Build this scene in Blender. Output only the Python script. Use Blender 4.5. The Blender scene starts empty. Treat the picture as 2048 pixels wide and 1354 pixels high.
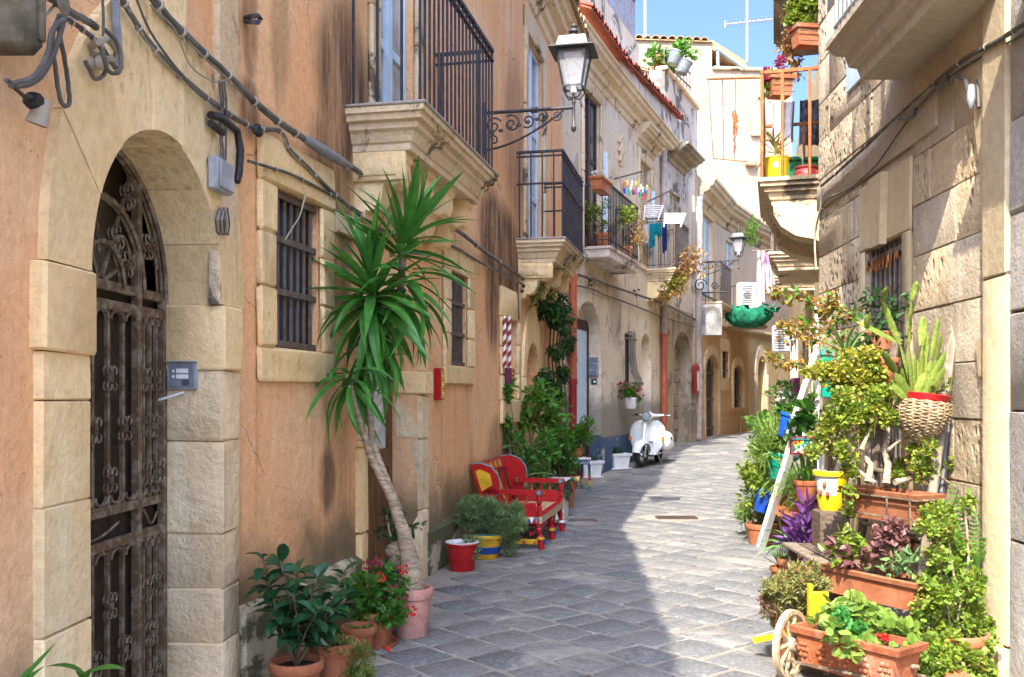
import bpy, math, random
from mathutils import Vector, Matrix, Quaternion
from mathutils.geometry import tessellate_polygon
V = Vector
RND = random.Random(11)
scene = bpy.context.scene
COL = scene.collection
# ------------------------------------------------------------------ camera, sky, sun, exposure
F, CX, HZ, H = 1900.0, 1024.0, 790.0, 1.4
cam = bpy.data.cameras.new('camera')
cam.sensor_width = 36.0
cam.lens = 36.0 * F / 2048.0
cam.shift_y = (HZ - 677.0) / 2048.0
cam.clip_start = 0.05
cam.clip_end = 500
camo = bpy.data.objects.new('camera', cam)
camo.location = (0, 0, H)
camo.rotation_euler = (math.radians(90), 0, 0)
COL.objects.link(camo)
scene.camera = camo
SUN_ELEV = math.radians(49.0)
SUN_H = V((-0.362, -0.931, 0)).normalized()
sd = V((SUN_H.x * math.cos(SUN_ELEV), SUN_H.y * math.cos(SUN_ELEV), math.sin(SUN_ELEV)))
world = bpy.data.worlds.new('World')
scene.world = world
world.use_nodes = True
wn = world.node_tree
wn.nodes.clear()
wo = wn.nodes.new('ShaderNodeOutputWorld')
bg = wn.nodes.new('ShaderNodeBackground')
sky = wn.nodes.new('ShaderNodeTexSky')
sky.sky_type = 'NISHITA'
sky.sun_disc = False
sky.sun_elevation = SUN_ELEV
sky.sun_rotation = math.atan2(SUN_H.x, SUN_H.y)
sky.air_density = 0.36
sky.dust_density = 5.0
sky.ozone_density = 9.5
bg.inputs['Strength'].default_value = 0.15
wn.links.new(sky.outputs[0], bg.inputs[0])
wn.links.new(bg.outputs[0], wo.inputs[0])
sun = bpy.data.lights.new('sun', 'SUN')
sun.energy = 2.0
sun.angle = math.radians(0.5)
sun.color = (1.0, 0.90, 0.74)
suno = bpy.data.objects.new('sun', sun)
suno.rotation_euler = (-sd).to_track_quat('-Z', 'Y').to_euler()
suno.location = (-10, -20, 30)
COL.objects.link(suno)
scene.view_settings.view_transform = 'Standard'
scene.view_settings.look = 'None'
scene.view_settings.gamma = 1.0
scene.view_settings.use_curve_mapping = False
scene.view_settings.exposure = 2.6
scene.render.engine = 'CYCLES'
scene.cycles.max_bounces = 8
scene.cycles.diffuse_bounces = 4
scene.cycles.glossy_bounces = 2
scene.cycles.transmission_bounces = 4
scene.cycles.transparent_max_bounces = 8
scene.cycles.caustics_reflective = False
scene.cycles.caustics_refractive = False

# ------------------------------------------------------------------ materials
class Mt:
    def __init__(s, name):
        s.m = bpy.data.materials.new(name)
        s.m.use_nodes = True
        s.t = s.m.node_tree
        s.b = s.t.nodes['Principled BSDF']
        s.out = s.t.nodes['Material Output']
        s.pos = s.n('ShaderNodeNewGeometry')
    def n(s, t, **k):
        x = s.t.nodes.new(t)
        for a, v in k.items():
            setattr(x, a, v)
        return x
    def l(s, a, b):
        s.t.links.new(a, b)
    def vec(s, sc):
        m = s.n('ShaderNodeMapping')
        m.inputs['Scale'].default_value = sc if hasattr(sc, '__len__') else (sc, sc, sc)
        s.l(s.pos.outputs['Position'], m.inputs['Vector'])
        return m.outputs[0]
    def noise(s, sc, detail=4, rough=0.55, dist=0.0):
        x = s.n('ShaderNodeTexNoise')
        x.inputs['Scale'].default_value = 1.0
        x.inputs['Detail'].default_value = detail
        x.inputs['Roughness'].default_value = rough
        x.inputs['Distortion'].default_value = dist
        s.l(s.vec(sc), x.inputs['Vector'])
        return x.outputs[0]
    def ramp(s, f, lo, hi, a=0.0, b=1.0):
        x = s.n('ShaderNodeMapRange')
        x.interpolation_type = 'SMOOTHSTEP'
        for i, v in ((1, lo), (2, hi), (3, a), (4, b)):
            x.inputs[i].default_value = v
        s.l(f, x.inputs[0])
        return x.outputs[0]
    def math(s, op, a, b):
        x = s.n('ShaderNodeMath', operation=op)
        for i, v in ((0, a), (1, b)):
            if isinstance(v, (int, float)):
                x.inputs[i].default_value = v
            else:
                s.l(v, x.inputs[i])
        return x.outputs[0]
    def mix(s, f, a, b, mode='MIX'):
        x = s.n('ShaderNodeMix', data_type='RGBA', blend_type=mode)
        for i, v in ((0, f), (6, a), (7, b)):
            if isinstance(v, (int, float)):
                x.inputs[i].default_value = v
            elif isinstance(v, tuple):
                x.inputs[i].default_value = (v[0], v[1], v[2], 1)
            else:
                s.l(v, x.inputs[i])
        return x.outputs[2]
    def blob(s, c, r):
        m = s.n('ShaderNodeMapping', vector_type='TEXTURE')
        m.inputs['Location'].default_value = c
        m.inputs['Scale'].default_value = r
        s.l(s.pos.outputs['Position'], m.inputs['Vector'])
        g = s.n('ShaderNodeTexGradient', gradient_type='SPHERICAL')
        s.l(m.outputs[0], g.inputs[0])
        return g.outputs[1]
    def bump(s, f, strength, dist=0.02):
        x = s.n('ShaderNodeBump')
        x.inputs['Strength'].default_value = strength
        x.inputs['Distance'].default_value = dist
        s.l(f, x.inputs['Height'])
        s.l(x.outputs[0], s.b.inputs['Normal'])
    def col(s, c):
        if isinstance(c, tuple):
            s.b.inputs['Base Color'].default_value = (c[0], c[1], c[2], 1)
        else:
            s.l(c, s.b.inputs['Base Color'])
    def fin(s, rough=0.8, metal=0.0, spec=0.4):
        s.b.inputs['Roughness'].default_value = rough
        s.b.inputs['Metallic'].default_value = metal
        s.b.inputs['Specular IOR Level'].default_value = spec
        return s.m

def k3(c, f):
    return tuple(x * f for x in c)

def m_plain(name, c, rough=0.6, metal=0.0, var=0.25, sc=9, bump=0.12, bs=60, spec=0.4):
    """Painted or plain surface with slight wear."""
    t = Mt(name)
    n = t.noise(sc, 5, 0.6)
    c2 = t.mix(t.ramp(n, 0.35, 0.68), k3(c, 1 - var), k3(c, 1 + var * 0.4))
    sp = t.noise(sc * 7, 3, 0.6)
    c2 = t.mix(t.ramp(sp, 0.62, 0.75, 0, var), c2, k3(c, 0.5))
    t.col(c2)
    if bump:
        t.bump(t.noise(bs, 3), bump, 0.01)
    return t.fin(rough, metal, spec)

def m_wall(name, c, c2, dark=(0.07, 0.05, 0.035), streak=0.5, stains=(), low=None, cracks=False, tone=0.14, bump=0.5, big=0.9, pit=0.0, blotch=None, fine=45, lowz=0.7):
    """Old plaster or limestone: mottled, streaked by rain, stained in places."""
    t = Mt(name)
    a = t.noise(big, 5, 0.6, 0.3)
    col = t.mix(t.ramp(a, 0.36, 0.66), c, c2)
    f = t.noise(fine * 0.5, 4, 0.7)
    col = t.mix(t.ramp(f, 0.35, 0.75, 0, 0.45), col, k3(c, 0.62))
    w = t.noise((7, 7, 0.35), 5, 0.62, 0.15)
    w2 = t.noise(1.1, 3)
    col = t.mix(t.math('MULTIPLY', t.ramp(w, 0.5, 0.78, 0, streak), t.ramp(w2, 0.35, 0.6)), col, dark)
    wl = t.noise((5, 5, 0.5), 4, 0.6)
    col = t.mix(t.ramp(wl, 0.58, 0.75, 0, 0.35), col, tuple(min(0.85, x * 1.35 + 0.04) for x in c2))
    if blotch:
        bn = t.noise(1.7, 6, 0.68, 0.6)
        col = t.mix(t.ramp(bn, blotch[1], blotch[1] + 0.07, 0, blotch[2] if len(blotch) > 2 else 0.9), col, blotch[0])
    sn = t.noise((9, 9, 1.3), 6, 0.7, 0.2)
    sm = t.ramp(sn, 0.3, 0.62)
    if cracks:
        wv = t.n('ShaderNodeTexVoronoi', feature='DISTANCE_TO_EDGE')
        wv.inputs['Scale'].default_value = 1.1
        ds = t.n('ShaderNodeTexNoise')
        ds.inputs['Scale'].default_value = 2.5
        ds.inputs['Detail'].default_value = 5
        t.l(t.pos.outputs['Position'], ds.inputs['Vector'])
        va = t.n('ShaderNodeVectorMath', operation='SCALE')
        va.inputs['Scale'].default_value = 0.55
        t.l(ds.outputs[1], va.inputs[0])
        vb = t.n('ShaderNodeVectorMath', operation='ADD')
        t.l(t.pos.outputs['Position'], vb.inputs[0])
        t.l(va.outputs[0], vb.inputs[1])
        t.l(vb.outputs[0], wv.inputs['Vector'])
        ck = t.math('MULTIPLY', t.ramp(wv.outputs['Distance'], 0.0, 0.007, 0.75, 0), t.ramp(t.noise(0.8, 3), 0.5, 0.6))
        col = t.mix(ck, col, k3(dark, 0.8))
        dots = t.noise(55, 2, 0.5)
        col = t.mix(t.ramp(dots, 0.70, 0.74, 0, 0.55), col, k3(dark, 1.6))
    oi = t.n('ShaderNodeObjectInfo')
    col = t.mix(1.0, col, t.ramp(oi.outputs['Random'], 0, 1, 1 - tone, 1.0), 'MULTIPLY')
    acc = None
    for (p, r, st) in stains:
        g = t.ramp(t.blob(p, r), 0.0, 0.5, 0, st)
        acc = g if acc is None else t.math('MAXIMUM', acc, g)
    if acc is not None:
        col = t.mix(t.math('MULTIPLY', acc, t.math('ADD', t.math('MULTIPLY', sm, 0.55), 0.45)), col, dark)
    if low:
        z = t.n('ShaderNodeSeparateXYZ')
        t.l(t.pos.outputs['Position'], z.inputs[0])
        d = t.math('SUBTRACT', z.outputs[2], t.math('MULTIPLY', t.noise(2.6, 5, 0.65), 0.7))
        col = t.mix(t.ramp(d, lowz - 0.55, lowz - 0.1, 0.85, 0), col, low)
    h = t.math('ADD', t.math('MULTIPLY', t.noise(fine, 5, 0.7), 0.5), t.math('MULTIPLY', t.noise(5, 4, 0.6), 1.2))
    if pit:
        vo = t.n('ShaderNodeTexVoronoi')
        vo.inputs['Scale'].default_value = 1.0
        t.l(t.vec((17, 17, 11)), vo.inputs['Vector'])
        pm = t.ramp(t.noise(1.6, 4), 0.42, 0.6)
        pp = t.math('MULTIPLY', t.ramp(vo.outputs['Distance'], 0.12, 0.42, 1, 0), pm)
        h = t.math('SUBTRACT', h, t.math('MULTIPLY', pp, pit))
        col = t.mix(t.math('MULTIPLY', pp, 0.35), col, k3(c, 0.5))
    t.col(col)
    t.bump(h, bump, 0.03)
    return t.fin(0.92, 0, 0.15)

def m_leaf(name, c, c2, rough=0.45, trans=0.25, spec=0.35):
    t = Mt(name)
    isl = t.pos.outputs['Random Per Island']
    col = t.mix(isl, c, c2)
    col = t.mix(t.ramp(t.noise(14, 3), 0.35, 0.7, 0, 0.55), col, k3(c, 0.55))
    t.col(col)
    t.fin(rough, 0, spec)
    if trans:
        tr = t.n('ShaderNodeBsdfTranslucent')
        t.l(t.mix(0.5, col, tuple(min(1, x * 1.8) for x in c2)), tr.inputs[0])
        mx = t.n('ShaderNodeMixShader')
        mx.inputs[0].default_value = trans
        t.l(t.b.outputs[0], mx.inputs[1])
        t.l(tr.outputs[0], mx.inputs[2])
        t.l(mx.outputs[0], t.out.inputs['Surface'])
    return t.m

def m_wood(name, c, sc=(30, 30, 3), rough=0.75, var=0.45):
    t = Mt(name)
    n = t.noise(sc, 5, 0.65, 0.6)
    col = t.mix(t.ramp(n, 0.3, 0.7), k3(c, 1 - var), k3(c, 1 + var * 0.5))
    col = t.mix(t.ramp(t.noise(3, 3), 0.45, 0.7, 0, 0.4), col, k3(c, 0.6))
    t.col(col)
    t.bump(n, 0.35, 0.01)
    return t.fin(rough, 0, 0.25)

def m_rust(name, c, rust=(0.20, 0.075, 0.025), amt=0.5, rough=0.7, metal=0.3, sc=18):
    t = Mt(name)
    n = t.noise(sc, 6, 0.65)
    col = t.mix(t.ramp(n, amt, amt + 0.18), rust, c)
    t.col(col)
    t.bump(t.noise(90, 3), 0.25, 0.004)
    return t.fin(rough, metal, 0.3)

def m_glass(name, c=(0.03, 0.035, 0.04)):
    t = Mt(name)
    t.col(t.mix(t.ramp(t.noise(3, 3), 0.3, 0.7), c, k3(c, 2.2)))
    return t.fin(0.08, 0, 0.8)

# ------------------------------------------------------------------ mesh helpers
WM, KIDS = {}, {}
def wmat(o):
    if o is None:
        return Matrix()
    return WM.get(o.name, Matrix())

def link(name, data, mat=None, parent=None, M=None, kind=None):
    o = bpy.data.objects.new(name, data)
    COL.objects.link(o)
    if mat is not None and data is not None and len(data.materials) == 0:
        data.materials.append(mat)
    M = M or Matrix()
    if parent is not None:
        o.parent = parent
        KIDS.setdefault(parent.name, []).append(o)
        o.matrix_parent_inverse = wmat(parent).inverted()
    o.matrix_basis = M
    WM[o.name] = M.copy()
    if kind:
        o['kind'] = kind
    return o

def tag(o, label, cat, group=None):
    o['label'] = label
    o['category'] = cat
    if group:
        o['group'] = group
    return o

def thing(name, label, cat, loc=(0, 0, 0), rz=0.0, group=None):
    o = link(name, None, M=Matrix.Translation(V(loc)) @ Matrix.Rotation(rz, 4, 'Z'))
    o.empty_display_size = 0.1
    return tag(o, label, cat, group)

def copy_thing(o, M, label, group=None):
    c = o.copy()
    COL.objects.link(c)
    c.matrix_basis = M
    WM[c.name] = M.copy()
    c['label'] = label
    if group:
        c['group'] = group
    kids = [x for x in ALLKIDS(o)]
    for k in kids:
        d = k.copy()
        COL.objects.link(d)
        d.parent = c
        for g in ALLKIDS(k):
            e = g.copy()
            COL.objects.link(e)
            e.parent = d
    return c

def ALLKIDS(o):
    return KIDS.get(o.name, [])

def cboxdata(sx, sy, sz, b):
    vs, fs = [], []
    idx = {}
    hx, hy, hz = sx / 2, sy / 2, sz / 2
    b = min(b, hx * 0.9, hy * 0.9, hz * 0.9)
    for i in (-1, 1):
        for j in (-1, 1):
            for k in (-1, 1):
                idx[i, j, k] = len(vs)
                vs += [V((i * hx, j * (hy - b), k * (hz - b))), V((i * (hx - b), j * hy, k * (hz - b))), V((i * (hx - b), j * (hy - b), k * hz))]
    for ax in range(3):
        for s in (-1, 1):
            o = [(-1, -1), (1, -1), (1, 1), (-1, 1)]
            q = []
            for (p, r) in o:
                c = [p, r]
                c.insert(ax, s)
                q.append(idx[tuple(c)] + ax)
            fs.append(q)
    for ax in range(3):
        a1, a2 = [x for x in range(3) if x != ax]
        for p in (-1, 1):
            for r in (-1, 1):
                c0 = [0, 0, 0]
                c0[a1], c0[a2] = p, r
                c1 = list(c0)
                c0[ax], c1[ax] = -1, 1
                A, B = idx[tuple(c0)], idx[tuple(c1)]
                fs.append([A + a1, B + a1, B + a2, A + a2])
    for c, A in idx.items():
        fs.append([A, A + 1, A + 2])
    out = []
    for f in fs:
        c = sum((vs[i] for i in f), V()) / len(f)
        nn = (vs[f[1]] - vs[f[0]]).cross(vs[f[2]] - vs[f[0]])
        out.append(f if nn.dot(c) > 0 else f[::-1])
    return vs, out

class MB:
    def __init__(s):
        s.v, s.f, s.mi, s.m = [], [], [], 0
    def add(s, vs, fs, M=None):
        o = len(s.v)
        s.v += [(M @ V(p)) if M is not None else V(p) for p in vs]
        for f in fs:
            s.f.append([i + o for i in f])
            s.mi.append(s.m)
        return s
    def box(s, c, size, M=None, b=0.0, jit=0.0):
        vs, fs = cboxdata(*size, b if b else min(size) * 0.05)
        c = V(c)
        vs = [p + c + V((RND.uniform(-jit, jit), RND.uniform(-jit, jit), RND.uniform(-jit, jit))) for p in vs]
        return s.add(vs, fs, M)
    def bar(s, p, q, w, d=None, up=V((0, 0, 1)), b=0.0):
        """a square bar from p to q"""
        p, q = V(p), V(q)
        d = d or w
        z = (q - p)
        L = z.length
        z.normalize()
        x = up.cross(z)
        if x.length < 1e-4:
            x = V((1, 0, 0)).cross(z) if abs(z.x) < 0.9 else V((0, 1, 0)).cross(z)
        x.normalize()
        y = z.cross(x)
        M = Matrix((x, y, z)).transposed().to_4x4()
        M.translation = (p + q) / 2
        return s.box((0, 0, 0), (w, d, L), M, b)
    def tube(s, pts, r, n=6, cap=True):
        pts = [V(p) for p in pts]
        m = len(pts)
        rs = r if hasattr(r, '__len__') else [r] * m
        o = len(s.v)
        prev = None
        for i, p in enumerate(pts):
            t = (pts[min(i + 1, m - 1)] - pts[max(i - 1, 0)])
            if t.length < 1e-9:
                t = V((0, 0, 1))
            t.normalize()
            if prev is None:
                a = V((0, 0, 1)) if abs(t.z) < 0.9 else V((1, 0, 0))
                x = a.cross(t).normalized()
            else:
                x = prev - t * prev.dot(t)
                x = x.normalized() if x.length > 1e-6 else t.orthogonal().normalized()
            prev = x
            y = t.cross(x)
            for k in range(n):
                an = 2 * math.pi * k / n
                s.v.append(p + (x * math.cos(an) + y * math.sin(an)) * rs[i])
        for i in range(m - 1):
            for k in range(n):
                k2 = (k + 1) % n
                s.f.append([o + i * n + k, o + i * n + k2, o + (i + 1) * n + k2, o + (i + 1) * n + k])
                s.mi.append(s.m)
        if cap:
            s.f.append([o + k for k in range(n)][::-1])
            s.f.append([o + (m - 1) * n + k for k in range(n)])
            s.mi += [s.m, s.m]
        return s
    def lathe(s, prof, n=20, M=None, wob=0.0, a0=0.0, a1=2 * math.pi):
        o = len(s.v)
        full = abs(a1 - a0 - 2 * math.pi) < 1e-6
        nn = n if full else n + 1
        for (r, z) in prof:
            for k in range(nn):
                an = a0 + (a1 - a0) * k / n
                rr = r * (1 + RND.uniform(-wob, wob))
                p = V((rr * math.cos(an), rr * math.sin(an), z))
                s.v.append(M @ p if M is not None else p)
        for i in range(len(prof) - 1):
            for k in range(n):
                k2 = (k + 1) % nn
                s.f.append([o + i * nn + k, o + i * nn + k2, o + (i + 1) * nn + k2, o + (i + 1) * nn + k])
                s.mi.append(s.m)
        return s
    def prism(s, poly, d0, d1, fn):
        """extrude 2-D polygon between d0 and d1; fn(u, v, d) -> point"""
        o = len(s.v)
        n = len(poly)
        for d in (d0, d1):
            for (a, b) in poly:
                s.v.append(V(fn(a, b, d)))
        tri = tessellate_polygon([[V((a, b, 0)) for a, b in poly]])
        for t in tri:
            s.f.append([o + i for i in t])
            s.f.append([o + n + i for i in t][::-1])
            s.mi += [s.m, s.m]
        for i in range(n):
            j = (i + 1) % n
            s.f.append([o + i, o + j, o + n + j, o + n + i])
            s.mi.append(s.m)
        return s
    def ball(s, c, r, n=10, m=7, M=None):
        rx, ry, rz = r if hasattr(r, '__len__') else (r, r, r)
        o = len(s.v)
        for i in range(m + 1):
            th = math.pi * i / m
            for k in range(n):
                an = 2 * math.pi * k / n
                p = V((rx * math.sin(th) * math.cos(an), ry * math.sin(th) * math.sin(an), rz * math.cos(th)))
                s.v.append((M @ (p)) + V(c) if M is not None else p + V(c))
        for i in range(m):
            for k in range(n):
                k2 = (k + 1) % n
                s.f.append([o + i * n + k, o + (i + 1) * n + k, o + (i + 1) * n + k2, o + i * n + k2])
                s.mi.append(s.m)
        return s
    def mesh(s, name, mats, smooth=40):
        me = bpy.data.meshes.new(name)
        me.from_pydata(s.v, [], s.f)
        for m in (mats if isinstance(mats, (list, tuple)) else [mats]):
            if m is not None:
                me.materials.append(m)
        if any(s.mi):
            me.polygons.foreach_set('material_index', s.mi)
        if smooth:
            me.polygons.foreach_set('use_smooth', [True] * len(me.polygons))
            me.set_sharp_from_angle(angle=math.radians(smooth))
        return me
    def build(s, name, mats, parent=None, M=None, smooth=40, kind=None):
        return link(name, s.mesh(name, mats, smooth), None, parent, M, kind)

def pieces(name, me, Ms, parent, **k):
    return [link(name, me, None, parent, M) for M in Ms]

# ------------------------------------------------------------------ places
def zg(y):
    """street level: flat, then rising gently"""
    return 0.256 if y > 22 else (0.032 * (y - 14) if y > 14 else 0.0)

def P(px, py, y):
    return V(((px - CX) / F * y, y, H - (py - HZ) / F * y))

def G(px, py):
    y = F * H / (py - HZ)
    for _ in range(30):
        y = F * (H - zg(y)) / (py - HZ)
    return V(((px - CX) / F * y, y, zg(y)))

class Fac:
    """a vertical facade line; a runs along it, off is the distance towards the street"""
    def __init__(s, p0, p1, side=1):
        s.p0, s.p1 = V(p0), V(p1)
        s.u = (s.p1 - s.p0).normalized()
        s.L = (s.p1 - s.p0).length
        s.n = V((s.u.y, -s.u.x)) * side
    def pt(s, a, z, off=0.0):
        q = s.p0 + s.u * a + s.n * off
        return V((q.x, q.y, z))
    def a(s, px, off=0.0):
        k = (px - CX) / F
        o = s.p0 + s.n * off
        return (k * o.y - o.x) / (s.u.x - k * s.u.y)
    def y(s, px, off=0.0):
        return (s.p0 + s.n * off).y + s.u.y * s.a(px, off)
    def z(s, px, py, off=0.0):
        return H - (py - HZ) / F * s.y(px, off)
    def at(s, px, py, off=0.0):
        return s.pt(s.a(px, off), s.z(px, py, off), off)
    def M(s, a, z, off=0.0):
        m = Matrix(((s.u.x, s.n.x, 0), (s.u.y, s.n.y, 0), (0, 0, 1))).to_4x4()
        m.translation = s.pt(a, z, off)
        return m
    def blk(s, mb, a0, a1, z0, z1, o0, o1, b=0.012, jit=0.004):
        vs, fs = cboxdata(a1 - a0, o1 - o0, z1 - z0, b)
        c = V(((a0 + a1) / 2, (o0 + o1) / 2, (z0 + z1) / 2))
        out = []
        for p in vs:
            q = p + c + V((RND.uniform(-jit, jit), RND.uniform(-jit, jit), RND.uniform(-jit, jit)))
            out.append(s.pt(q.x, q.z, q.y))
        mb.add(out, fs)
        return mb
    def wall(s, mb, outer, holes=(), depth=0.2):
        polys = [outer] + [h for h in holes]
        flat = [p for q in polys for p in q]
        tri = tessellate_polygon([[V((a, z, 0)) for a, z in q] for q in polys])
        mb.add([s.pt(a, z) for a, z in flat], tri)
        for i, h in enumerate(holes):
            d = depth[i] if hasattr(depth, '__len__') else depth
            n = len(h)
            vs = [s.pt(a, z) for a, z in h] + [s.pt(a, z, -d) for a, z in h]
            mb.add(vs, [[j, (j + 1) % n, n + (j + 1) % n, n + j] for j in range(n)])
        return mb

def rect(a0, a1, z0, z1):
    return [(a0, z0), (a1, z0), (a1, z1), (a0, z1)]

def arch(a0, a1, z0, zs, rise, n=14):
    c, r = (a0 + a1) / 2, (a1 - a0) / 2
    return [(a0, z0), (a1, z0)] + [(c + r * math.cos(math.pi * i / n), zs + rise * math.sin(math.pi * i / n)) for i in range(n + 1)]
# ------------------------------------------------------------------ facade lines
A1 = Fac((-1.302 - 0.066 * 7.467, -3), (-1.302, 4.467))
A2 = Fac((-1.302, 4.467), (0.735, 14.0))
B1 = Fac((0.735, 14.0), (1.534, 16.19))
B2 = Fac((1.534, 16.19), (3.36, 20.9))
C1 = Fac((3.36, 20.9), (4.66, 23.9))
D1 = Fac((4.66, 23.9), (5.95, 27.1))
D2 = Fac((5.95, 27.1), (7.5, 30.1))
D3 = Fac((7.5, 30.1), (10.5, 35.0))
R1 = Fac((2.2735 + 0.12, 2.4), (2.6875, 8.28), -1)
R2 = Fac((2.6875, 8.28), (3.05, 8.75), -1)
F1 = Fac((3.05, 8.75), (3.95, 12.0), -1)
F2 = Fac((3.95, 12.0), (4.85, 15.0), -1)
F3 = Fac((4.85, 15.0), (5.9, 19.5), -1)
F4 = Fac((5.9, 19.5), (7.3, 25.0), -1)
F5 = Fac((7.3, 25.0), (9.6, 31.0), -1)
F6 = Fac((9.6, 31.0), (13.5, 36.0), -1)

# ------------------------------------------------------------------ material set
def st(fac, px, py, ry, rz, s=0.8):
    return (fac.at(px, py), (0.5 + ry * 0.4, ry, rz), s)
PEACH, PEACH2 = (0.88, 0.475, 0.225), (0.90, 0.59, 0.33)
CREAM, CREAM2 = (0.83, 0.59, 0.285), (0.87, 0.69, 0.40)
M = {}
M['peach'] = m_wall('peach_plaster', PEACH, PEACH2, (0.075, 0.045, 0.03), 0.55, [
    st(A2, 690, 190, 0.55, 0.75, 0.95), st(A2, 655, 330, 0.35, 0.45, 0.8), st(A2, 500, 40, 0.1, 0.45, 0.6), st(A2, 560, 70, 0.14, 0.5, 0.5), st(A2, 500, 215, 0.12, 0.2, 0.8),
    st(A2, 985, 470, 0.75, 0.6, 0.95), st(A2, 1015, 520, 0.9, 0.75, 0.9), st(A2, 985, 590, 0.4, 0.75, 0.9), st(A2, 965, 300, 0.3, 0.8, 0.35), st(A2, 1030, 280, 0.8, 1.2, 0.5), st(A2, 655, 960, 0.16, 0.25, 0.75),
    st(A2, 1000, 880, 0.7, 0.35, 0.5), st(A2, 690, 470, 0.15, 0.7, 0.6)],
    low=(0.11, 0.10, 0.055), cracks=True, blotch=((0.80, 0.58, 0.40), 0.6, 0.5), bump=0.55, lowz=0.62)
M['plinth'] = m_wall('mossy_render', (0.46, 0.40, 0.26), (0.60, 0.53, 0.36), (0.045, 0.045, 0.028), 0.95, (), blotch=((0.075, 0.078, 0.035), 0.45), bump=0.6)
M['cream'] = m_wall('cream_limestone', CREAM, CREAM2, (0.12, 0.085, 0.05), 0.3, (), bump=0.6, pit=0.2, fine=38, blotch=((0.50, 0.33, 0.15), 0.62, 0.45))
M['cream_dark'] = m_wall('weathered_limestone', (0.68, 0.52, 0.32), (0.77, 0.63, 0.43), (0.05, 0.042, 0.032), 0.6, (), bump=0.6, blotch=((0.09, 0.075, 0.055), 0.56, 0.9), fine=40)
M['cream_rough'] = m_wall('rough_limestone', (0.74, 0.56, 0.33), (0.80, 0.66, 0.43), (0.11, 0.08, 0.05), 0.3, (), bump=1.0, fine=26, blotch=((0.47, 0.31, 0.14), 0.58, 0.5))
M['pale'] = m_wall('pale_plaster', (0.72, 0.59, 0.42), (0.80, 0.69, 0.53), (0.13, 0.11, 0.085), 0.45, [st(B1, 1230, 640, 0.5, 0.7, 0.5), st(B2, 1300, 500, 0.5, 0.8, 0.4)], low=(0.22, 0.20, 0.17), bump=0.5, cracks=True, blotch=((0.42, 0.34, 0.24), 0.53, 0.75), lowz=1.3)
M['bluebase'] = m_wall('blue_dado', (0.05, 0.085, 0.14), (0.09, 0.12, 0.16), (0.2, 0.18, 0.15), 0.5, (), blotch=((0.42, 0.38, 0.32), 0.6))
M['grimy'] = m_wall('grimy_parapet', (0.66, 0.58, 0.47), (0.76, 0.69, 0.60), (0.05, 0.05, 0.045), 0.9, (), blotch=((0.11, 0.105, 0.09), 0.52, 0.85), bump=0.7)
M['dingy'] = m_wall('dingy_stone', (0.42, 0.34, 0.24), (0.54, 0.45, 0.33), (0.07, 0.055, 0.04), 0.7, (), bump=1.0, blotch=((0.2, 0.155, 0.11), 0.5, 0.7), fine=24)
M['orange'] = m_wall('orange_plaster', (0.72, 0.40, 0.17), (0.76, 0.48, 0.24), (0.2, 0.11, 0.04), 0.5, (), bump=0.4, low=(0.42, 0.24, 0.11), lowz=0.9)
M['beige'] = m_wall('beige_plaster', (0.68, 0.55, 0.42), (0.74, 0.62, 0.49), (0.16, 0.13, 0.1), 0.5, (), bump=0.4)
M['yellow'] = m_wall('yellow_plaster', (0.56, 0.43, 0.22), (0.64, 0.51, 0.31), (0.17, 0.13, 0.05), 0.6, (), bump=0.4)
M['creamtall'] = m_wall('cream_plaster', (0.31, 0.25, 0.18), (0.36, 0.30, 0.23), (0.36, 0.26, 0.17), 0.35, (), bump=0.35, blotch=((0.5, 0.36, 0.24), 0.6, 0.6))
M['ashlar'] = m_wall('ashlar_limestone', (0.50, 0.415, 0.30), (0.57, 0.49, 0.375), (0.17, 0.13, 0.09), 0.3, (), bump=0.75, fine=42)
M['ashlar_pit'] = m_wall('pitted_limestone', (0.51, 0.41, 0.275), (0.59, 0.49, 0.35), (0.17, 0.13, 0.09), 0.3, (), bump=1.0, pit=2.2, fine=36)
M['ashlar_warm'] = m_wall('warm_limestone', (0.54, 0.42, 0.265), (0.61, 0.50, 0.34), (0.18, 0.13, 0.08), 0.3, (), bump=0.8, pit=0.8, fine=30)
M['ochreplaster'] = m_wall('ochre_plaster', (0.52, 0.41, 0.245), (0.58, 0.48, 0.32), (0.2, 0.16, 0.11), 0.3, (), bump=0.3, fine=30)
M['greystone'] = m_wall('grey_stone', (0.36, 0.33, 0.30), (0.46, 0.43, 0.38), (0.12, 0.11, 0.1), 0.4, (), bump=0.6)
M['tile'] = m_wall('red_roof_tile', (0.26, 0.06, 0.035), (0.34, 0.10, 0.06), (0.06, 0.03, 0.025), 0.5, (), bump=0.4)
M['tileold'] = m_wall('old_roof_tile', (0.36, 0.24, 0.12), (0.45, 0.33, 0.18), (0.07, 0.05, 0.035), 0.6, (), bump=0.5)
M['interior'] = m_plain('interior_plaster', (0.5, 0.4, 0.27), 0.9)
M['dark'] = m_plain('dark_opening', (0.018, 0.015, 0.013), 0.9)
M['iron'] = m_rust('blue_black_iron', (0.028, 0.036, 0.05), (0.09, 0.05, 0.035), 0.36, 0.55, 0.2)
M['rustiron'] = m_rust('rusty_iron', (0.235, 0.195, 0.135), (0.12, 0.075, 0.042), 0.44, 0.75, 0.2)
M['gateplate'] = m_rust('dark_gate_plate', (0.022, 0.018, 0.014), (0.05, 0.028, 0.016), 0.42, 0.8, 0.0)
M['rustbrown'] = m_rust('rust_brown', (0.10, 0.075, 0.06), (0.06, 0.04, 0.03), 0.5, 0.9, 0.0)
M['rust'] = m_rust('orange_rust', (0.42, 0.17, 0.05), (0.26, 0.09, 0.03), 0.5, 0.85, 0.0)
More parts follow.
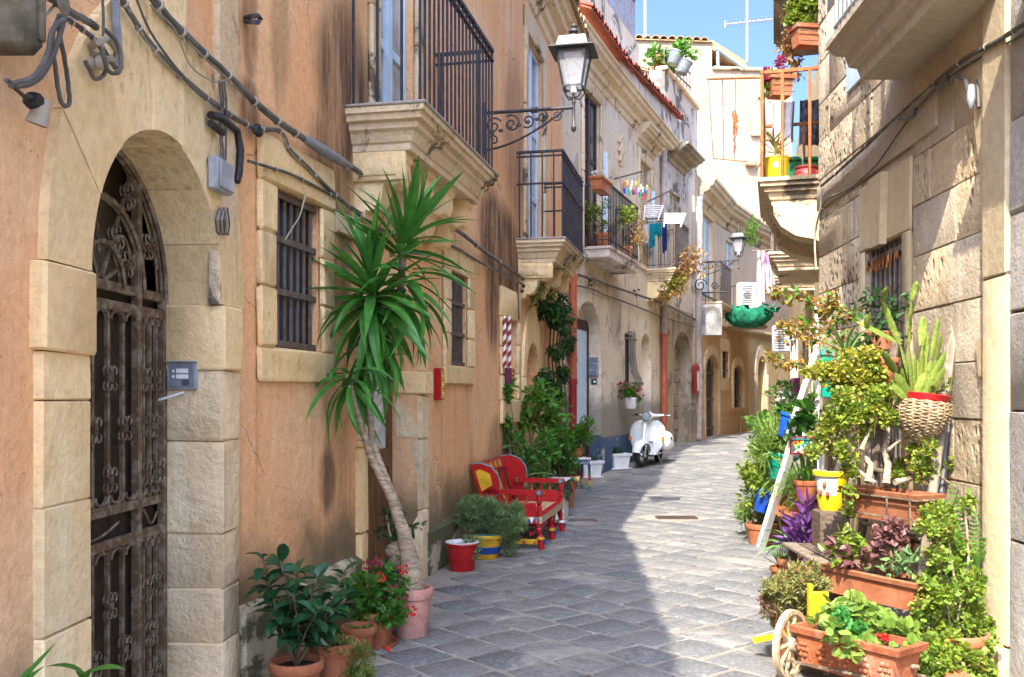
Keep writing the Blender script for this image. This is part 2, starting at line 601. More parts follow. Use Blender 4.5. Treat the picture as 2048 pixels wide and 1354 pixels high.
M['greybar'] = m_rust('grey_brown_bars', (0.13, 0.115, 0.105), (0.12, 0.075, 0.05), 0.42, 0.7, 0.1)
M['greyiron'] = m_rust('grey_iron', (0.16, 0.155, 0.15), (0.13, 0.08, 0.05), 0.4, 0.6, 0.2)
M['cable'] = m_plain('grey_cable', (0.105, 0.098, 0.085), 0.6, var=0.4)
M['cablew'] = m_plain('pale_cable', (0.34, 0.30, 0.23), 0.6)
M['blackrubber'] = m_plain('black_rubber', (0.015, 0.015, 0.017), 0.5)
M['bluewhite'] = m_plain('pale_blue_paint', (0.50, 0.64, 0.76), 0.45, var=0.12)
M['white'] = m_plain('white_paint', (0.74, 0.74, 0.72), 0.4, var=0.1)
M['glass'] = m_glass('window_glass', (0.16, 0.19, 0.2))
M['darkglass'] = m_glass('dark_glass', (0.02, 0.025, 0.03))
M['curtain'] = m_plain('curtain', (0.55, 0.57, 0.55), 0.9)
M['brown'] = m_wood('brown_wood', (0.16, 0.075, 0.035), (40, 40, 3), 0.5)
M['darkbrown'] = m_wood('dark_brown_wood', (0.055, 0.028, 0.02), (40, 40, 3), 0.5)
M['oldwood'] = m_wood('old_grey_wood', (0.24, 0.19, 0.14), (35, 35, 4))
M['palewood'] = m_wood('pale_wood', (0.52, 0.38, 0.22), (30, 30, 30))
M['darkwood'] = m_wood('dark_old_wood', (0.13, 0.095, 0.07), (12, 12, 50))
M['terracotta'] = m_wall('terracotta', (0.40, 0.135, 0.06), (0.50, 0.20, 0.10), (0.06, 0.04, 0.025), 0.5, (), tone=0.35, big=7, bump=0.25, fine=70, blotch=((0.58, 0.42, 0.33), 0.57, 0.45))
M['pinkterra'] = m_wall('pink_terracotta', (0.50, 0.22, 0.17), (0.58, 0.31, 0.25), (0.10, 0.06, 0.05), 0.6, (), big=6, bump=0.25, fine=70, blotch=((0.62, 0.46, 0.40), 0.57, 0.45))
M['soil'] = m_plain('soil', (0.035, 0.024, 0.016), 1.0, var=0.5, bump=1.0, bs=40)
M['lampgrey'] = m_plain('lamp_grey_metal', (0.065, 0.066, 0.066), 0.45, 0.3)
M['silver'] = m_plain('grey_plastic', (0.34, 0.36, 0.38), 0.5)
M['bluegrey'] = m_plain('blue_grey_plastic', (0.19, 0.21, 0.235), 0.4)
gm = Mt('lamp_glass')
gm.b.inputs['Transmission Weight'].default_value = 0.0
gm.col((0.8, 0.85, 0.9))
tr = gm.n('ShaderNodeBsdfTransparent')
mx = gm.n('ShaderNodeMixShader')
mx.inputs[0].default_value = 0.22
gm.l(tr.outputs[0], mx.inputs[1])
gm.l(gm.b.outputs[0], mx.inputs[2])
gm.l(mx.outputs[0], gm.out.inputs['Surface'])
M['clearglass'] = gm.fin(0.05, 0, 0.6)

# ------------------------------------------------------------------ street
def m_street():
    t = Mt('street_mortar')
    n = t.noise(1.3, 6, 0.65, 0.4)
    col = t.mix(t.ramp(n, 0.35, 0.68), (0.225, 0.205, 0.172), (0.31, 0.285, 0.245))
    col = t.mix(t.ramp(t.noise(30, 4, 0.7), 0.4, 0.75, 0, 0.5), col, (0.13, 0.12, 0.105))
    pn = t.noise((3, 5, 1), 6, 0.7, 0.5)
    col = t.mix(t.ramp(pn, 0.56, 0.64, 0, 0.6), col, (0.46, 0.44, 0.41))
    t.col(col)
    t.bump(t.noise(60, 4), 0.5, 0.01)
    return t.fin(0.9, 0, 0.2)

def m_paver():
    t = Mt('lava_stone')
    oi = t.n('ShaderNodeObjectInfo')
    isl = t.math('FRACT', t.math('ADD', oi.outputs['Random'], t.pos.outputs['Random Per Island']), 0)
    col = t.mix(isl, (0.112, 0.116, 0.120), (0.172, 0.168, 0.160))
    f = t.noise(38, 5, 0.75)
    col = t.mix(t.ramp(f, 0.42, 0.72, 0, 0.7), col, (0.29, 0.285, 0.275))
    g = t.noise((9, 9, 9), 5, 0.7)
    col = t.mix(t.ramp(g, 0.5, 0.75, 0, 0.6), col, (0.115, 0.12, 0.13))
    s = t.noise(1.6, 6, 0.7, 0.6)
    col = t.mix(t.ramp(s, 0.52, 0.66, 0, 0.65), col, (0.36, 0.335, 0.29))
    t.col(col)
    t.bump(t.math('ADD', f, t.noise(7, 3)), 0.6, 0.02)
    return t.fin(0.88, 0, 0.2)
M['street'] = m_street()
M['paver'] = m_paver()

mb = MB()
ys = [-12, -6, 0, 4, 8, 12, 13, 14, 15, 16, 18, 20, 21, 22, 23, 26, 30, 40, 60, 120]
xs = [-60, -20, -4, 0, 4, 8, 20, 60]
for y in ys:
    for x in xs:
        mb.v.append(V((x, y, zg(y))))
nx = len(xs)
for i in range(len(ys) - 1):
    for j in range(nx - 1):
        mb.f.append([i * nx + j, i * nx + j + 1, (i + 1) * nx + j + 1, (i + 1) * nx + j])
        mb.mi.append(0)
street = mb.build('street', M['street'], kind='structure')

LEFTLINE = [(A1.p0, A1.p1), (A2.p0, A2.p1), (B1.p0, B1.p1), (B2.p0, B2.p1), (C1.p0, C1.p1), (D1.p0, D1.p1), (D2.p0, D2.p1), (D3.p0, D3.p1)]
RIGHTLINE = [(f.p0, f.p1) for f in (R1, R2, F1, F2, F3, F4, F5, F6)]
def xline(L, y):
    for p, q in L:
        if p.y <= y <= q.y:
            return p.x + (q.x - p.x) * (y - p.y) / (q.y - p.y)
    return None
stones = []
side = 0.315
ang = math.radians(41)
ca, sa = math.cos(ang), math.sin(ang)
GRATES = [(1353, 1036, 0.43, 0.30), (1165, 1041, 0.20, 0.24)]
rowu = -14.0
while rowu < 44:
    rw_ = side * RND.uniform(0.93, 1.07)
    w = -38.0 + 0.08 * RND.random() + (side * 0.5 if RND.random() < 0.12 else 0)
    while w < 30:
        ln = side if RND.random() < 0.9 else side * RND.choice((0.6, 1.4))
        u, v = rowu + rw_ / 2, w + ln / 2
        w += ln
        cx, cy = u * ca - v * sa, u * sa + v * ca
        if not 2.4 < cy < 31:
            continue
        l, r = xline(LEFTLINE, cy), xline(RIGHTLINE, cy)
        if l is None or r is None or not (l + 0.36 < cx < r - 0.2):
            continue
        if any(abs(cx - G(a, b).x) < dx + 0.2 and abs(cy - G(a, b).y) < dy + 0.2 and abs(cx - G(a, b).x) + abs(cy - G(a, b).y) < 0.30 for a, b, dx, dy in GRATES):
            continue
        px = CX + F * cx / cy
        if -60 < px < 2100 and F * H / cy + HZ < 1440:
            stones.append((cy, cx, rw_, ln))
    rowu += rw_
stones.sort()
def paver(mb, cx, cy, w_, l_):
    g = RND.uniform(0.006, 0.014)
    h, hl = w_ / 2 - g, l_ / 2 - g
    pts = []
    for (a, b) in ((-1, -1), (0, -1), (1, -1), (1, 0), (1, 1), (0, 1), (-1, 1), (-1, 0)):
        k = 0.95 if a and b else 1.0
        a2, b2 = a * h * k + RND.uniform(-0.008, 0.008), b * hl * k + RND.uniform(-0.008, 0.008)
        pts.append((a2 * ca - b2 * sa, a2 * sa + b2 * ca))
    top = 0.007 + RND.uniform(-0.003, 0.003)
    tx, ty = RND.uniform(-0.012, 0.012), RND.uniform(-0.012, 0.012)
    o = []
    for k, z in ((1.0, -0.02), (0.985, top - 0.004), (0.94, top)):
        o += [V((cx + x * k, cy + y * k, zg(cy + y * k) + (z if z < 0 else max(0.002, z + tx * x + ty * y)))) for x, y in pts]
    fs = [[k * 8 + i, k * 8 + (i + 1) % 8, (k + 1) * 8 + (i + 1) % 8, (k + 1) * 8 + i] for k in (0, 1) for i in range(8)] + [list(range(16, 24))]
    mb.add(o, fs)
rest = MB()
for n, (cy, cx, w_, l_) in enumerate(stones):
    if n < 300:
        mb = MB()
        paver(mb, cx, cy, w_, l_)
        mb.build('paving_stone', M['paver'], street, smooth=60)
    else:
        paver(rest, cx, cy, w_, l_)
rest.build('paving_stones', M['paver'], street, smooth=60, kind='stuff')

# ------------------------------------------------------------------ house pieces
def frame_stones(fac, par, a0, a1, z0, z1, w, sill=None, lint=None, off=0.035, depth=0.0, mat='cream', parts=2, wl=None, wr=None):
    """stone surround: lintel, jamb blocks and sill as single blocks"""
    wl, wr = wl or w, wr or w
    lint = lint or w
    def one(x0, x1, y0, y1, n='stone_block'):
        mb = MB()
        fac.blk(mb, x0, x1, y0, y1, -depth, off + RND.uniform(-0.004, 0.004), 0.012, 0.005)
        mb.build(n, M[mat], par)
    one(a0 - wl, a1 + wr, z1, z1 + lint, 'lintel')
    if sill:
        one(a0 - wl, a1 + wr, z0 - sill, z0, 'sill')
    for (x0, x1) in ((a0 - wl, a0), (a1, a1 + wr)):
        zz = [z0 + (z1 - z0) * (k + RND.uniform(-0.1, 0.1) * (0 < k < parts)) / parts for k in range(parts + 1)]
        for k in range(parts):
            one(x0, x1, zz[k] + 0.002, zz[k + 1] - 0.002)

def grille(fac, par, a0, a1, z0, z1, off, n, rails, mat, w=0.018, rail_h=0.035):
    mb = MB()
    mb.box((0, 0, 0), (w, w, z1 - z0), b=w * 0.2)
    me = mb.mesh('bar', M[mat])
    for k in range(n):
        a = a0 + (a1 - a0) * (k + 0.5) / n
        link('bar', me, None, par, fac.M(a, (z0 + z1) / 2, off))
    mb = MB()
    mb.box((0, 0, 0), (a1 - a0, w * 0.7, rail_h), b=w * 0.15)
    me = mb.mesh('rail', M[mat])
    for z in rails:
        link('rail', me, None, par, fac.M((a0 + a1) / 2, z, off + w * 0.85))

def french(fac, par, a0, a1, z0, z1, off, mat, glass='glass', rails=(0.28, 0.6), name='french_door', curtain=True):
    """two glazed leaves in a frame"""
    mb = MB()
    fw = 0.055
    d = 0.05
    def bx(x0, x1, y0, y1, o0=-d, o1=0.0):
        fac.blk(mb, x0, x1, y0, y1, off + o0, off + o1, 0.006, 0.0)
    bx(a0, a0 + fw, z0, z1)
    bx(a1 - fw, a1, z0, z1)
    bx(a0 + fw, a1 - fw, z1 - fw, z1)
    c = (a0 + a1) / 2
    bx(c - fw * 0.9, c + fw * 0.9, z0, z1 - fw, -d, 0.012)
    bx(a0 + fw, a1 - fw, z0, z0 + 0.25)
    for r in rails:
        z = z0 + (z1 - z0) * r
        bx(a0 + fw, a1 - fw, z - 0.035, z + 0.035, -d, -0.008)
    fr = mb.build(name, M[mat], par)
    for x0, x1 in ((a0 + fw, c - fw * 0.9), (c + fw * 0.9, a1 - fw)):
        zs = [z0 + 0.25] + [z0 + (z1 - z0) * r for r in rails] + [z1 - fw]
        for k in range(len(zs) - 1):
            mb = MB()
            fac.blk(mb, x0, x1, zs[k], zs[k + 1], off - d * 0.7, off - d * 0.5, 0.001, 0)
            mb.build('pane', M[glass], fr)
    return fr

def slab(fac, par, a0, a1, zt, proj, prof, mat, name='balcony'):
    """balcony slab: moulding profile (inset, drop) mitred round three sides"""
    mb = MB()
    rings = []
    for (d, h) in prof:
        rings.append([fac.pt(a0 + d, zt - h, 0), fac.pt(a0 + d, zt - h, proj - d), fac.pt(a1 - d, zt - h, proj - d), fac.pt(a1 - d, zt - h, 0)])
    vs = [p for r in rings for p in r]
    fs = []
    for i in range(len(rings) - 1):
        for k in range(3):
            fs.append([i * 4 + k, i * 4 + k + 1, (i + 1) * 4 + k + 1, (i + 1) * 4 + k])
    fs.append([0, 1, 2, 3])
    e = (len(rings) - 1) * 4
    fs.append([e + 3, e + 2, e + 1, e])
    mb.add(vs, fs)
    return mb.build(name, M[mat], par, smooth=20)
PROF = [(0.0, 0.0), (0.0, 0.035), (0.02, 0.04), (0.025, 0.075), (0.06, 0.085), (0.06, 0.12), (0.085, 0.135), (0.11, 0.19), (0.125, 0.2), (0.125, 0.24)]
PROF2 = [(0.0, 0.0), (0.0, 0.05), (0.015, 0.06), (0.03, 0.11), (0.05, 0.12), (0.05, 0.15)]

def corbel(fac, par, a, w, zt, p, h, mat):
    prof = [(0, 0), (p, 0), (p, -0.10 * h), (p * 0.94, -0.14 * h), (p * 0.95, -0.34 * h), (p * 0.88, -0.46 * h), (p * 0.74, -0.50 * h), (p * 0.62, -0.45 * h), (p * 0.56, -0.50 * h),
            (p * 0.54, -0.66 * h), (p * 0.44, -0.82 * h), (p * 0.3, -0.86 * h), (p * 0.22, -0.84 * h), (p * 0.2, -0.95 * h), (0.0, -h)]
    mb = MB()
    mb.prism(prof, a - w / 2, a + w / 2, lambda u, v, d: fac.pt(d, zt + v, u))
    return mb.build('corbel', M[mat], par, smooth=30)

def railing(fac, par, a0, a1, zb, proj, h, gap, w, mat, midrail=None, ends=(True, True), endgap=None, top=0.03):
    mb = MB()
    mb.box((0, 0, 0), (w, w, h), b=w * 0.2)
    me = mb.mesh('baluster', M[mat])
    n = max(2, int((a1 - a0) / gap))
    for k in range(n + 1):
        link('baluster', me, None, par, fac.M(a0 + (a1 - a0) * k / n, zb + h / 2, proj))
    eg = endgap or gap
    m = max(1, int(proj / eg))
    for e, a in ((0, a0), (1, a1)):
        if ends[e]:
            for k in range(m):
                link('baluster', me, None, par, fac.M(a, zb + h / 2, proj * (k + 0.25) / m))
    for z, t in [(zb + h, top)] + [(zb + r, 0.018) for r in (midrail or [])]:
        mb = MB()
        fac.blk(mb, a0 - 0.02, a1 + 0.02, z - t / 2, z + t / 2, proj - 0.016, proj + 0.016, 0.004, 0)
        for e, a in ((0, a0), (1, a1)):
            if ends[e]:
                fac.blk(mb, a - 0.013, a + 0.013, z - t / 2 - 0.001, z + t / 2 - 0.001, 0.0, proj - 0.018, 0.004, 0)
        mb.build('handrail', M[mat], par)

def tiles_row(fac, par, a0, a1, z, off, w, mat, L=0.4, drop=0.12, name='roof_tile'):
    """half-round cover tiles along an eave, each a piece"""
    mb = MB()
    n = 6
    r = w * 0.5
    prof = []
    for k in range(n + 1):
        t = math.pi * k / n
        prof.append((r * math.cos(t), r * math.sin(t)))
    vs, fs = [], []
    for (yy, zz, sc) in ((0.0, 0.0, 1.0), (-L, drop, 0.85)):
        for x, y in prof:
            vs.append(V((x * sc, yy, zz + y * sc * 0.9)))
        for x, y in prof:
            vs.append(V((x * sc * 0.84, yy, zz + y * sc * 0.9 * 0.84)))
    m = n + 1
    for k in range(n):
        fs.append([k, k + 1, 2 * m + k + 1, 2 * m + k])
        fs.append([m + k, 3 * m + k, 3 * m + k + 1, m + k + 1])
        fs.append([k, m + k, m + k + 1, k + 1])
    mb.add(vs, fs)
    me = mb.mesh(name, M[mat])
    cnt = int((a1 - a0) / w)
    zz = z if callable(z) else (lambda a: z)
    for k in range(cnt):
        a = a0 + (k + 0.5) * w
        link(name, me, None, par, fac.M(a, zz(a) + RND.uniform(-0.008, 0.008), off + RND.uniform(-0.03, 0.02)) @ Matrix.Rotation(RND.uniform(-0.06, 0.06), 4, 'Z'))
    mb = MB()
    vs = [fac.pt(a0, zz(a0) - 0.015, off - 0.02), fac.pt(a1, zz(a1) - 0.015, off - 0.02), fac.pt(a1, zz(a1) + drop * 1.0, off - L * 1.1), fac.pt(a0, zz(a0) + drop * 1.0, off - L * 1.1)]
    lo = [p - V((0, 0, 0.03)) for p in vs]
    mb.add(vs + lo, [[0, 1, 2, 3], [7, 6, 5, 4], [0, 4, 5, 1], [1, 5, 6, 2], [2, 6, 7, 3], [3, 7, 4, 0]])
    mb.build('roof', M[mat], par)

def cornice(fac, par, a0, a1, z, prof, mat, name='cornice'):
    mb = MB()
    mb.prism([(0, 0)] + prof, a0, a1, lambda u, v, d: fac.pt(d, z + v, u))
    return mb.build(name, M[mat], par, smooth=25)
CORN = [(0.34, 0.0), (0.34, -0.05), (0.31, -0.06), (0.29, -0.12), (0.24, -0.14), (0.22, -0.2), (0.12, -0.24), (0.1, -0.32), (0.05, -0.34), (0.03, -0.42), (0, -0.44)]

# ------------------------------------------------------------------ the peach house on the left
HA = thing('peach_house', 'long peach plastered house on the left with the arched iron gate and two stone balconies', 'house', A2.pt(2, 0))
TA = 6.55
gc = (A1.a(165) + A1.a(432)) / 2
gr = (A1.a(432) - A1.a(165)) / 2
GZ, GR = 1.80, 0.60
w1 = (A2.a(543), A2.a(636), A2.z(590, 700), A2.z(590, 392))
dd = (A2.a(728), A2.a(835))
w2 = (A2.a(897), A2.a(932), A2.z(915, 733), A2.z(915, 547))
w3 = (A2.a(1004), A2.a(1031), A2.z(1017, 800), A2.z(1017, 638))
n1 = (A2.a(1048), A2.a(1074))
f1 = (A2.a(752), A2.a(826))
f2 = (A2.a(1051), A2.a(1084))
mb = MB()
A1.wall(mb, rect(0, A1.L, -0.1, TA), [arch(gc - gr - 0.02, gc + gr + 0.02, -0.05, GZ, GR + 0.02)], 0.03)
A2.wall(mb, rect(0, A2.L, -0.1, TA), [rect(*w1), arch(dd[0], dd[1], -0.05, 1.58, 0.56), rect(*w2), rect(*w3), arch(n1[0], n1[1], 0.2, 1.62, 0.42),
                                    rect(f1[0], f1[1], 3.16, 5.6), rect(f2[0], f2[1], 3.17, 5.75)], [0.10, 0.2, 0.10, 0.16, 0.12, 0.1, 0.1])
wall_a = mb.build('wall', M['peach'], HA, smooth=0)
# back and roof of the house close it against the sun
mb = MB()
q = [A1.pt(0, TA), A1.pt(A1.L, TA), A2.pt(A2.L, TA)]
bk = [p + V((-7, 0.5, 0)) for p in q]
mb.add(q + bk, [[0, 1, 4, 3], [1, 2, 5, 4]])
bl = [V((p.x, p.y, -0.1)) for p in bk]
mb.add(bk + bl, [[0, 1, 4, 3], [1, 2, 5, 4]])
mb.add([A2.pt(A2.L, TA), A2.pt(A2.L, -0.1), bk[2], bl[2]], [[0, 1, 3, 2]])
mb.add([A1.pt(0, TA), A1.pt(0, -0.1), bk[0], bl[0]], [[0, 1, 3, 2]])
mb.build('roof_deck', M['tileold'], HA, smooth=0)
cornice(A1, HA, 0, A1.L, TA + 0.02, CORN, 'cream_dark')
cornice(A2, HA, 0.02, A2.L, TA + 0.022, CORN, 'cream_dark')
tiles_row(A2, HA, 4.5, A2.L, TA + 0.05, 0.42, 0.2, 'tileold')
tiles_row(A1, HA, 0.2, A1.L, TA + 0.05, 0.40, 0.2, 'tileold')
# plinth
for fac, a0, a1 in ((A2, 0.02, dd[0] - 0.16), (A2, dd[1] + 0.14, A2.a(1125))):
    mb = MB()
    zt = 0.40 if a0 < 1 else 0.36
    mb.prism([(0, 0 - 0.05), (0.05, -0.05), (0.05, zt - 0.03), (0.0, zt)], a0, a1, lambda u, v, d: fac.pt(d, v, u))
    mb.build('plinth', M['plinth'], HA, smooth=0)
# gate surround
jl = (A1.a(66), gc - gr)
jr = (gc + gr, A1.a(470))
def zl(px, py):
    return A1.z(px, py)
lev = [-0.05, zl(120, 1255), zl(120, 1005), zl(120, 800), zl(120, 707)]
for k in range(4):
    mb = MB()
    A1.blk(mb, jl[0], jl[1], lev[k] + 0.001, lev[k + 1] - 0.001, -0.27, 0.03, 0.006, 0.0025)
    mb.build('jamb_stone', M['cream'], HA)
mb = MB()
A1.blk(mb, jl[0] - 0.02, jl[1] + 0.012, lev[4] + 0.002, GZ, -0.27, 0.048, 0.010, 0.004)
mb.build('impost', M['cream'], HA)
lev = [-0.05, zl(450, 1275), zl(450, 1168), zl(450, 1062), zl(450, 880), zl(452, 742)]
for k in range(5):
    mb = MB()
    A1.blk(mb, jr[0], jr[1] - 0.02, lev[k] + 0.001, lev[k + 1] - 0.001, -0.27, 0.03 + (0.006 if k in (0, 2) else 0), 0.010, 0.005)
    mb.build('jamb_stone', M['cream_rough'], HA)
mb = MB()
A1.blk(mb, jr[0] - 0.02, jr[1] - 0.015, lev[5] + 0.002, GZ, -0.27, 0.048, 0.010, 0.004)
mb.build('impost', M['cream'], HA)
nv = 7
for k in range(nv):
    t0, t1 = math.pi * k / nv + 0.004, math.pi * (k + 1) / nv - 0.004
    ro, rz = gr + 0.26, GR + 0.50
    inn = [(gc + gr * math.cos(t0 + (t1 - t0) * i / 5), GZ + GR * math.sin(t0 + (t1 - t0) * i / 5)) for i in range(6)]
    out = [(gc + ro * math.cos(t1 + (t0 - t1) * i / 5), GZ + rz * math.sin(t1 + (t0 - t1) * i / 5)) for i in range(6)]
    if k == 3:
        out = [(out[0][0], 3.35), (out[-1][0], 3.35)]
    mb = MB()
    d = 0.03 + RND.uniform(-0.003, 0.004) + (0.008 if k == 3 else 0)
    mb.prism(inn + out, -0.27, d, lambda a, z, o: A1.pt(a, z, o))
    mb.build('voussoir', M['cream'], HA, smooth=0)
mb = MB()
A1.blk(mb, A1.a(424), A1.a(463), GZ + 0.002, TA - 0.45, -0.02, 0.036, 0.01, 0.006)
mb.build('pilaster', M['cream_dark'], HA)
# iron gate
GO = -0.24
gate = MB()
g0, g1 = gc - gr, gc + gr
ztr = A1.z(230, 575, GO)
mid = A1.a(272, GO)
for a in (g0 + 0.02, mid, g1 - 0.02):
    A1.blk(gate, a - 0.017, a + 0.017, 0, ztr if a != mid else GZ + 0.5, GO - 0.015, GO + 0.02, 0.003, 0)
zlo = [A1.z(240, 1015, GO), A1.z(240, 1082, GO)]
for z in [ztr, ztr - 0.075] + zlo + [0.03]:
    A1.blk(gate, g0 + 0.03, g1 - 0.03, z - 0.02, z + 0.02, GO - 0.011, GO + 0.014, 0.003, 0)
gate = gate.build('iron_gate', M['rustiron'], HA)
bars = []
for (x0, x1, n) in ((g0 + 0.02, mid, 7), (mid, g1 - 0.02, 4)):
    bars += [x0 + (x1 - x0) * k / n for k in range(1, n)]
bars.sort()
mb = MB(); mb.box((0, 0, 0), (0.018, 0.016, 1)); me_bar = mb.mesh('bar', M['rustiron'])
for z0, z1 in ((0.03, zlo[1]), (zlo[0], ztr - 0.075)):
    for a in bars:
        link('bar', me_bar, None, gate, A1.M(a, (z0 + z1) / 2, GO) @ Matrix.Diagonal((1, 1, z1 - z0, 1)))
mb = MB()
for s in (-1, 1):
    pts = []
    for c, d in ((0.030, 1), (-0.030, -1)):
        ring = [(s * (0.021 - 0.017 * math.cos(t)), 0, c - d * 0.017 * math.sin(t) * -1) for t in [(-0.4 + 4.6 * i / 9) for i in range(10)]]
        pts.append(ring if d > 0 else ring[::-1])
    for r in pts:
        mb.tube([(x, y - 0.008, z) for x, y, z in r], 0.0048, 4)
        mb.tube([(x, y + 0.008, z) for x, y, z in r], 0.0048, 4)
    mb.box((s * 0.008, 0, 0), (0.008, 0.02, 0.03))
me_scroll = mb.mesh('scroll', M['rustiron'])
for z0, z1, st0 in ((0.03, zlo[1], 0.14), (zlo[0], ztr - 0.075, 0.12)):
    for i, a in enumerate(bars):
        z = z0 + st0
        row_ = 0
        while z < z1 - 0.1:
            if (i + row_) % 2 == 0:
                link('scroll', me_scroll, None, gate, A1.M(a, z, GO + 0.012))
            z += 0.2
            row_ += 1
mb = MB()
mb.tube([(0.036 * math.cos(math.pi * i / 8), 0, 0.036 * math.sin(math.pi * i / 8) - 0.04) for i in range(9)], 0.006, 4)
mb.tube([(0.036 * math.cos(math.pi * i / 8), 0.012, 0.036 * math.sin(math.pi * i / 8) - 0.04) for i in range(9)], 0.006, 4)
me_hoop = mb.mesh('hoop', M['rustiron'])
ends = [g0 + 0.02] + bars + [g1 - 0.02]
allb = sorted(ends + [mid])
for zz, fl in ((ztr - 0.09, 1), (zlo[0] + 0.02, -1), (zlo[1] - 0.02, 1)):
    for a, b in zip(allb[:-1], allb[1:]):
        link('hoop', me_hoop, None, gate, A1.M((a + b) / 2, zz, GO) @ Matrix.Diagonal(((b - a) / 0.085, 1, fl, 1)))
for (x0, x1) in ((g0 + 0.05, mid - 0.03), (mid + 0.03, g1 - 0.04)):
    mb = MB()
    mb.tube([A1.pt(x0 + (x1 - x0) * (0.15 + 0.7 * i / 12), (zlo[0] + zlo[1]) / 2 + 0.035 * math.cos(math.pi * 1.6 * i / 12), GO) for i in range(13)], 0.006, 4)
    mb.build('scrollwork', M['rustiron'], gate)
mb = MB()
for fr, rr in ((1.0, 0.012), (0.62, 0.010), (0.3, 0.010)):
    for o in (0, 0.02):
        mb.tube([A1.pt(gc + gr * 0.97 * fr * math.cos(math.pi * i / 18), ztr + (GZ + GR * 0.97 - ztr) * fr * math.sin(math.pi * i / 18), GO + o) for i in range(19)], rr, 5)
for t in (28, 62, 118, 152):
    t = math.radians(t)
    mb.tube([A1.pt(gc + gr * q * math.cos(t), ztr + (GZ + GR - ztr) * q * math.sin(t), GO) for q in (0.05, 0.3, 0.6, 0.98)], 0.009, 5)
for t in (0.2, 0.42, 0.64, 0.86):
    a = g0 + (g1 - g0) * t
    mb.tube([A1.pt(a + 0.07 * math.cos(math.pi * i / 10), ztr + 0.12 + 0.09 * math.sin(math.pi * i / 10), GO + 0.01) for i in range(11)], 0.008, 5)
mb.build('fanlight_grille', M['rustiron'], gate)
for t in (28, 62, 118, 152):
    for q in (0.38, 0.75):
        t1 = math.radians(t)
        link('scroll', me_scroll, None, gate, A1.M(gc + gr * q * math.cos(t1), ztr + (GZ + GR - ztr) * q * math.sin(t1), GO + 0.015) @ Matrix.Rotation(t1 - math.pi / 2, 4, 'Y'))
mb = MB()
A1.blk(mb, g0, g1, 0, ztr, GO - 0.05, GO - 0.035, 0.002, 0)
mb.build('gate_plate', M['gateplate'], gate)
mb = MB()
A1.blk(mb, g0 - 0.6, g1 + 0.6, ztr - 0.1, 2.9, -0.6, -0.55, 0.002, 0)
mb.build('hall_wall', M['interior'], HA)
mb = MB()
A1.blk(mb, g0 - 0.05, g1 + 0.05, -0.02, 0.05, -0.3, 0.02, 0.01, 0.002)
mb.build('doorstep', M['cream_rough'], HA)

def win(fac, par, w, depth, n, rails, mat='rustiron', glass='darkglass', name='window'):
    mb = MB()
    fw = 0.03
    for x0, x1, y0, y1 in ((w[0], w[0] + fw, w[2], w[3]), (w[1] - fw, w[1], w[2], w[3]), (w[0] + fw, w[1] - fw, w[3] - fw, w[3]), (w[0] + fw, w[1] - fw, w[2], w[2] + fw)):
        fac.blk(mb, x0, x1, y0, y1, -depth, -depth + 0.03, 0.004, 0)
    o = mb.build(name, M['darkbrown'], par)
    mb = MB()
    fac.blk(mb, w[0], w[1], w[2], w[3], -depth - 0.012, -depth + 0.004, 0.001, 0)
    mb.build('pane', M[glass], o)
    if n:
        grille(fac, o, w[0] + 0.005, w[1] - 0.005, w[2] + 0.005, w[3] - 0.005, -0.03, n, [w[2] + (w[3] - w[2]) * r for r in rails], mat)
    return o
M['winshutter'] = m_plain('blue_grey_shutter', (0.045, 0.06, 0.085), 0.6)
frame_stones(A2, HA, w1[0], w1[1], w1[2], w1[3], A2.a(543) - A2.a(510), sill=0.17, lint=0.24, parts=3, wr=A2.a(660) - A2.a(636))
win(A2, HA, w1, 0.09, 7, (0.03, 0.36, 0.69, 0.97), 'greybar', glass='winshutter')
frame_stones(A2, HA, w2[0], w2[1], w2[2], w2[3], A2.a(897) - A2.a(884), sill=0.16, lint=0.22, parts=3)
win(A2, HA, w2, 0.09, 7, (0.03, 0.35, 0.68, 0.97), 'greybar', glass='winshutter')
frame_stones(A2, HA, w3[0], w3[1], w3[2], w3[3], 0.14, sill=0.25, lint=0.32, parts=3, mat='cream')
mb = MB()
A2.blk(mb, w3[0], w3[1], w3[2], w3[3], -0.17, -0.155, 0.001, 0)
mb.build('niche_back', M['cream'], HA)
mb = MB()
A2.blk(mb, n1[0] - 0.02, n1[1] + 0.02, 0.15, 2.1, -0.14, -0.115, 0.001, 0)
mb.build('niche_back', M['cream'], HA)
c, r = (n1[0] + n1[1]) / 2, (n1[1] - n1[0]) / 2
for k in range(4):
    t0, t1 = math.pi * k / 4 + 0.005, math.pi * (k + 1) / 4 - 0.005
    mb = MB()
    poly = [(c + r * math.cos(t0 + (t1 - t0) * i / 4), 1.62 + 0.42 * math.sin(t0 + (t1 - t0) * i / 4)) for i in range(5)] + [(c + (r + 0.17) * math.cos(t1 + (t0 - t1) * i / 4), 1.62 + 0.86 * math.sin(t1 + (t0 - t1) * i / 4)) for i in range(5)]
    mb.prism(poly, 0.0, 0.035, lambda a, z, o: A2.pt(a, z, o))
    mb.build('voussoir', M['cream'], HA, smooth=0)
for x0, x1 in ((n1[0] - 0.17, n1[0]), (n1[1], n1[1] + 0.17)):
    mb = MB()
    A2.blk(mb, x0, x1, 0.2, 1.618, -0.1, 0.035)
    mb.build('jamb_stone', M['cream'], HA)
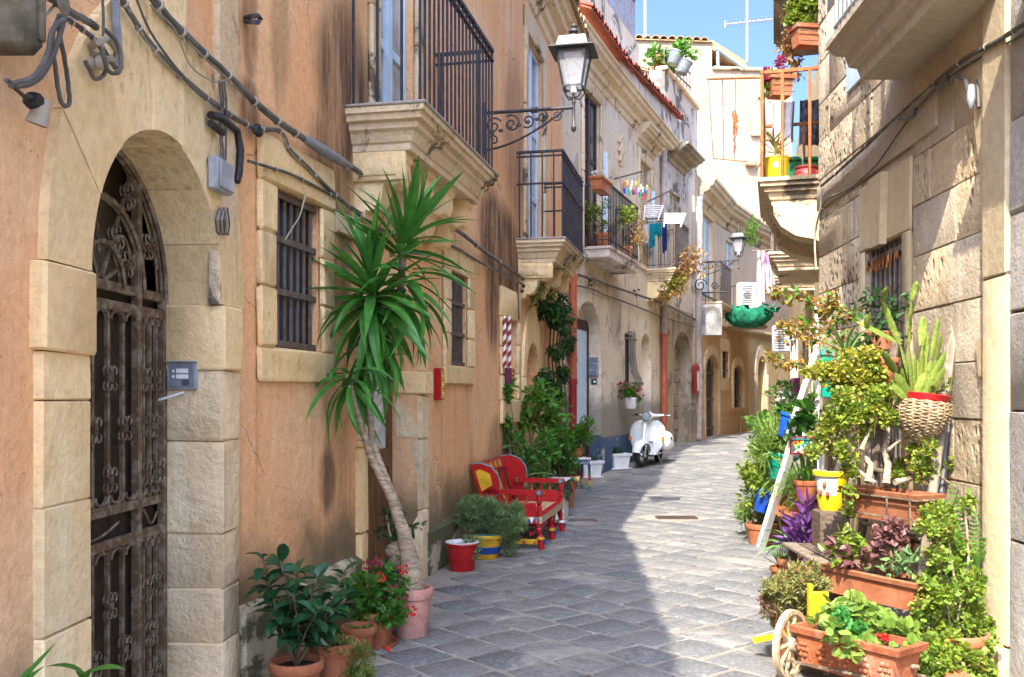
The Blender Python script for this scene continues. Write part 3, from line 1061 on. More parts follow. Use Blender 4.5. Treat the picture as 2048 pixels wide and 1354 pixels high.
# arched entrance behind the yucca
dw = 0.145
for x0, x1 in ((dd[0] - dw, dd[0]), (dd[1], dd[1] + 0.19)):
    for z0, z1 in ((-0.02, 0.52), (0.524, 1.06), (1.064, 1.40)):
        mb = MB()
        A2.blk(mb, x0, x1, z0, z1, -0.19, 0.035, 0.014, 0.006)
        mb.build('jamb_stone', M['cream_rough' if x0 > dd[0] else 'cream'], HA)
    mb = MB()
    A2.blk(mb, x0 - 0.02, x1 + 0.02, 1.404, 1.58, -0.19, 0.065, 0.014, 0.004)
    mb.build('impost', M['cream'], HA)
c, r = (dd[0] + dd[1]) / 2, (dd[1] - dd[0]) / 2
for k in range(5):
    t0, t1 = math.pi * k / 5 + 0.005, math.pi * (k + 1) / 5 - 0.005
    mb = MB()
    poly = [(c + r * math.cos(t0 + (t1 - t0) * i / 4), 1.582 + 0.56 * math.sin(t0 + (t1 - t0) * i / 4)) for i in range(5)] + [(c + (r + 0.17) * math.cos(t1 + (t0 - t1) * i / 4), 1.582 + 0.74 * math.sin(t1 + (t0 - t1) * i / 4)) for i in range(5)]
    mb.prism(poly, -0.19, 0.035, lambda a, z, o: A2.pt(a, z, o))
    mb.build('voussoir', M['cream'], HA, smooth=0)
mb = MB()
DO = -0.2
for x0, x1, z0, z1 in ((dd[0], dd[0] + 0.07, 0, 2.1), (dd[1] - 0.07, dd[1], 0, 2.1), (c - 0.05, c + 0.05, 0, 2.1), (dd[0] + 0.07, dd[1] - 0.07, 0.0, 0.12), (dd[0] + 0.07, dd[1] - 0.07, 0.86, 1.0), (dd[0] + 0.07, dd[1] - 0.07, 1.9, 2.05)):
    A2.blk(mb, x0, x1, z0, z1, DO - 0.05, DO, 0.004, 0)
wd = mb.build('wooden_door', M['brown'], HA)
for x0, x1 in ((dd[0] + 0.07, c - 0.05), (c + 0.05, dd[1] - 0.07)):
    for k in range(3):
        mb = MB()
        q0, q1 = x0 + (x1 - x0) * k / 3, x0 + (x1 - x0) * (k + 1) / 3
        A2.blk(mb, q0 + 0.004, q1 - 0.004, 0.12, 0.86, DO - 0.05, DO - 0.02, 0.008, 0)
        mb.build('plank', M['brown'], wd)
    mb = MB()
    A2.blk(mb, x0, x1, 1.0, 1.9, DO - 0.04, DO - 0.03, 0.001, 0)
    mb.build('pane', M['curtain'], wd)
mb = MB()
A2.blk(mb, dd[0] - 0.1, dd[1] + 0.1, -0.02, 0.04, -0.3, 0.02, 0.01, 0.002)
mb.build('doorstep', M['cream_rough'], HA)
# balconies
for (f, fr, px0, px1, zt, proj, gap, dz, ncorb) in ((f1, 'a', 690, None, 3.15, 0.50, 0.095, 5.6, 3), (f2, 'b', 1032, None, 3.157, 0.56, 0.085, 5.75, 2)):
    a0 = A2.a(px0)
    a1 = a0 + (1.98 if fr == 'a' else 1.72)
    frame_stones(A2, HA, f[0], f[1], 3.17, dz, 0.17 if fr == 'a' else 0.16, lint=0.25, parts=3, mat='cream_dark', off=0.04)
    french(A2, HA, f[0], f[1], 3.17, dz, -0.05, 'bluewhite')
    mb = MB()
    A2.blk(mb, f[0] - 0.1, f[1] + 0.1, 3.0, dz + 0.1, -0.5, -0.45, 0.001, 0)
    mb.build('room_wall', M['interior'], HA)
    b = slab(A2, HA, a0, a1, zt, proj, PROF, 'cream_dark')
    mb = MB()
    A2.blk(mb, a0 - 0.01, a1 + 0.01, zt + 0.001, zt + 0.022, 0.0, proj + 0.015, 0.006, 0)
    mb.build('slab_edge', M['greystone'], b)
    for k in range(ncorb + 1):
        a = a0 + 0.24 + (a1 - a0 - 0.48) * k / ncorb
        corbel(A2, b, a, 0.17, zt - 0.24, proj - 0.17, 0.42, 'cream')
    mb = MB()
    A2.blk(mb, a0 + 0.125, a0 + 0.155, zt - 0.42, zt - 0.242, 0.0, proj - 0.16, 0.004, 0.001)
    A2.blk(mb, a0 + 0.113, a0 + 0.125, zt - 0.39, zt - 0.272, 0.05, proj - 0.21, 0.006, 0.001)
    mb.build('corbel_panel', M['cream'], b)
    railing(A2, b, a0 + 0.04, a1 - 0.05, zt + 0.02, proj - 0.035, 0.98, gap, 0.016, 'iron', midrail=[0.93, 0.62] if fr == 'b' else [0.9], endgap=0.13)
# bare lintel band over the grilled windows
mb = MB()
A2.blk(mb, A2.a(664), A2.a(726), 2.36, 2.50, 0.0, 0.03, 0.012, 0.006)
mb.build('string_course', M['cream_dark'], HA)
def close_house(par, facs, zt, back, mat):
    """roof and back of a house whose street front is built in full"""
    q = [facs[0].pt(0, zt)] + [f.pt(f.L, zt) for f in facs]
    bk = [p + V(back) for p in q]
    n = len(q)
    mb = MB()
    mb.add(q + bk, [[i, i + 1, n + i + 1, n + i] for i in range(n - 1)])
    lo = [V((p.x, p.y, -0.1)) for p in q]
    lb = [V((p.x, p.y, -0.1)) for p in bk]
    mb.add(bk + lb, [[i, i + 1, n + i + 1, n + i] for i in range(n - 1)])
    mb.add([q[0], bk[0], lb[0], lo[0]], [[0, 1, 2, 3]])
    mb.add([q[-1], bk[-1], lb[-1], lo[-1]], [[0, 1, 2, 3]])
    return mb.build('roof_deck', M[mat], par, smooth=0)

# ------------------------------------------------------------------ the pale house with the red eave
HB = thing('pale_house', 'pale plastered house with red tiled eave, brown upper door and blue dado behind the scooter', 'house', B1.pt(0.5, 0))
TB = 6.95
ud = (B1.a(1166), B1.a(1199), 3.74, 6.3)
ad = (B1.a(1151), B1.L - 0.07)
uw = (B2.a(1278), B2.a(1300), 4.0, 6.05)
gw = (B2.a(1250), B2.a(1266), B2.z(1258, 772), B2.z(1258, 668))
na = (B2.a(1281), B2.a(1302))
mb = MB()
B1.wall(mb, rect(0, B1.L, -0.1, TB), [arch(ad[0], ad[1], -0.05, 2.3, 0.62), rect(*ud)], [0.24, 0.14])
B2.wall(mb, rect(0, B2.L, -0.1, TB), [rect(*gw), arch(na[0], na[1], 0.9, 2.1, 0.55), rect(*uw)], [0.12, 0.16, 0.12])
mb.build('wall', M['pale'], HB, smooth=0)
close_house(HB, [B1, B2], TB, (-7, 1.5, 0), 'tileold')
mb = MB()
B1.blk(mb, ad[0] - 0.1, ad[1] + 0.1, -0.05, 3.1, -0.28, -0.235, 0.001, 0)
mb.build('niche_back', M['pale'], HB)
mb = MB()
B2.blk(mb, na[0] - 0.1, na[1] + 0.1, 0.8, 2.8, -0.19, -0.16, 0.001, 0)
mb.build('niche_back', M['pale'], HB)
for f, a0, a1, z1 in ((B1, ad[1] + 0.005, B1.L, 0.62), (B2, 0.0, B2.a(1275), 0.60)):
    mb = MB()
    f.blk(mb, a0, a1, -0.05, zg(16) + z1, 0.0, 0.022, 0.006, 0.004)
    mb.build('dado', M['bluebase'], HB)
def rev(mb, d0, d1, z0, z1, p0, p1, b=0.004):
    """a block on the reveal of the arched niche, facing down the lane"""
    B1.blk(mb, ad[1] - p1, ad[1] - p0, z0, z1, d0, d1, b, 0)
mb = MB(); rev(mb, -0.235, 0.0, 0.0, 0.72, 0.0, 0.015); mb.build('dado', M['bluebase'], HB)
# arched brown door at the back of the niche
mb = MB()
for q0, q1, z0, z1 in ((ad[0], ad[0] + 0.06, 0, 2.6), (ad[1] - 0.13, ad[1] - 0.03, 0, 2.6), (ad[0] + 0.06, ad[1] - 0.13, 0, 0.9), (ad[0] + 0.06, ad[1] - 0.13, 2.45, 2.62)):
    B1.blk(mb, q0, q1, zg(15) + z0, zg(15) + z1, -0.232, -0.2, 0.01, 0)
d_ = mb.build('arched_door', M['darkbrown'], HB)
mb = MB(); B1.blk(mb, ad[0] + 0.06, ad[1] - 0.13, 0.9, 2.48, -0.23, -0.215, 0.001, 0); mb.build('pane', M['bluewhite'], d_)
zq = (1.72, 2.04)
mb = MB(); rev(mb, -0.215, -0.035, zq[0], zq[1], 0.0, 0.06); mx_ = mb.build('mailbox', M['silver'], None)
tag(mx_, 'grey metal block of letterboxes beside the arched brown door', 'mailbox')
for k in range(3):
    zz = zq[0] + (zq[1] - zq[0]) * (k + 0.5) / 3
    mb = MB(); rev(mb, -0.205, -0.045, zz - 0.045, zz + 0.045, 0.061, 0.068); rev(mb, -0.18, -0.07, zz + 0.012, zz + 0.022, 0.068, 0.071, 0.001); mb.build('flap', M['bluegrey'], mx_)
mb = MB(); rev(mb, -0.17, -0.07, 1.58, 1.67, 0.0, 0.02)
M['darkgreen'] = m_plain('dark_green_enamel', (0.012, 0.05, 0.04), 0.4)
pl = mb.build('house_number_plate', M['darkgreen'], None)
tag(pl, 'small dark green plate with a white panel under the letterboxes', 'plate')
mb = MB(); rev(mb, -0.125, -0.085, 1.61, 1.645, 0.02, 0.024, 0.001); mb.build('panel', M['white'], pl)
# window with a bellied grille
o = win(B2, HB, gw, 0.11, 0, (), glass='winshutter')
mb = MB()
for k in range(5):
    a = gw[0] + (gw[1] - gw[0]) * (k + 0.5) / 5
    zz = [gw[3] + 0.05, (gw[2] * 0.4 + gw[3] * 0.6), gw[2] * 0.72 + gw[3] * 0.28, gw[2] * 0.86 + gw[3] * 0.14, gw[2] + 0.03, gw[2] - 0.12]
    oo = [0.05, 0.06, 0.1, 0.17, 0.19, 0.12]
    mb = MB()
    mb.tube([B2.pt(a, z, f) for z, f in zip(zz, oo)], 0.011, 5)
    mb.build('bar', M['greyiron'], o)
for z, oo in ((gw[3] - 0.1, 0.07), (gw[2] + 0.05, 0.2)):
    mb = MB()
    B2.blk(mb, gw[0] - 0.03, gw[1] + 0.03, z - 0.02, z + 0.02, oo - 0.012, oo, 0.003, 0)
    B2.blk(mb, gw[0] - 0.03, gw[0] - 0.01, z - 0.018, z + 0.018, 0, oo - 0.013, 0.003, 0)
    B2.blk(mb, gw[1] + 0.01, gw[1] + 0.03, z - 0.018, z + 0.018, 0, oo - 0.013, 0.003, 0)
    mb.build('rail', M['greyiron'], o)
mb = MB()
B2.blk(mb, gw[0] - 0.08, gw[1] + 0.08, gw[2] - 0.07, gw[2] - 0.002, 0, 0.05)
mb.build('sill', M['terracotta'], HB)
frame_stones(B1, HB, ud[0], ud[1], ud[2], ud[3], 0.13, lint=0.2, mat='cream_dark', parts=2)
french(B1, HB, ud[0], ud[1], ud[2], ud[3], -0.05, 'darkbrown', 'darkglass', name='upper_door')
frame_stones(B2, HB, uw[0], uw[1], uw[2], uw[3], 0.14, sill=0.1, lint=0.22, mat='cream_dark', parts=2)
french(B2, HB, uw[0], uw[1], uw[2], uw[3], -0.05, 'palewood', 'glass', name='upper_window')
u2 = (B2.a(1318) - 0.30, B2.a(1318), 4.0, 5.9)
for f, a, z0, z1 in ((B1, B1.a(1203) + 0.05, 3.85, 5.55), (B2, uw[1] + 0.02, 4.0, 5.6)):
    mb = MB()
    f.blk(mb, a, a + 0.03, z0, z1, 0.0, 0.09, 0.006, 0)
    mb.build('shutter', M['bluewhite'], HB)
mb = MB()
c_ = B2.pt(B2.a(1240), 5.9, 0.0)
mb.add(*[[], []])
for k in range(8):
    t = 2 * math.pi * k / 8
    mb.ball(B2.pt(B2.a(1240) + 0.13 * math.cos(t), 5.85 + 0.24 * math.sin(t), 0.01), 0.06, 6, 4)
mb.ball(B2.pt(B2.a(1240), 5.85, 0.0), (0.08, 0.1, 0.2), 8, 6)
mb.build('stucco_ornament', M['cream_dark'], HB)
for f, aa in ((B1, ud), (B2, uw)):
    cornice(f, HB, aa[0] - 0.3, aa[1] + 0.3, aa[3] + 0.62, [(p * 0.9, z * 0.9) for p, z in CORN], 'cream_dark', 'door_cornice')
cornice(B1, HB, 0.0, B1.L, TB, CORN, 'cream_dark')
cornice(B2, HB, 0.0, B2.L, TB, CORN, 'cream_dark')
eb = lambda a: TB + 0.12
ec = lambda a: TB + 0.12 + 0.07 * a
for k_ in range(6):
    mb = MB(); x_ = B2.L * k_ / 6; B2.blk(mb, x_, x_ + B2.L / 6, TB - 0.02, ec(x_) - 0.02, -0.2, 0.34, 0.01, 0.004); mb.build('eave_stone', M['grimy'], HB)
tiles_row(B1, HB, 0.0, B1.L, eb, 0.47, 0.15, 'tile', L=0.26, drop=0.1)
tiles_row(B2, HB, 0.0, B2.L, ec, 0.46, 0.15, 'tile', L=0.26, drop=0.1)
# set back upper storey with a grimy parapet and terrace railing
mb = MB()
B1s = Fac(B1.pt(-0.8, 0, -0.62).xy, B1.pt(B1.L, 0, -0.62).xy)
B2s = Fac(B1s.p1, B2.pt(B2.L - 0.1, 0, -0.55).xy)
for f in (B1s, B2s):
    f.blk(mb, 0, f.L, TB - 0.1, 9.15, -0.25, 0, 0.02, 0)
mb.build('parapet', M['grimy'], HB)
mb = MB(); mb.box((0, 0, 0), (0.025, 0.02, 0.95)); me_ = mb.mesh('baluster', M['greyiron'])
k = 0
tr_ = thing('terrace_railing', 'brown grey iron railing along the roof terrace above the red eave', 'railing', B2s.pt(1, 9.15, 0))
while k * 0.12 < B2s.L:
    link('baluster', me_, None, tr_, B2s.M(k * 0.12, 9.63, -0.1)); k += 1
mb = MB(); B2s.blk(mb, 0, B2s.L, 10.1, 10.14, -0.12, -0.08, 0.005, 0); B2s.blk(mb, 0, B2s.L, 9.2, 9.23, -0.115, -0.085, 0.005, 0); mb.build('handrail', M['greyiron'], tr_)
mb = MB()
B2s.blk(mb, 1.0, B2s.L, 9.0, 11.5, -3.0, -2.2, 0.02, 0)
mb.build('attic_wall', M['greystone'], HB)
tiles_row(B2s, HB, B2s.L - 0.1, B2s.L + 0.9, 8.55, 0.25, 0.17, 'tileold', L=0.5, drop=0.2)

# third balcony (flowers) and fourth balcony (laundry) of the pale house
PR3 = [(0, 0), (0, 0.04), (0.03, 0.05), (0.03, 0.17), (0.06, 0.19), (0.12, 0.2)]
b3a = B1.a(1165) - 0.05
b3 = slab(B1, HB, b3a, b3a + 2.15, 3.74, 0.47, PR3, 'grimy')
railing(B1, b3, b3a + 0.04, b3a + 2.1, 3.74, 0.43, 0.97, 0.1, 0.016, 'iron', midrail=[0.1], endgap=0.12)
b4a = B2.a(1291)
b4 = slab(B2, HB, b4a, b4a + 1.55, 3.95, 0.62, PROF, 'cream_dark')
railing(B2, b4, b4a + 0.03, b4a + 1.5, 3.96, 0.58, 1.0, 0.085, 0.018, 'greyiron', midrail=[0.93, 0.06], endgap=0.11)
for k in range(2):
    corbel(B2, b4, b4a + 0.25 + k * 1.05, 0.2, 3.71, 0.45, 0.4, 'cream')

# ------------------------------------------------------------------ the rough stone house
HC = thing('rough_stone_house', 'narrow weathered stone house with a grimy blank parapet beyond the scooter', 'house', C1.pt(0.5, zg(21)))
TC = 8.55
cd = (C1.a(1339), C1.a(1361), 3.95, 6.0)
ca_ = (C1.a(1347), C1.a(1383))
mb = MB()
C1.wall(mb, rect(0, C1.L, -0.1, 3.4), [arch(ca_[0], ca_[1], 0.1, 2.2, 0.7)], [0.35])
mb.build('lower_wall', M['dingy'], HC, smooth=0)
mb = MB()
C1.wall(mb, rect(0, C1.L, 3.4, TC), [rect(*cd)], [0.12])
mb.add([C1.pt(0, 3.4), C1.pt(0, TC), C1.pt(0, TC) + V((-1.2, 0.15, 0)), C1.pt(0, 3.4) + V((-1.2, 0.15, 0))], [[0, 1, 2, 3]])
mb.build('upper_wall', M['grimy'], HC, smooth=0)
mb = MB()
C1.blk(mb, ca_[0] - 0.1, ca_[1] + 0.1, 0, 3.2, -0.4, -0.35, 0.001, 0)
mb.build('niche_back', M['dingy'], HC)
for k in range(9):
    for j in range(3):
        mb = MB()
        w_ = (ca_[1] - ca_[0]) / 3
        zz = 0.26 + k * 0.29
        if zz > 2.5:
            continue
        C1.blk(mb, ca_[0] + w_ * (j + 0.15 * (k % 2)), ca_[0] + w_ * (j + 0.93 + 0.07 * (k % 2)), zz, zz + 0.275, -0.36, -0.335 + RND.uniform(0, 0.02), 0.02, 0.012)
        mb.build('stone_block', M['dingy'], HC)
close_house(HC, [C1], TC - 0.4, (-5, 2, 0), 'tileold')
mb = MB(); C1.blk(mb, -0.05, C1.L, TC, TC + 0.09, -0.2, 0.07, 0.02, 0.004); mb.build('coping', M['cream_dark'], HC)
french(C1, HC, cd[0], cd[1], cd[2], cd[3], -0.06, 'palewood', 'glass')
cornice(C1, HC, cd[0] - 0.35, cd[1] + 0.35, 6.95, [(p * 1.5, z * 0.8) for p, z in CORN], 'dingy', 'door_cornice')
mb = MB(); C1.blk(mb, C1.L - 0.55, C1.L, -0.1, 6.9, 0, 0.06, 0.02, 0.01); mb.build('pilaster', M['dingy'], HC)

# ------------------------------------------------------------------ the orange and beige curved house
HD = thing('orange_house', 'curved house with orange plaster ground floor and beige upper floor at the bend', 'house', D1.pt(0.5, zg(24)))
TD = 6.6
md = (D1.a(1409), D1.a(1436), zg(25) - 0.05, 2.05, 0.45)
mw = (D2.a(1443), D2.a(1456), D2.z(1450, 757), D2.z(1450, 703))
mw2 = (D2.a(1465), D2.a(1484))
bd = (D1.a(1404), D1.a(1424), 3.95, 6.1)
ZB = 3.45
mb = MB()
D1.wall(mb, rect(0, D1.L, -0.1, ZB), [arch(*md[:5])], [0.2])
D2.wall(mb, rect(0, D2.L, -0.1, ZB - 0.12), [rect(*mw), arch(mw2[0], mw2[1], 1.02, 2.0, 0.32)], [0.15, 0.15])
mb.build('lower_wall', M['orange'], HD, smooth=0)
mb = MB()
D3.wall(mb, rect(0, D3.L, -0.1, ZB - 0.2), [arch(D3.a(1513), D3.a(1530), 0.2, 2.1, 0.6)], [0.2])
mb.build('lower_wall', M['yellow'], HD, smooth=0)
mb = MB()
D1.wall(mb, rect(0, D1.L, ZB, TD), [rect(*bd)], [0.12])
D2.wall(mb, rect(0, D2.L, ZB - 0.12, TD), [rect(D2.a(1452), D2.a(1466), 4.0, 5.9)], [0.12])
D3.wall(mb, rect(0, D3.L, ZB - 0.2, TD), [])
mb.build('upper_wall', M['beige'], HD, smooth=0)
close_house(HD, [D1, D2, D3], TD, (-3.6, 2.6, 0), 'tileold')
for f in (D1, D2, D3):
    cornice(f, HD, -0.02, f.L + 0.02, TD + 0.25 + (0.003 if f is D2 else 0), [(p * 1.4, z * 1.5) for p, z in CORN], 'cream_dark')
    mb = MB(); f.blk(mb, 0, f.L, ZB - 0.1, ZB + 0.02, 0, 0.07, 0.015, 0.006); mb.build('string_course', M['cream_dark'], HD)
for f, q in ((D1, (md[0] - 0.28, md[0] - 0.06)), (D1, (md[1] + 0.06, md[1] + 0.9)), (D2, (0.05, 1.9)), (D2, (2.2, D2.L))):
    mb = MB(); f.blk(mb, q[0], q[1], 0.1, zg(25) + 0.52, 0, 0.05, 0.012, 0.004); mb.build('plinth', M['orange'], HD)
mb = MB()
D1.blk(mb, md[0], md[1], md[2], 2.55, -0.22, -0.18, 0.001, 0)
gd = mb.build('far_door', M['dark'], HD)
grille(D1, gd, md[0] + 0.02, md[1] - 0.02, zg(25), 2.4, -0.12, 6, (0.5, 1.3, 2.0), 'greyiron', 0.02)
def arch_trim(f, par, a0, a1, z0, zs, rise, w, mat, n=5):
    c, r = (a0 + a1) / 2, (a1 - a0) / 2
    for k in range(n):
        t0, t1 = math.pi * k / n + 0.01, math.pi * (k + 1) / n - 0.01
        mb = MB()
        poly = [(c + r * math.cos(t0 + (t1 - t0) * i / 3), zs + rise * math.sin(t0 + (t1 - t0) * i / 3)) for i in range(4)] + [(c + (r + w) * math.cos(t1 + (t0 - t1) * i / 3), zs + (rise + w * 1.3) * math.sin(t1 + (t0 - t1) * i / 3)) for i in range(4)]
        mb.prism(poly, 0.0, 0.05, lambda a, z, o: f.pt(a, z, o))
        mb.build('voussoir', M[mat], par, smooth=0)
    for x0, x1 in ((a0 - w, a0), (a1, a1 + w)):
        mb = MB(); f.blk(mb, x0, x1, z0, zs - 0.004, 0, 0.05); mb.build('jamb_stone', M[mat], par)
arch_trim(D1, HD, md[0], md[1], zg(25), md[3], md[4], 0.2, 'cream_dark')
arch_trim(D2, HD, mw2[0], mw2[1], 1.0, 2.0, 0.32, 0.18, 'cream')
frame_stones(D2, HD, mw[0], mw[1], mw[2], mw[3], 0.1, sill=0.35, lint=0.35, mat='cream', parts=1)
win(D2, HD, mw, 0.12, 3, (0.3, 0.7), 'greyiron')
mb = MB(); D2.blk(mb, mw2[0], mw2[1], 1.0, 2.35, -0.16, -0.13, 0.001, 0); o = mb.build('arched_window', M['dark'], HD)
grille(D2, o, mw2[0] + 0.02, mw2[1] - 0.02, 1.02, 2.25, -0.06, 4, (1.3, 1.8), 'greyiron', 0.02)
mb = MB(); D3.blk(mb, D3.a(1513), D3.a(1530), 0.2, 2.7, -0.22, -0.18, 0.001, 0); mb.build('arched_door', M['palewood'], HD)
arch_trim(D3, HD, D3.a(1513), D3.a(1530), 0.25, 2.1, 0.6, 0.25, 'beige')
french(D1, HD, bd[0], bd[1], bd[2], bd[3], -0.05, 'bluewhite', 'curtain')
frame_stones(D1, HD, bd[0], bd[1], bd[2], bd[3], 0.2, lint=0.3, mat='cream', parts=2)
french(D2, HD, D2.a(1452), D2.a(1466), 4.0, 5.9, -0.05, 'bluewhite', 'curtain')
b5 = slab(D1, HD, D1.a(1400), D1.a(1400) + 1.8, 3.78, 0.55, PROF2, 'cream_dark')
railing(D1, b5, D1.a(1400) + 0.05, D1.a(1400) + 1.75, 3.78, 0.5, 1.0, 0.12, 0.02, 'greyiron', endgap=0.14)
for k in range(2):
    corbel(D1, b5, D1.a(1400) + 0.25 + 1.2 * k, 0.2, 3.63, 0.4, 0.35, 'cream_dark')
b6 = slab(D2, HD, D2.a(1450), D2.a(1450) + 2.0, 3.55, 0.8, PROF2, 'cream_dark')
railing(D2, b6, D2.a(1450) + 0.05, D2.a(1450) + 1.95, 3.55, 0.74, 1.0, 0.16, 0.016, 'greyiron', endgap=0.16)

# ------------------------------------------------------------------ the tall cream house behind
HE = thing('tall_cream_house', 'tall sunlit cream house with stepped top behind the orange house', 'house', (7, 34.5, 0))
E = Fac((3.5, 34.0), (10.2, 34.6))
mb = MB()
za, zb = 14.15, 13.15
E.wall(mb, [(0, 0), (E.L, 0), (E.L, zb), (E.a(1424), zb), (E.a(1424), za), (E.a(1305), za), (0, za)], [])
bk = V((-1.5, 7, 0))
for a0, a1, z in ((0, E.a(1424), za), (E.a(1424), E.L, zb)):
    mb.add([E.pt(a0, z), E.pt(a1, z), E.pt(a1, z) + bk, E.pt(a0, z) + bk], [[0, 1, 2, 3]])
mb.add([E.pt(E.a(1424), zb), E.pt(E.a(1424), za), E.pt(E.a(1424), za) + bk, E.pt(E.a(1424), zb) + bk], [[0, 1, 2, 3]])
mb.add([E.pt(E.L, 0), E.pt(E.L, zb), E.pt(E.L, zb) + bk, E.pt(E.L, 0) + bk], [[0, 1, 2, 3]])
mb.add([E.pt(0, 0) + bk, E.pt(E.L, 0) + bk, E.pt(E.L, za) + bk, E.pt(0, za) + bk], [[0, 1, 2, 3]])
mb.build('wall', M['creamtall'], HE, smooth=0)
mb = MB(); E.blk(mb, E.a(1424) + 0.01, E.L + 0.1, zb, zb + 0.1, -1, 0.12, 0.02, 0.01); mb.build('coping', M['cream_dark'], HE)
tiles_row(E, HE, 0, E.a(1424), za + 0.02, 0.12, 0.3, 'tileold', L=0.5, drop=0.05)
mb = MB(); mb.prism([(0, 0), (1.25, -0.75), (1.3, -0.95), (1.1, -1.0), (0, -0.35)], 0, 6, lambda u, v, d: E.pt(E.a(1424) + u, za + v + 0.1, -d)); mb.build('side_roof', M['tileold'], HE, smooth=0)
mb = MB(); mb.tube([E.pt(E.a(1424) + 0.15, za - 0.25, 0.06), E.pt(E.a(1424) + 1.2, za - 0.95, 0.06)], 0.09, 7); mb.tube([E.pt(E.a(1424) + 0.2, za - 0.3, 0.06), E.pt(E.a(1424) + 0.2, zb + 0.1, 0.06)], 0.07, 7); mb.build('gutter', M['bluegrey'], HE)
mb = MB(); E.blk(mb, E.a(1490), E.a(1510), 9.7, 10.15, 0, 0.3, 0.05, 0.03); mb.build('stone_bracket', M['cream_dark'], HE)
mb = MB(); E.blk(mb, E.a(1500), E.a(1520), 10.8, 11.5, 0, 0.2, 0.05, 0.02); mb.build('stone_bracket', M['cream'], HE)

# ------------------------------------------------------------------ the right stone house
HR = thing('stone_house', 'near house on the right of pitted limestone blocks with a barred window', 'house', R1.pt(15, 0))
TR = 5.95
rw = (R1.a(1810), R1.a(1735), 0.55, 2.46)
mb = MB()
R1.wall(mb, rect(0, R1.L, -0.1, TR), [rect(*rw)], [0.22])
R2.wall(mb, rect(0, R2.L, -0.1, TR), [])
for f in (R1,):
    mb.add([f.pt(0, TR), f.pt(f.L, TR), f.pt(f.L, TR) + V((6, 0, 0)), f.pt(0, TR) + V((6, 0, 0))], [[0, 1, 2, 3]])
mb.build('wall', M['ashlar'], HR, smooth=0)
z = -0.05
row = 0
aN, aF = R1.a(1984), R1.L
XC = [(rw[0] - 0.17, rw[1] + 0.14, 0.3, 2.95), (R1.a(1845, 0) - 0.0, R1.a(1700), 3.0, 3.32)]
mats = ['ashlar', 'ashlar_warm', 'ashlar_pit']
while z < TR - 0.1:
    h = RND.uniform(0.27, 0.36)
    a = aN + 0.01
    first = True
    while a < aF - 0.05:
        L = RND.uniform(0.45, 0.85) * (0.6 if first and row % 2 else 1)
        first = False
        b = min(a + L, aF + (0.02))
        if aF - b < 0.2:
            b = aF + 0.012
        segs = [(a, b)]
        for (x0, x1, z0, z1) in XC[:1]:
            if z + h > z0 and z < z1:
                ns = []
                for (p, q) in segs:
                    if q <= x0 or p >= x1:
                        ns.append((p, q))
                    else:
                        if p < x0 - 0.06:
                            ns.append((p, x0))
                        if q > x1 + 0.06:
                            ns.append((x1, q))
                segs = ns
        for (p, q) in segs:
            far = p > aN + 1.6
            mat = RND.choice(['ashlar_pit', 'ashlar_pit', 'ashlar']) if far and z > 1.6 else RND.choice(['ashlar_warm', 'ashlar', 'ashlar'])
            mb = MB()
            R1.blk(mb, p + 0.002, q - 0.002, z + 0.002, z + h - 0.002, -0.03, 0.012 + RND.uniform(-0.004, 0.004), 0.006, 0.002)
            mb.build('stone_block', M[mat], HR)
        a = b
    z += h
    row += 1
for k in range(22):
    mb = MB()
    R2.blk(mb, 0.015, R2.L, k * 0.33, k * 0.33 + 0.325, 0, 0.02, 0.012, 0.006)
    mb.build('corner_stone', M['ashlar_pit'], HR)
# smooth band, window surround, keystone, pilaster and jamb
mb = MB(); R1.blk(mb, R1.a(1880), aF + 0.015, 3.00, 3.22, 0, 0.028, 0.008, 0.004); mb.build('string_course', M['ashlar'], HR)
for (p, q, z0, z1, o, n) in ((rw[0] - 0.16, rw[0] - 0.003, 0.3, 2.46, 0.028, 'jamb_stone'), (rw[1] + 0.003, rw[1] + 0.13, 0.3, 2.46, 0.028, 'jamb_stone'), (rw[0] - 0.16, rw[1] + 0.13, 2.462, 2.94, 0.026, 'lintel'), (rw[0] - 0.2, rw[1] + 0.17, 0.3, 0.548, 0.08, 'sill')):
    mb = MB(); R1.blk(mb, p, q, z0, z1, 0.0, o, 0.012, 0.004); mb.build(n, M['ochreplaster'], HR)
kc = (rw[0] + rw[1]) / 2
mb = MB(); mb.prism([(-0.1, 2.44), (0.1, 2.44), (0.13, 2.93), (-0.13, 2.93)], 0.024, 0.075, lambda a, z, o: R1.pt(kc + a, z, o)); mb.build('keystone', M['ochreplaster'], HR, smooth=0)
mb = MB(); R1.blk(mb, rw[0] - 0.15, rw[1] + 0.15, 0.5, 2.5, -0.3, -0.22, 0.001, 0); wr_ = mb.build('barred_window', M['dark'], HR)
for k in range(4):
    mb = MB(); x = rw[0] + (rw[1] - rw[0]) * k / 4
    R1.blk(mb, x + 0.02, x + (rw[1] - rw[0]) / 4 - 0.02, 0.6, 2.4, -0.22, -0.19, 0.006, 0); mb.build('shutter', M['oldwood' if k % 2 else 'brown'], wr_)
grille(R1, wr_, rw[0], rw[1], 0.56, 2.45, -0.02, 8, (0.7, 1.5, 2.38), 'greyiron', 0.022)
mb = MB()
for k in range(22):
    x = rw[0] + (rw[1] - rw[0]) * RND.random()
    mb.tube([R1.pt(x, 2.37, 0.005), R1.pt(x + RND.uniform(-0.02, 0.02), 2.37 - RND.uniform(0.03, 0.1), 0.012)], 0.006, 4)
mb.build('dry_twine', M['rust'], wr_, kind='stuff')
pa, pb = R1.a(2036), R1.a(1986)
for z0, z1, o in ((-0.05, 0.14, 0.09), (0.145, 2.0, 0.06), (2.004, TR, 0.058)):
    mb = MB(); R1.blk(mb, pa, pb, z0, z1, 0, o, 0.012, 0.004); mb.build('pilaster', M['ochreplaster'], HR)
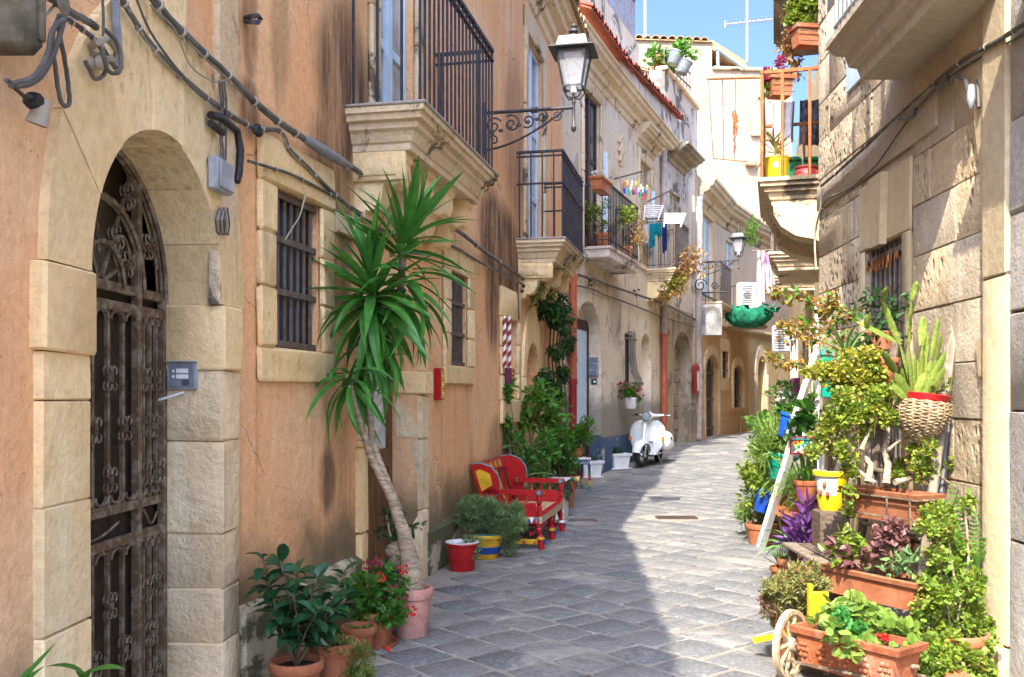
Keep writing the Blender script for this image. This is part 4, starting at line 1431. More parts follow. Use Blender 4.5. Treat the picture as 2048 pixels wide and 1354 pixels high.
zz = -0.05
while zz < TR:
    hh = RND.uniform(0.4, 0.75); mb = MB(); R1.blk(mb, pa - 0.5, pa - 0.004, zz, zz + hh - 0.006, 0, 0.045, 0.012, 0.005); mb.build('quoin', M['greystone'], HR); zz += hh
# plaster patch with a broken edge on the wall beside the pilaster
poly = [(pb - 0.01, 1.5), (pb + 0.10, 1.5), (pb + 0.14, 1.68), (pb + 0.05, 1.72), (pb + 0.04, 2.1), (pb + 0.09, 2.6), (pb + 0.16, 2.9), (pb + 0.4, 3.15), (pb + 0.5, 3.5), (pb + 0.4, 5.5), (pb - 0.01, 5.5)]
mb = MB(); mb.prism(poly, 0.0, 0.032, lambda a, z, o: R1.pt(a, z, o)); mb.build('plaster_patch', M['ochreplaster'], HR, smooth=0)
# balcony slabs of the stone house
rb0, rb1 = R1.a(1850, 0) - 1.3, R1.a(1650, 0.5)
rb = slab(R1, HR, rb0, rb1, 3.74, 0.5, [(0, 0), (0, 0.04), (0.02, 0.05), (0.05, 0.1), (0.1, 0.12), (0.12, 0.2), (0.16, 0.22), (0.18, 0.3)], 'ashlar')
railing(R1, rb, rb0 + 0.05, rb1 - 0.05, 3.74, 0.44, 0.98, 0.085, 0.022, 'silver', midrail=[0.1], endgap=0.1)
rl = slab(R1, HR, R1.a(1935, 0.34) - 1.3, R1.a(1935, 0.34), 3.42, 0.34, [(0, 0), (0, 0.04), (0.05, 0.08), (0.08, 0.14), (0.16, 0.2), (0.2, 0.3)], 'ashlar', 'door_cornice')
french(R1, HR, R1.a(1790), R1.a(1700), 3.76, 5.8, 0.03, 'bluewhite', 'glass')

# ------------------------------------------------------------------ houses further along on the right
HF = thing('balcony_house', 'house behind the stone house carrying the rusty balcony full of pots', 'house', F1.pt(1, 0))
mb = MB()
fd = (F1.a(1668) - 0.9, F1.a(1668) - 0.15, 3.52, 5.6)
fd = (0.85, 1.75, 3.42, 5.2)
F1.wall(mb, rect(0, F1.L, -0.1, 6.3), [rect(*fd)], [0.12])
F2.wall(mb, rect(0, F2.L, -0.1, 6.3), [rect(1.2, 2.1, 0.05, 2.3)], [0.15])
mb.build('wall', M['beige'], HF, smooth=0)
close_house(HF, [F1, F2], 6.3, (6, -0.5, 0), 'tileold')
french(F1, HF, fd[0], fd[1], fd[2], fd[3], -0.05, 'bluewhite', 'darkglass')
mb = MB(); F2.blk(mb, 1.2, 2.1, 0, 2.3, -0.16, -0.12, 0.001, 0); mb.build('street_door', M['darkbrown'], HF)
HG = thing('yellow_house', 'yellow ochre house with dark doors at the far right of the lane', 'house', F3.pt(1, zg(16)))
mb = MB()
F3.wall(mb, rect(0, F3.L, -0.1, 6.8), [rect(0.7, 1.6, 0.1, 2.4), rect(2.6, 3.4, 0.9, 2.4)], [0.15, 0.15])
F4.wall(mb, rect(0, F4.L, -0.1, 6.8), [rect(0.8, 1.7, 0.2, 2.6), rect(3.0, 3.9, 0.9, 2.6)], [0.15, 0.15])
F5.wall(mb, rect(0, F5.L, -0.1, 6.8), [])
F6.wall(mb, rect(0, F6.L, -0.1, 6.8), [])
mb.build('wall', M['yellow'], HG, smooth=0)
close_house(HG, [F3, F4, F5, F6], 6.8, (5, -2, 0), 'tileold')
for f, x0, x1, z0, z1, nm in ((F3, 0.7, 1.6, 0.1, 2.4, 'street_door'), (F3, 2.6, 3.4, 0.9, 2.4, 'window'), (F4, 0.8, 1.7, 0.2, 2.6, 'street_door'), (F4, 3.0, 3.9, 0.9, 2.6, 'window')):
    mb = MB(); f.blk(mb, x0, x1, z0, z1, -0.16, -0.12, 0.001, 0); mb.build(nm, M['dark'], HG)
    frame_stones(f, HG, x0, x1, z0, z1, 0.14, lint=0.2, parts=2, mat='beige')
for f, a0, z0 in ((F2, 0.4, 3.3), (F3, 0.8, 3.4)):
    b = slab(f, HF if f is F2 else HG, a0, a0 + 1.8, z0, 0.7, PROF, 'cream_dark')
    railing(f, b, a0 + 0.05, a0 + 1.75, z0, 0.64, 1.0, 0.12, 0.018, 'greyiron')
# rusty balcony on the first facade
b7a = F1.a(1515, 0.76)
b7 = slab(F1, HF, b7a, b7a + 1.9, 3.40, 0.76, PROF, 'cream_dark', 'rusty_balcony')
railing(F1, b7, b7a + 0.03, b7a + 1.85, 3.40, 0.72, 0.97, 0.17, 0.03, 'rust', endgap=0.2, top=0.035)
for k in range(2):
    mb = MB()
    prof = [(0, 0), (0.62, 0), (0.62, -0.08), (0.55, -0.2), (0.42, -0.29), (0.25, -0.33), (0.12, -0.42), (0, -0.46)]
    a = b7a + 0.28 + k * 1.2
    mb.prism(prof, a - 0.17, a + 0.17, lambda u, v, d: F1.pt(d, 3.16 + v, u))
    mb.build('corbel', M['cream_dark'], b7, smooth=30)
# upper balcony slab seen from below
b8 = slab(F1, HF, b7a + 0.1, b7a + 2.0, 5.36, 0.62, PROF, 'dingy')
railing(F1, b8, b7a + 0.14, b7a + 1.95, 5.36, 0.57, 1.0, 0.15, 0.02, 'greyiron', endgap=0.14)
# ------------------------------------------------------------------ wall fixtures, lamps, cables
def lantern(label, fac, a, z, reach, frost):
    M0 = fac.M(a, z)
    root = link('street_lamp', None, M=M0)
    tag(root, label, 'street lamp', 'wrought iron lanterns on the left facades')
    def pt_(mb, name, mat, par=root, smooth=40):
        return mb.build(name, M[mat], par, M0, smooth)
    # x runs along the wall, y out of it
    mb = MB(); mb.box((0, 0.012, -0.15), (0.09, 0.024, 0.5), b=0.006)
    pt_(mb, 'wall_plate', 'iron')
    mb = MB(); mb.tube([(0, 0.0, 0), (0, reach, 0)], 0.017, 8); mb.lathe([(0.03, -0.03), (0.03, 0.03)], 8, Matrix.Translation((0, reach * 0.57, 0)) @ Matrix.Rotation(math.pi / 2, 4, 'X'))
    pt_(mb, 'arm', 'iron')
    mb = MB()
    low = [(0, 0.02 + (reach - 0.12) * t, -0.36 + 0.34 * t ** 1.7) for t in [i / 12 for i in range(13)]]
    mb.tube(low, 0.012, 5)
    def spiral(cy, cz, r, turns, ph, k=1):
        n = 18
        mb.tube([(0, cy + r * (1 - 0.85 * i / n) * math.cos(ph + k * turns * 2 * math.pi * i / n), cz + r * (1 - 0.85 * i / n) * math.sin(ph + k * turns * 2 * math.pi * i / n)) for i in range(n + 1)], 0.009, 5)
    spiral(reach * 0.12, -0.13, 0.085, 1.4, 0.5)
    spiral(reach * 0.12, -0.27, 0.05, 1.2, 2.5, -1)
    spiral(reach * 0.32, -0.12, 0.09, 1.5, 2.2, -1)
    spiral(reach * 0.5, -0.10, 0.07, 1.3, 4.0)
    spiral(reach * 0.66, -0.07, 0.055, 1.4, 1.0, -1)
    spiral(reach * 0.82, -0.065, 0.055, 1.6, 3.4)
    for t in range(7):
        mb.ball((0, reach * (0.1 + 0.1 * t), -0.2 + 0.022 * t), (0.012, 0.03, 0.02), 6, 4)
    pt_(mb, 'scrollwork', 'iron', root)
    L = V((0, reach, 0))
    mb = MB()
    mb.lathe([(0.0, -0.24), (0.022, -0.22), (0.028, -0.19), (0.014, -0.17), (0.014, 0.03), (0.022, 0.05), (0.012, 0.08), (0.012, 0.16)], 10, Matrix.Translation(L))
    pt_(mb, 'stem', 'lampgrey')
    rot = Matrix.Translation(L) @ Matrix.Rotation(math.pi / 4, 4, 'Z')
    s2 = math.sqrt(2)
    mb = MB()
    mb.lathe([(0.0, 0.80), (0.02, 0.795), (0.028, 0.775), (0.016, 0.75), (0.045, 0.74), (0.05, 0.72), (0.03, 0.70), (0.05, 0.67)], 12, Matrix.Translation(L))
    mb.lathe([(0.05 * s2, 0.672), (0.125 * s2, 0.65), (0.15 * s2, 0.56), (0.215 * s2, 0.535), (0.215 * s2, 0.525), (0.13 * s2, 0.52), (0.0, 0.52)], 4, rot)
    pt_(mb, 'lamp_roof', 'lampgrey', smooth=20)
    mb = MB()
    top, bot, zt, zb = 0.145, 0.088, 0.52, 0.19
    c = [(-1, -1), (1, -1), (1, 1), (-1, 1)]
    for (i, j) in c:
        mb.bar(L + V((i * top, j * top, zt)), L + V((i * bot, j * bot, zb)), 0.016)
        mb.tube([L + V((i * bot, j * bot, zb)), L + V((i * bot * 1.02, j * bot * 1.02, zb - 0.04)), L + V((i * bot * 0.6, j * bot * 0.6, zb - 0.1)), L + V((i * 0.012, j * 0.012, zb - 0.1))], 0.008, 5)
    for k in range(4):
        p, q = c[k], c[(k + 1) % 4]
        for w_, zz in ((top, zt - 0.01), (bot, zb)):
            mb.bar(L + V((p[0] * w_, p[1] * w_, zz)), L + V((q[0] * w_, q[1] * w_, zz)), 0.018)
    pt_(mb, 'lamp_frame', 'lampgrey')
    for k in range(4):
        p, q = c[k], c[(k + 1) % 4]
        mb = MB()
        mb.add([L + V((p[0] * bot * 0.97, p[1] * bot * 0.97, zb)), L + V((q[0] * bot * 0.97, q[1] * bot * 0.97, zb)), L + V((q[0] * top * 0.97, q[1] * top * 0.97, zt - 0.02)), L + V((p[0] * top * 0.97, p[1] * top * 0.97, zt - 0.02))], [[0, 1, 2, 3]])
        pt_(mb, 'pane', 'clearglass')
    mb = MB(); mb.box(L + V((0, 0, 0.49)), (0.17, 0.17, 0.05), b=0.01); mb.lathe([(0.0, 0.3), (0.03, 0.28), (0.04, 0.22), (0.035, 0.19)], 10, Matrix.Translation(L)); mb.lathe([(0.03, 0.19), (0.03, 0.14), (0.0, 0.12)], 8, Matrix.Translation(L))
    pt_(mb, 'lamp_holder', 'white')
    return root
lantern('large grey lantern on a scrolled iron arm between the two left stone balconies', A2, A2.a(966), 4.14, 0.89, 0)
lantern('smaller far lantern on a scrolled arm above the white arched hanging sign', C1, C1.L - 0.12, 4.72, 1.05, 0)

def cable(label, runs, r, mat='cable', ties=True, sag=0.0, group=None):
    """a cable clipped along the facades: runs = [(fac, [(px, py), ...], off)]"""
    pts = []
    for fac, pp, off in runs:
        pts += [fac.at(x, y, off) for x, y in pp]
    sm = []
    for i in range(len(pts) - 1):
        p0, p1, p2, p3 = pts[max(i - 1, 0)], pts[i], pts[i + 1], pts[min(i + 2, len(pts) - 1)]
        for k in range(5):
            t = k / 5
            sm.append(0.5 * ((2 * p1) + (p2 - p0) * t + (2 * p0 - 5 * p1 + 4 * p2 - p3) * t * t + (3 * p1 - p0 - 3 * p2 + p3) * t ** 3))
    sm.append(pts[-1])
    jj = [p + V((RND.uniform(-1, 1), RND.uniform(-1, 1), RND.uniform(-1, 1))) * r * 0.12 for p in sm]
    mb = MB(); mb.tube(jj, r, 7)
    if not ties:
        return tag(mb.build('cable', M[mat]), label, 'cable', group)
    root = thing('cable', label, 'cable', pts[0], group=group)
    mb.build('sheath', M[mat], root)
    if r > 0.009:
        for k in range(3):
            mb = MB()
            ph = k * 2.1
            mb.tube([p + V((0, math.cos(ph + i * 0.2), math.sin(ph + i * 0.2))) * r * 0.98 for i, p in enumerate(sm)], r * 0.42, 5)
            mb.build('strand', M['cablew' if k == 1 else mat], root)
    for i in range(3, len(sm) - 2, 4):
        mb = MB()
        d = (sm[i + 1] - sm[i]).normalized()
        q = d.to_track_quat('Z', 'Y').to_matrix().to_4x4(); q.translation = sm[i]
        mb.lathe([(r * 1.1, -r * 0.5), (r * 1.55, -r * 0.3), (r * 1.55, r * 0.3), (r * 1.1, r * 0.5)], 7, q)
        mb.tube([sm[i], sm[i] + V((RND.uniform(-0.01, 0.02), RND.uniform(-0.01, 0.01), -r * 2.6))], r * 0.16, 4)
        mb.build('tie', M['cablew'], root)
    return root
cable('thick upper bundle of grey cables running diagonally from the roof corner towards the near balcony', [(A1, [(285, -30), (340, 40), (395, 95), (455, 150)], 0.06), (A2, [(520, 214), (575, 255), (612, 280), (655, 305), (700, 333), (762, 378), (810, 430), (900, 452), (965, 500), (1020, 538), (1070, 570), (1120, 590)], 0.06)], 0.016)
cable('lower grey cable run crossing the arch surround below the thick bundle', [(A1, [(228, -30), (265, 35), (300, 85), (360, 150), (425, 205)], 0.055), (A2, [(478, 240), (515, 258), (560, 262), (580, 300), (612, 330), (660, 380), (720, 430), (790, 470), (900, 490), (960, 525), (1030, 560), (1085, 592)], 0.05)], 0.0105)
cable('thin twisted cable starting beside the first window lintel', [(A2, [(497, 322), (530, 332), (590, 352), (660, 388), (705, 415), (745, 440)], 0.05)], 0.008)
cable('upper cable pair crossing the pale house below its balconies', [(B1, [(1135, 545), (1165, 552), (1195, 562)], 0.06), (B2, [(1215, 570), (1270, 588), (1325, 606)], 0.07), (C1, [(1345, 615), (1392, 640)], 0.06)], 0.018)
cable('lower cable crossing the pale house above the arched niche', [(B1, [(1130, 570), (1165, 573), (1195, 583)], 0.05), (B2, [(1215, 592), (1270, 612), (1325, 634)], 0.05), (C1, [(1345, 640), (1392, 655)], 0.05)], 0.013)
cable('thin vertical wire hanging beside the striped poles window', [(A2, [(1035, 560), (1037, 600), (1038, 640)], 0.05)], 0.008, ties=False)
cable('long grey cable bundle climbing across the stone house blocks on the right', [(R1, [(1642, 372), (1700, 322), (1790, 238), (1870, 166), (1930, 118), (2000, 78), (2060, 42)], 0.07)], 0.011)
cable('second thinner cable below the climbing bundle on the stone house', [(R1, [(1640, 440), (1652, 400), (1700, 376), (1752, 330), (1800, 262), (1850, 200), (1920, 140), (2060, 62)], 0.05)], 0.006)
cable('white cable loop hanging at the corner of the stone house', [(R1, [(1645, 375), (1640, 420), (1630, 470), (1632, 540)], 0.05)], 0.009, 'cablew', ties=False)
cable('thin white wire drooping between the conduits above the arch', [(A1, [(300, 10), (350, 60), (380, 130), (425, 162), (452, 160)], 0.08)], 0.0035, 'cablew', ties=False)
cable('thin white wire dangling in front of the first barred window', [(A2, [(612, 385), (600, 430), (585, 455), (570, 480)], 0.06)], 0.004, 'cablew', ties=False)
cable('cable along the string course of the orange house', [(D1, [(1398, 585), (1440, 605)], 0.09), (D2, [(1446, 605), (1490, 640)], 0.09)], 0.03, ties=False)
cable('blue grey double conduit dropping vertically onto the arch stones', [(A1, [(228, -20), (234, 60), (240, 138)], 0.05)], 0.014, 'bluegrey', ties=False)
cable('grey cable bundle looping back from the conduit end by the junction box', [(A1, [(240, 140), (225, 128), (205, 95), (185, 75), (160, 55), (135, 38), (118, 32)], 0.06)], 0.008)
cable('hanging cable loop below the grey junction box', [(A1, [(118, 34), (105, 70), (110, 130), (120, 195), (130, 212), (139, 200), (133, 140), (122, 80), (115, 45)], 0.07)], 0.007, ties=False)
cable('cable hook loop entering the arch wall through a ceramic insulator', [(A1, [(170, 122), (180, 140), (190, 158), (207, 150), (212, 125), (200, 95), (185, 78)], 0.06)], 0.007, ties=False)
cable('bundle of thin cables fanned out from the junction box to its lower corner', [(A1, [(128, 38), (105, 60), (95, 105), (70, 150), (25, 168)], 0.16)], 0.007, ties=False)
cable('top conduit with cut end above the fanned cables', [(A1, [(95, -10), (135, 20), (170, 40), (193, 54)], 0.1)], 0.012, ties=False)
for i_, (pp_, lab_) in enumerate(((((20, -10), (45, 30), (80, 38), (108, 12), (118, -12)), 'thin white wire sagging across the grey junction box'), (((128, 34), (118, 80), (100, 125), (75, 160), (40, 172), (12, 160)), 'dark cable with green tape strung below the junction box'), (((130, 36), (112, 90), (85, 140), (60, 168), (20, 172)), 'second dark cable strung below the junction box'), (((205, 95), (215, 140), (240, 142), (236, 90), (210, 60)), 'dark cable loop beside the blue grey conduit'), (((205, -10), (207, 40), (206, 72)), 'thin wire dropping beside the conduit'), (((270, -10), (300, 62), (352, 135), (400, 190), (440, 212)), 'thin companion wire following the lower cable over the arch'))):
    cable(lab_, [(A1, pp_, 0.09 + 0.012 * i_)], 0.0045 if i_ in (0, 4, 5) else 0.007, 'cablew' if i_ == 0 else 'cable', ties=False)
# junction boxes
M['oldbox'] = m_plain('old_olive_grey_metal', (0.15, 0.13, 0.085), 0.7, var=0.6, sc=9)
t = thing('junction_box', 'large grey weathered junction box at the top left corner', 'box', A1.at(45, 140))
jb0, jb1, jz0, jz1 = A1.a(-40), A1.a(92, 0.14), A1.z(50, 150), A1.z(50, -60)
mb = MB(); A1.blk(mb, jb0, jb1, jz0, jz1, 0.0, 0.14, 0.02, 0.003); mb.build('box_body', M['oldbox'], t)
mb = MB(); A1.blk(mb, jb0 + 0.03, jb1 - 0.02, jz0 + 0.03, jz1, 0.141, 0.155, 0.01, 0.002); mb.build('lid', M['oldbox'], t)
mb = MB(); mb.lathe([(0.0, 0.004), (0.03, 0.004), (0.034, 0.0)], 14, A1.M((jb0 + jb1) / 2 + 0.1, (jz0 + jz1) / 2 + 0.02, 0.155) @ Matrix.Rotation(-math.pi / 2, 4, 'X')); mb.build('emblem', M['oldbox'], t)
t = thing('cable_box', 'small grey cable box with looped wires on the pilaster beside the arch', 'box', A1.at(447, 400))
bx0 = A1.a(430, 0.07); bw_ = A1.a(459, 0.07) - bx0; zc = A1.z(447, 373)
mb = MB(); A1.blk(mb, bx0, bx0 + bw_, zc - 0.07, zc + 0.07, 0.036, 0.085, 0.008, 0); mb.build('box_body', M['silver'], t)
mb = MB(); A1.blk(mb, bx0 + 0.005, bx0 + bw_ - 0.005, zc - 0.06, zc + 0.062, 0.085, 0.095, 0.004, 0); mb.build('lid', M['silver'], t)
for k in range(5):
    mb = MB(); x = 431 + 4 * k
    mb.tube([A1.at(x + 5, 420, 0.05), A1.at(x, 440, 0.07), A1.at(x + 2, 463, 0.06), A1.at(x + 9, 470, 0.05), A1.at(x + 12, 450, 0.06), A1.at(x + 8, 415, 0.05)], 0.004, 5); mb.build('wire_loop', M['cablew' if k % 2 else 'cable'], t)
for k in range(3):
    mb = MB(); x = 440 + 5 * k
    mb.tube([A1.at(x, 345, 0.06), A1.at(x + 2, 300, 0.06), A1.at(x + RND.uniform(-4, 4), 250, 0.06), A1.at(x + 3, 200, 0.06), A1.at(x - 2, 160, 0.06)], 0.005, 5); mb.build('wire', M['cable'], t)
t = thing('corrugated_hose', 'black corrugated hose bent down the wall between the arch and the first window', 'hose', A2.at(475, 300))
pp = [A1.at(421, 230, 0.06), A1.at(440, 234, 0.07), A2.at(474, 262, 0.06), A2.at(481, 300, 0.06), A2.at(478, 345, 0.06), A2.at(474, 364, 0.06)]
mb = MB(); mb.tube(pp, [0.017, 0.017, 0.017, 0.018, 0.018, 0.016], 9); mb.build('tube', M['blackrubber'], t)
mb = MB(); mb.tube([A1.at(421, 246, 0.06), A1.at(445, 266, 0.06)], 0.016, 8); mb.build('stub', M['blackrubber'], t)
t = thing('cable_sleeve', 'grey shrink sleeve around the thick cable bundle beside the near balcony', 'sleeve', A2.at(650, 300))
mb = MB(); mb.tube([A2.at(607, 277, 0.06), A2.at(625, 288, 0.06), A2.at(652, 304, 0.06), A2.at(675, 318, 0.06), A2.at(700, 333, 0.06)], [0.018, 0.028, 0.031, 0.029, 0.02], 10); mb.build('tube', M['bluegrey'], t)
tag(mb.build('connector', M['cable'], None) if False else t, 'grey shrink sleeve around the thick cable bundle beside the near balcony', 'sleeve')
for x, y, fac, lab in ((512, 262, A2, 'black taped cable joint beside the first window lintel corner'), (1050, 575, A2, 'black cable joint under the second balcony'), (1272, 588, B2, 'dark cable clamp in the middle of the pale house front'), (1180, 565, B1, 'tangled cable joint beside the red drain pipe')):
    mb = MB()
    for k in range(9):
        mb.ball(fac.at(x + RND.uniform(-6, 6), y + RND.uniform(-9, 9), 0.06), RND.uniform(0.012, 0.024), 7, 5)
    tag(mb.build('cable_joint', M['blackrubber']), lab, 'cable joint')
t = thing('lamp_socket', 'small white lamp socket hanging from black wiring at the left edge', 'lamp', A1.at(80, 215))
mb = MB(); mb.lathe([(0.018, 0.03), (0.024, 0.0), (0.03, -0.045), (0.026, -0.045), (0.02, 0.0)], 12, Matrix.Translation(A1.at(82, 218, 0.09)) @ Matrix.Rotation(0.3, 4, 'Y')); mb.build('socket', M['cablew'], t)
mb = MB(); mb.ball(A1.at(68, 202, 0.08), (0.03, 0.03, 0.026), 7, 5); mb.tube([A1.at(25, 172, 0.12), A1.at(45, 190, 0.1), A1.at(66, 203, 0.08)], 0.006, 5); mb.build('wiring', M['blackrubber'], t)
for x, y, lab in ((507, 38, 'ring shaped iron hook high on the peach wall'),):
    mb = MB(); c = [(490, 42), (503, 44), (515, 45), (522, 38), (515, 31), (503, 32), (490, 36)]
    mb.tube([A2.at(p, q, 0.06 if i not in (0, 6) else 0.0) for i, (p, q) in enumerate(c)], 0.012, 7); tag(mb.build('wall_hook', M['lampgrey']), lab, 'hook')
mb = MB(); mb.lathe([(0.0, 0.05), (0.02, 0.05), (0.024, 0.03), (0.016, 0.02), (0.026, 0.0)], 10, A1.M(A1.a(162), A1.z(162, 126), 0.03) @ Matrix.Rotation(-math.pi / 2, 4, 'X')); tag(mb.build('insulator', M['cablew']), 'cream ceramic insulator set in the arch stone', 'insulator')
mb = MB(); mb.tube([A1.at(178, 95, 0.03), A1.at(195, 85, 0.08), A1.at(215, 78, 0.1), A1.at(235, 100, 0.09), A1.at(228, 118, 0.07), A1.at(180, 108, 0.03)], 0.012, 7); tag(mb.build('wall_hook', M['cablew']), 'cream painted cable hook on the arch stone', 'hook')
# intercom
t = thing('intercom', 'grey blue intercom panel on the right gate jamb', 'intercom', A1.at(365, 770))
JR = Fac(A1.pt(gc + gr, 0, -0.27).xy, A1.pt(gc + gr, 0, 0.03).xy)   # the reveal face of the right jamb
def jr(mb, a0, a1, z0, z1, o0, o1, b=0.004):
    vs, fs = cboxdata(a1 - a0, o1 - o0, z1 - z0, b)
    for i, p in enumerate(vs):
        q_ = p + V(((a0 + a1) / 2, (o0 + o1) / 2, (z0 + z1) / 2))
        w_ = JR.p0 + JR.u * q_.x
        vs[i] = V((w_.x - A1.u.x * q_.y, w_.y - A1.u.y * q_.y, q_.z))
    mb.add(vs, fs)
zi0, zi1 = 1.425, 1.545
for nm, mt, d in (('back_box', 'silver', (0.055, 0.19, zi0, zi1, 0.0, 0.02)), ('face_plate', 'bluegrey', (0.068, 0.177, zi0 + 0.01, zi1 - 0.012, 0.02, 0.028)), ('rain_hood', 'silver', (0.05, 0.195, zi1, zi1 + 0.006, 0.0, 0.042)),
                  ('name_strip', 'white', (0.10, 0.155, zi0 + 0.072, zi0 + 0.092, 0.028, 0.03)), ('name_strip', 'white', (0.10, 0.155, zi0 + 0.048, zi0 + 0.066, 0.028, 0.03)), ('button', 'white', (0.082, 0.092, zi0 + 0.075, zi0 + 0.088, 0.028, 0.033)), ('button', 'white', (0.082, 0.092, zi0 + 0.05, zi0 + 0.063, 0.028, 0.033))):
    mb = MB(); jr(mb, *d, b=0.002); mb.build(nm, M[mt], t)
for k in range(5):
    mb = MB(); jr(mb, 0.125, 0.16, zi0 + 0.018 + 0.005 * k, zi0 + 0.0205 + 0.005 * k, 0.028, 0.0295, b=0.0005); mb.build('speaker_slot', M['blackrubber'], t)
mb = MB()
qq = []
for i in range(26):
    s_ = i / 25
    w_ = JR.p0 + JR.u * (0.13 - 0.19 * s_)
    qq.append(V((w_.x - A1.u.x * (0.012 + 0.03 * math.sin(math.pi * s_)), w_.y - A1.u.y * (0.012 + 0.03 * math.sin(math.pi * s_)), zi0 - 0.012 - 0.04 * math.sin(s_ * math.pi * 0.6))))
mb.tube(qq, [0.0062 if i % 2 else 0.0048 for i in range(26)], 7); mb.build('flexible_conduit', M['white'], t)
# red and yellow box sign, striped poles and purple panel
def wallbox(fac, px0, px1, py0, py1, o0, o1, name, label, cat, mat, strip=None):
    t = thing(name, label, cat, fac.at((px0 + px1) / 2, py1))
    a0, a1 = fac.a(px0), fac.a(px1)
    z0, z1 = fac.z((px0 + px1) / 2, py1), fac.z((px0 + px1) / 2, py0)
    mb = MB(); fac.blk(mb, a0, a1, z0, z1, o0, o1, 0.006, 0); mb.build('case', M[mat], t)
    return t, a0, a1, z0, z1
M['red'] = m_plain('red_gloss_paint', (0.38, 0.012, 0.015), 0.3, var=0.2, sc=20, bump=0.1)
M['yellowp'] = m_plain('yellow_paint', (0.62, 0.36, 0.02), 0.4)
M['brightyellow'] = m_plain('bright_yellow_plastic', (0.68, 0.50, 0.015), 0.35, var=0.1)
M['purple'] = m_plain('purple_panel', (0.12, 0.012, 0.06), 0.5)
M['blue'] = m_plain('blue_plastic', (0.012, 0.08, 0.46), 0.3, var=0.1)
M['teal'] = m_plain('teal_plastic', (0.0, 0.27, 0.19), 0.3, var=0.1)
M['green'] = m_plain('green_paint', (0.012, 0.16, 0.06), 0.5)
M['dblue'] = m_plain('dark_blue_paint', (0.012, 0.05, 0.22), 0.4)
M['tealp'] = m_plain('teal_paint', (0.05, 0.26, 0.27), 0.5)
a0 = A2.a(867)
t = thing('wall_sign', 'red box sign with a yellow front edge fixed beside the yucca leaves', 'sign', A2.at(875, 800))
zs0, zs1 = A2.z(878, 800), A2.z(878, 737)
mb = MB(); A2.blk(mb, a0 - 0.0, a0 + 0.09, zs0, zs1, 0.0, 0.062, 0.006, 0); mb.build('case', M['red'], t)
mb = MB(); A2.blk(mb, a0 + 0.008, a0 + 0.085, zs0 + 0.015, zs1 - 0.015, 0.062, 0.068, 0.002, 0); mb.build('panel', M['yellowp'], t)
for k in range(5):
    mb = MB(); zz = zs0 + 0.05 + 0.035 * k; A2.blk(mb, a0 + 0.02, a0 + 0.07, zz, zz + 0.012, 0.068, 0.07, 0.001, 0); mb.build('painted_line', M['red' if k % 2 else 'white'], t)
stripe = Mt('red_white_stripes')
sx = stripe.n('ShaderNodeSeparateXYZ'); tc_ = stripe.n('ShaderNodeTexCoord'); stripe.l(tc_.outputs['Object'], sx.inputs[0])
an_ = stripe.math('ARCTAN2', sx.outputs[1], sx.outputs[0])
st_ = stripe.math('FRACT', stripe.math('ADD', stripe.math('MULTIPLY', sx.outputs[2], 9.0), stripe.math('DIVIDE', an_, 2 * math.pi)), 0)
stripe.col(stripe.mix(stripe.ramp(st_, 0.48, 0.52), (0.75, 0.72, 0.68), (0.22, 0.015, 0.03)))
M['stripe'] = stripe.fin(0.4)
for k, (x, lab) in enumerate(((1009, 'red and white striped pole, the left of the pair in the pale niche window'), (1019, 'red and white striped pole, the right of the pair in the pale niche window'))):
    mb = MB(); z0, z1 = A2.z(x, 736), A2.z(x, 640)
    mb.tube([(0, 0, 0), (0, 0, z1 - z0)], 0.019, 10); mb.ball((0, 0, z1 - z0), 0.02, 8, 5)
    tag(mb.build('striped_pole', M['stripe'], None, A2.M(A2.a(x, 0.06), z0, 0.06)), lab, 'pole')
t = thing('purple_sign', 'purple box sign with gold ornament in the niche window', 'sign', A2.at(1012, 770))
x0 = A2.a(1004); z0, z1 = A2.z(1012, 772), A2.z(1012, 737)
mb = MB(); A2.blk(mb, x0, x0 + 0.22, z0, z1, 0.0, 0.09, 0.005, 0); mb.build('case', M['purple'], t)
for k in range(4):
    mb = MB(); zz = z0 + 0.03 + k * 0.045; A2.blk(mb, x0 + 0.08, x0 + 0.16, zz, zz + 0.028, 0.09, 0.095, 0.004, 0.003); mb.build('ornament', M['yellowp'], t)
# drain pipes
def pipe(label, fac, px, off, zs, r, mats, group='drain pipes on the facades'):
    t = thing('drain_pipe', label, 'pipe', fac.pt(fac.a(px, off), zs[0], off), group=group)
    a = fac.a(px, off)
    for k in range(len(zs) - 1):
        mb = MB(); mb.tube([fac.pt(a, zs[k], off), fac.pt(a, zs[k + 1], off)], r, 12); mb.build('pipe', M[mats[k]], t)
        mb = MB(); mb.tube([fac.pt(a, zs[k + 1] - 0.06, off), fac.pt(a, zs[k + 1] + 0.02, off)], r * 1.15, 12); mb.build('collar', M[mats[k]], t)
    return t
M['pipeor'] = m_plain('orange_red_pipe', (0.42, 0.10, 0.045), 0.5)
M['pipered'] = m_plain('dark_red_pipe', (0.27, 0.02, 0.018), 0.4)
M['pinkpipe'] = m_plain('pinkish_grey_pipe', (0.42, 0.34, 0.31), 0.5)
pipe('red and orange drain pipe between the vine and the pale house door', B1, 1146, 0.08, (0.02, 1.62, 1.95, 3.2), 0.06, ('pipered', 'pipeor', 'pipeor'))
pipe('pinkish downpipe at the end of the pale house with a red foot', B2, 1328, 0.08, (0.3, 2.7, 3.6, 6.9), 0.07, ('pipeor', 'pinkpipe', 'pinkpipe'))
pipe('pale pink downpipe at the start of the orange house', D1, 1398, 0.1, (0.3, 2.0, 4.0, 6.3), 0.085, ('pinkpipe', 'pinkpipe', 'white'))
pipe('orange pipe on the yellow house among the plants', F4, 1549, 0.08, (0.3, 1.6, 3.0), 0.06, ('pipeor', 'greyiron'))
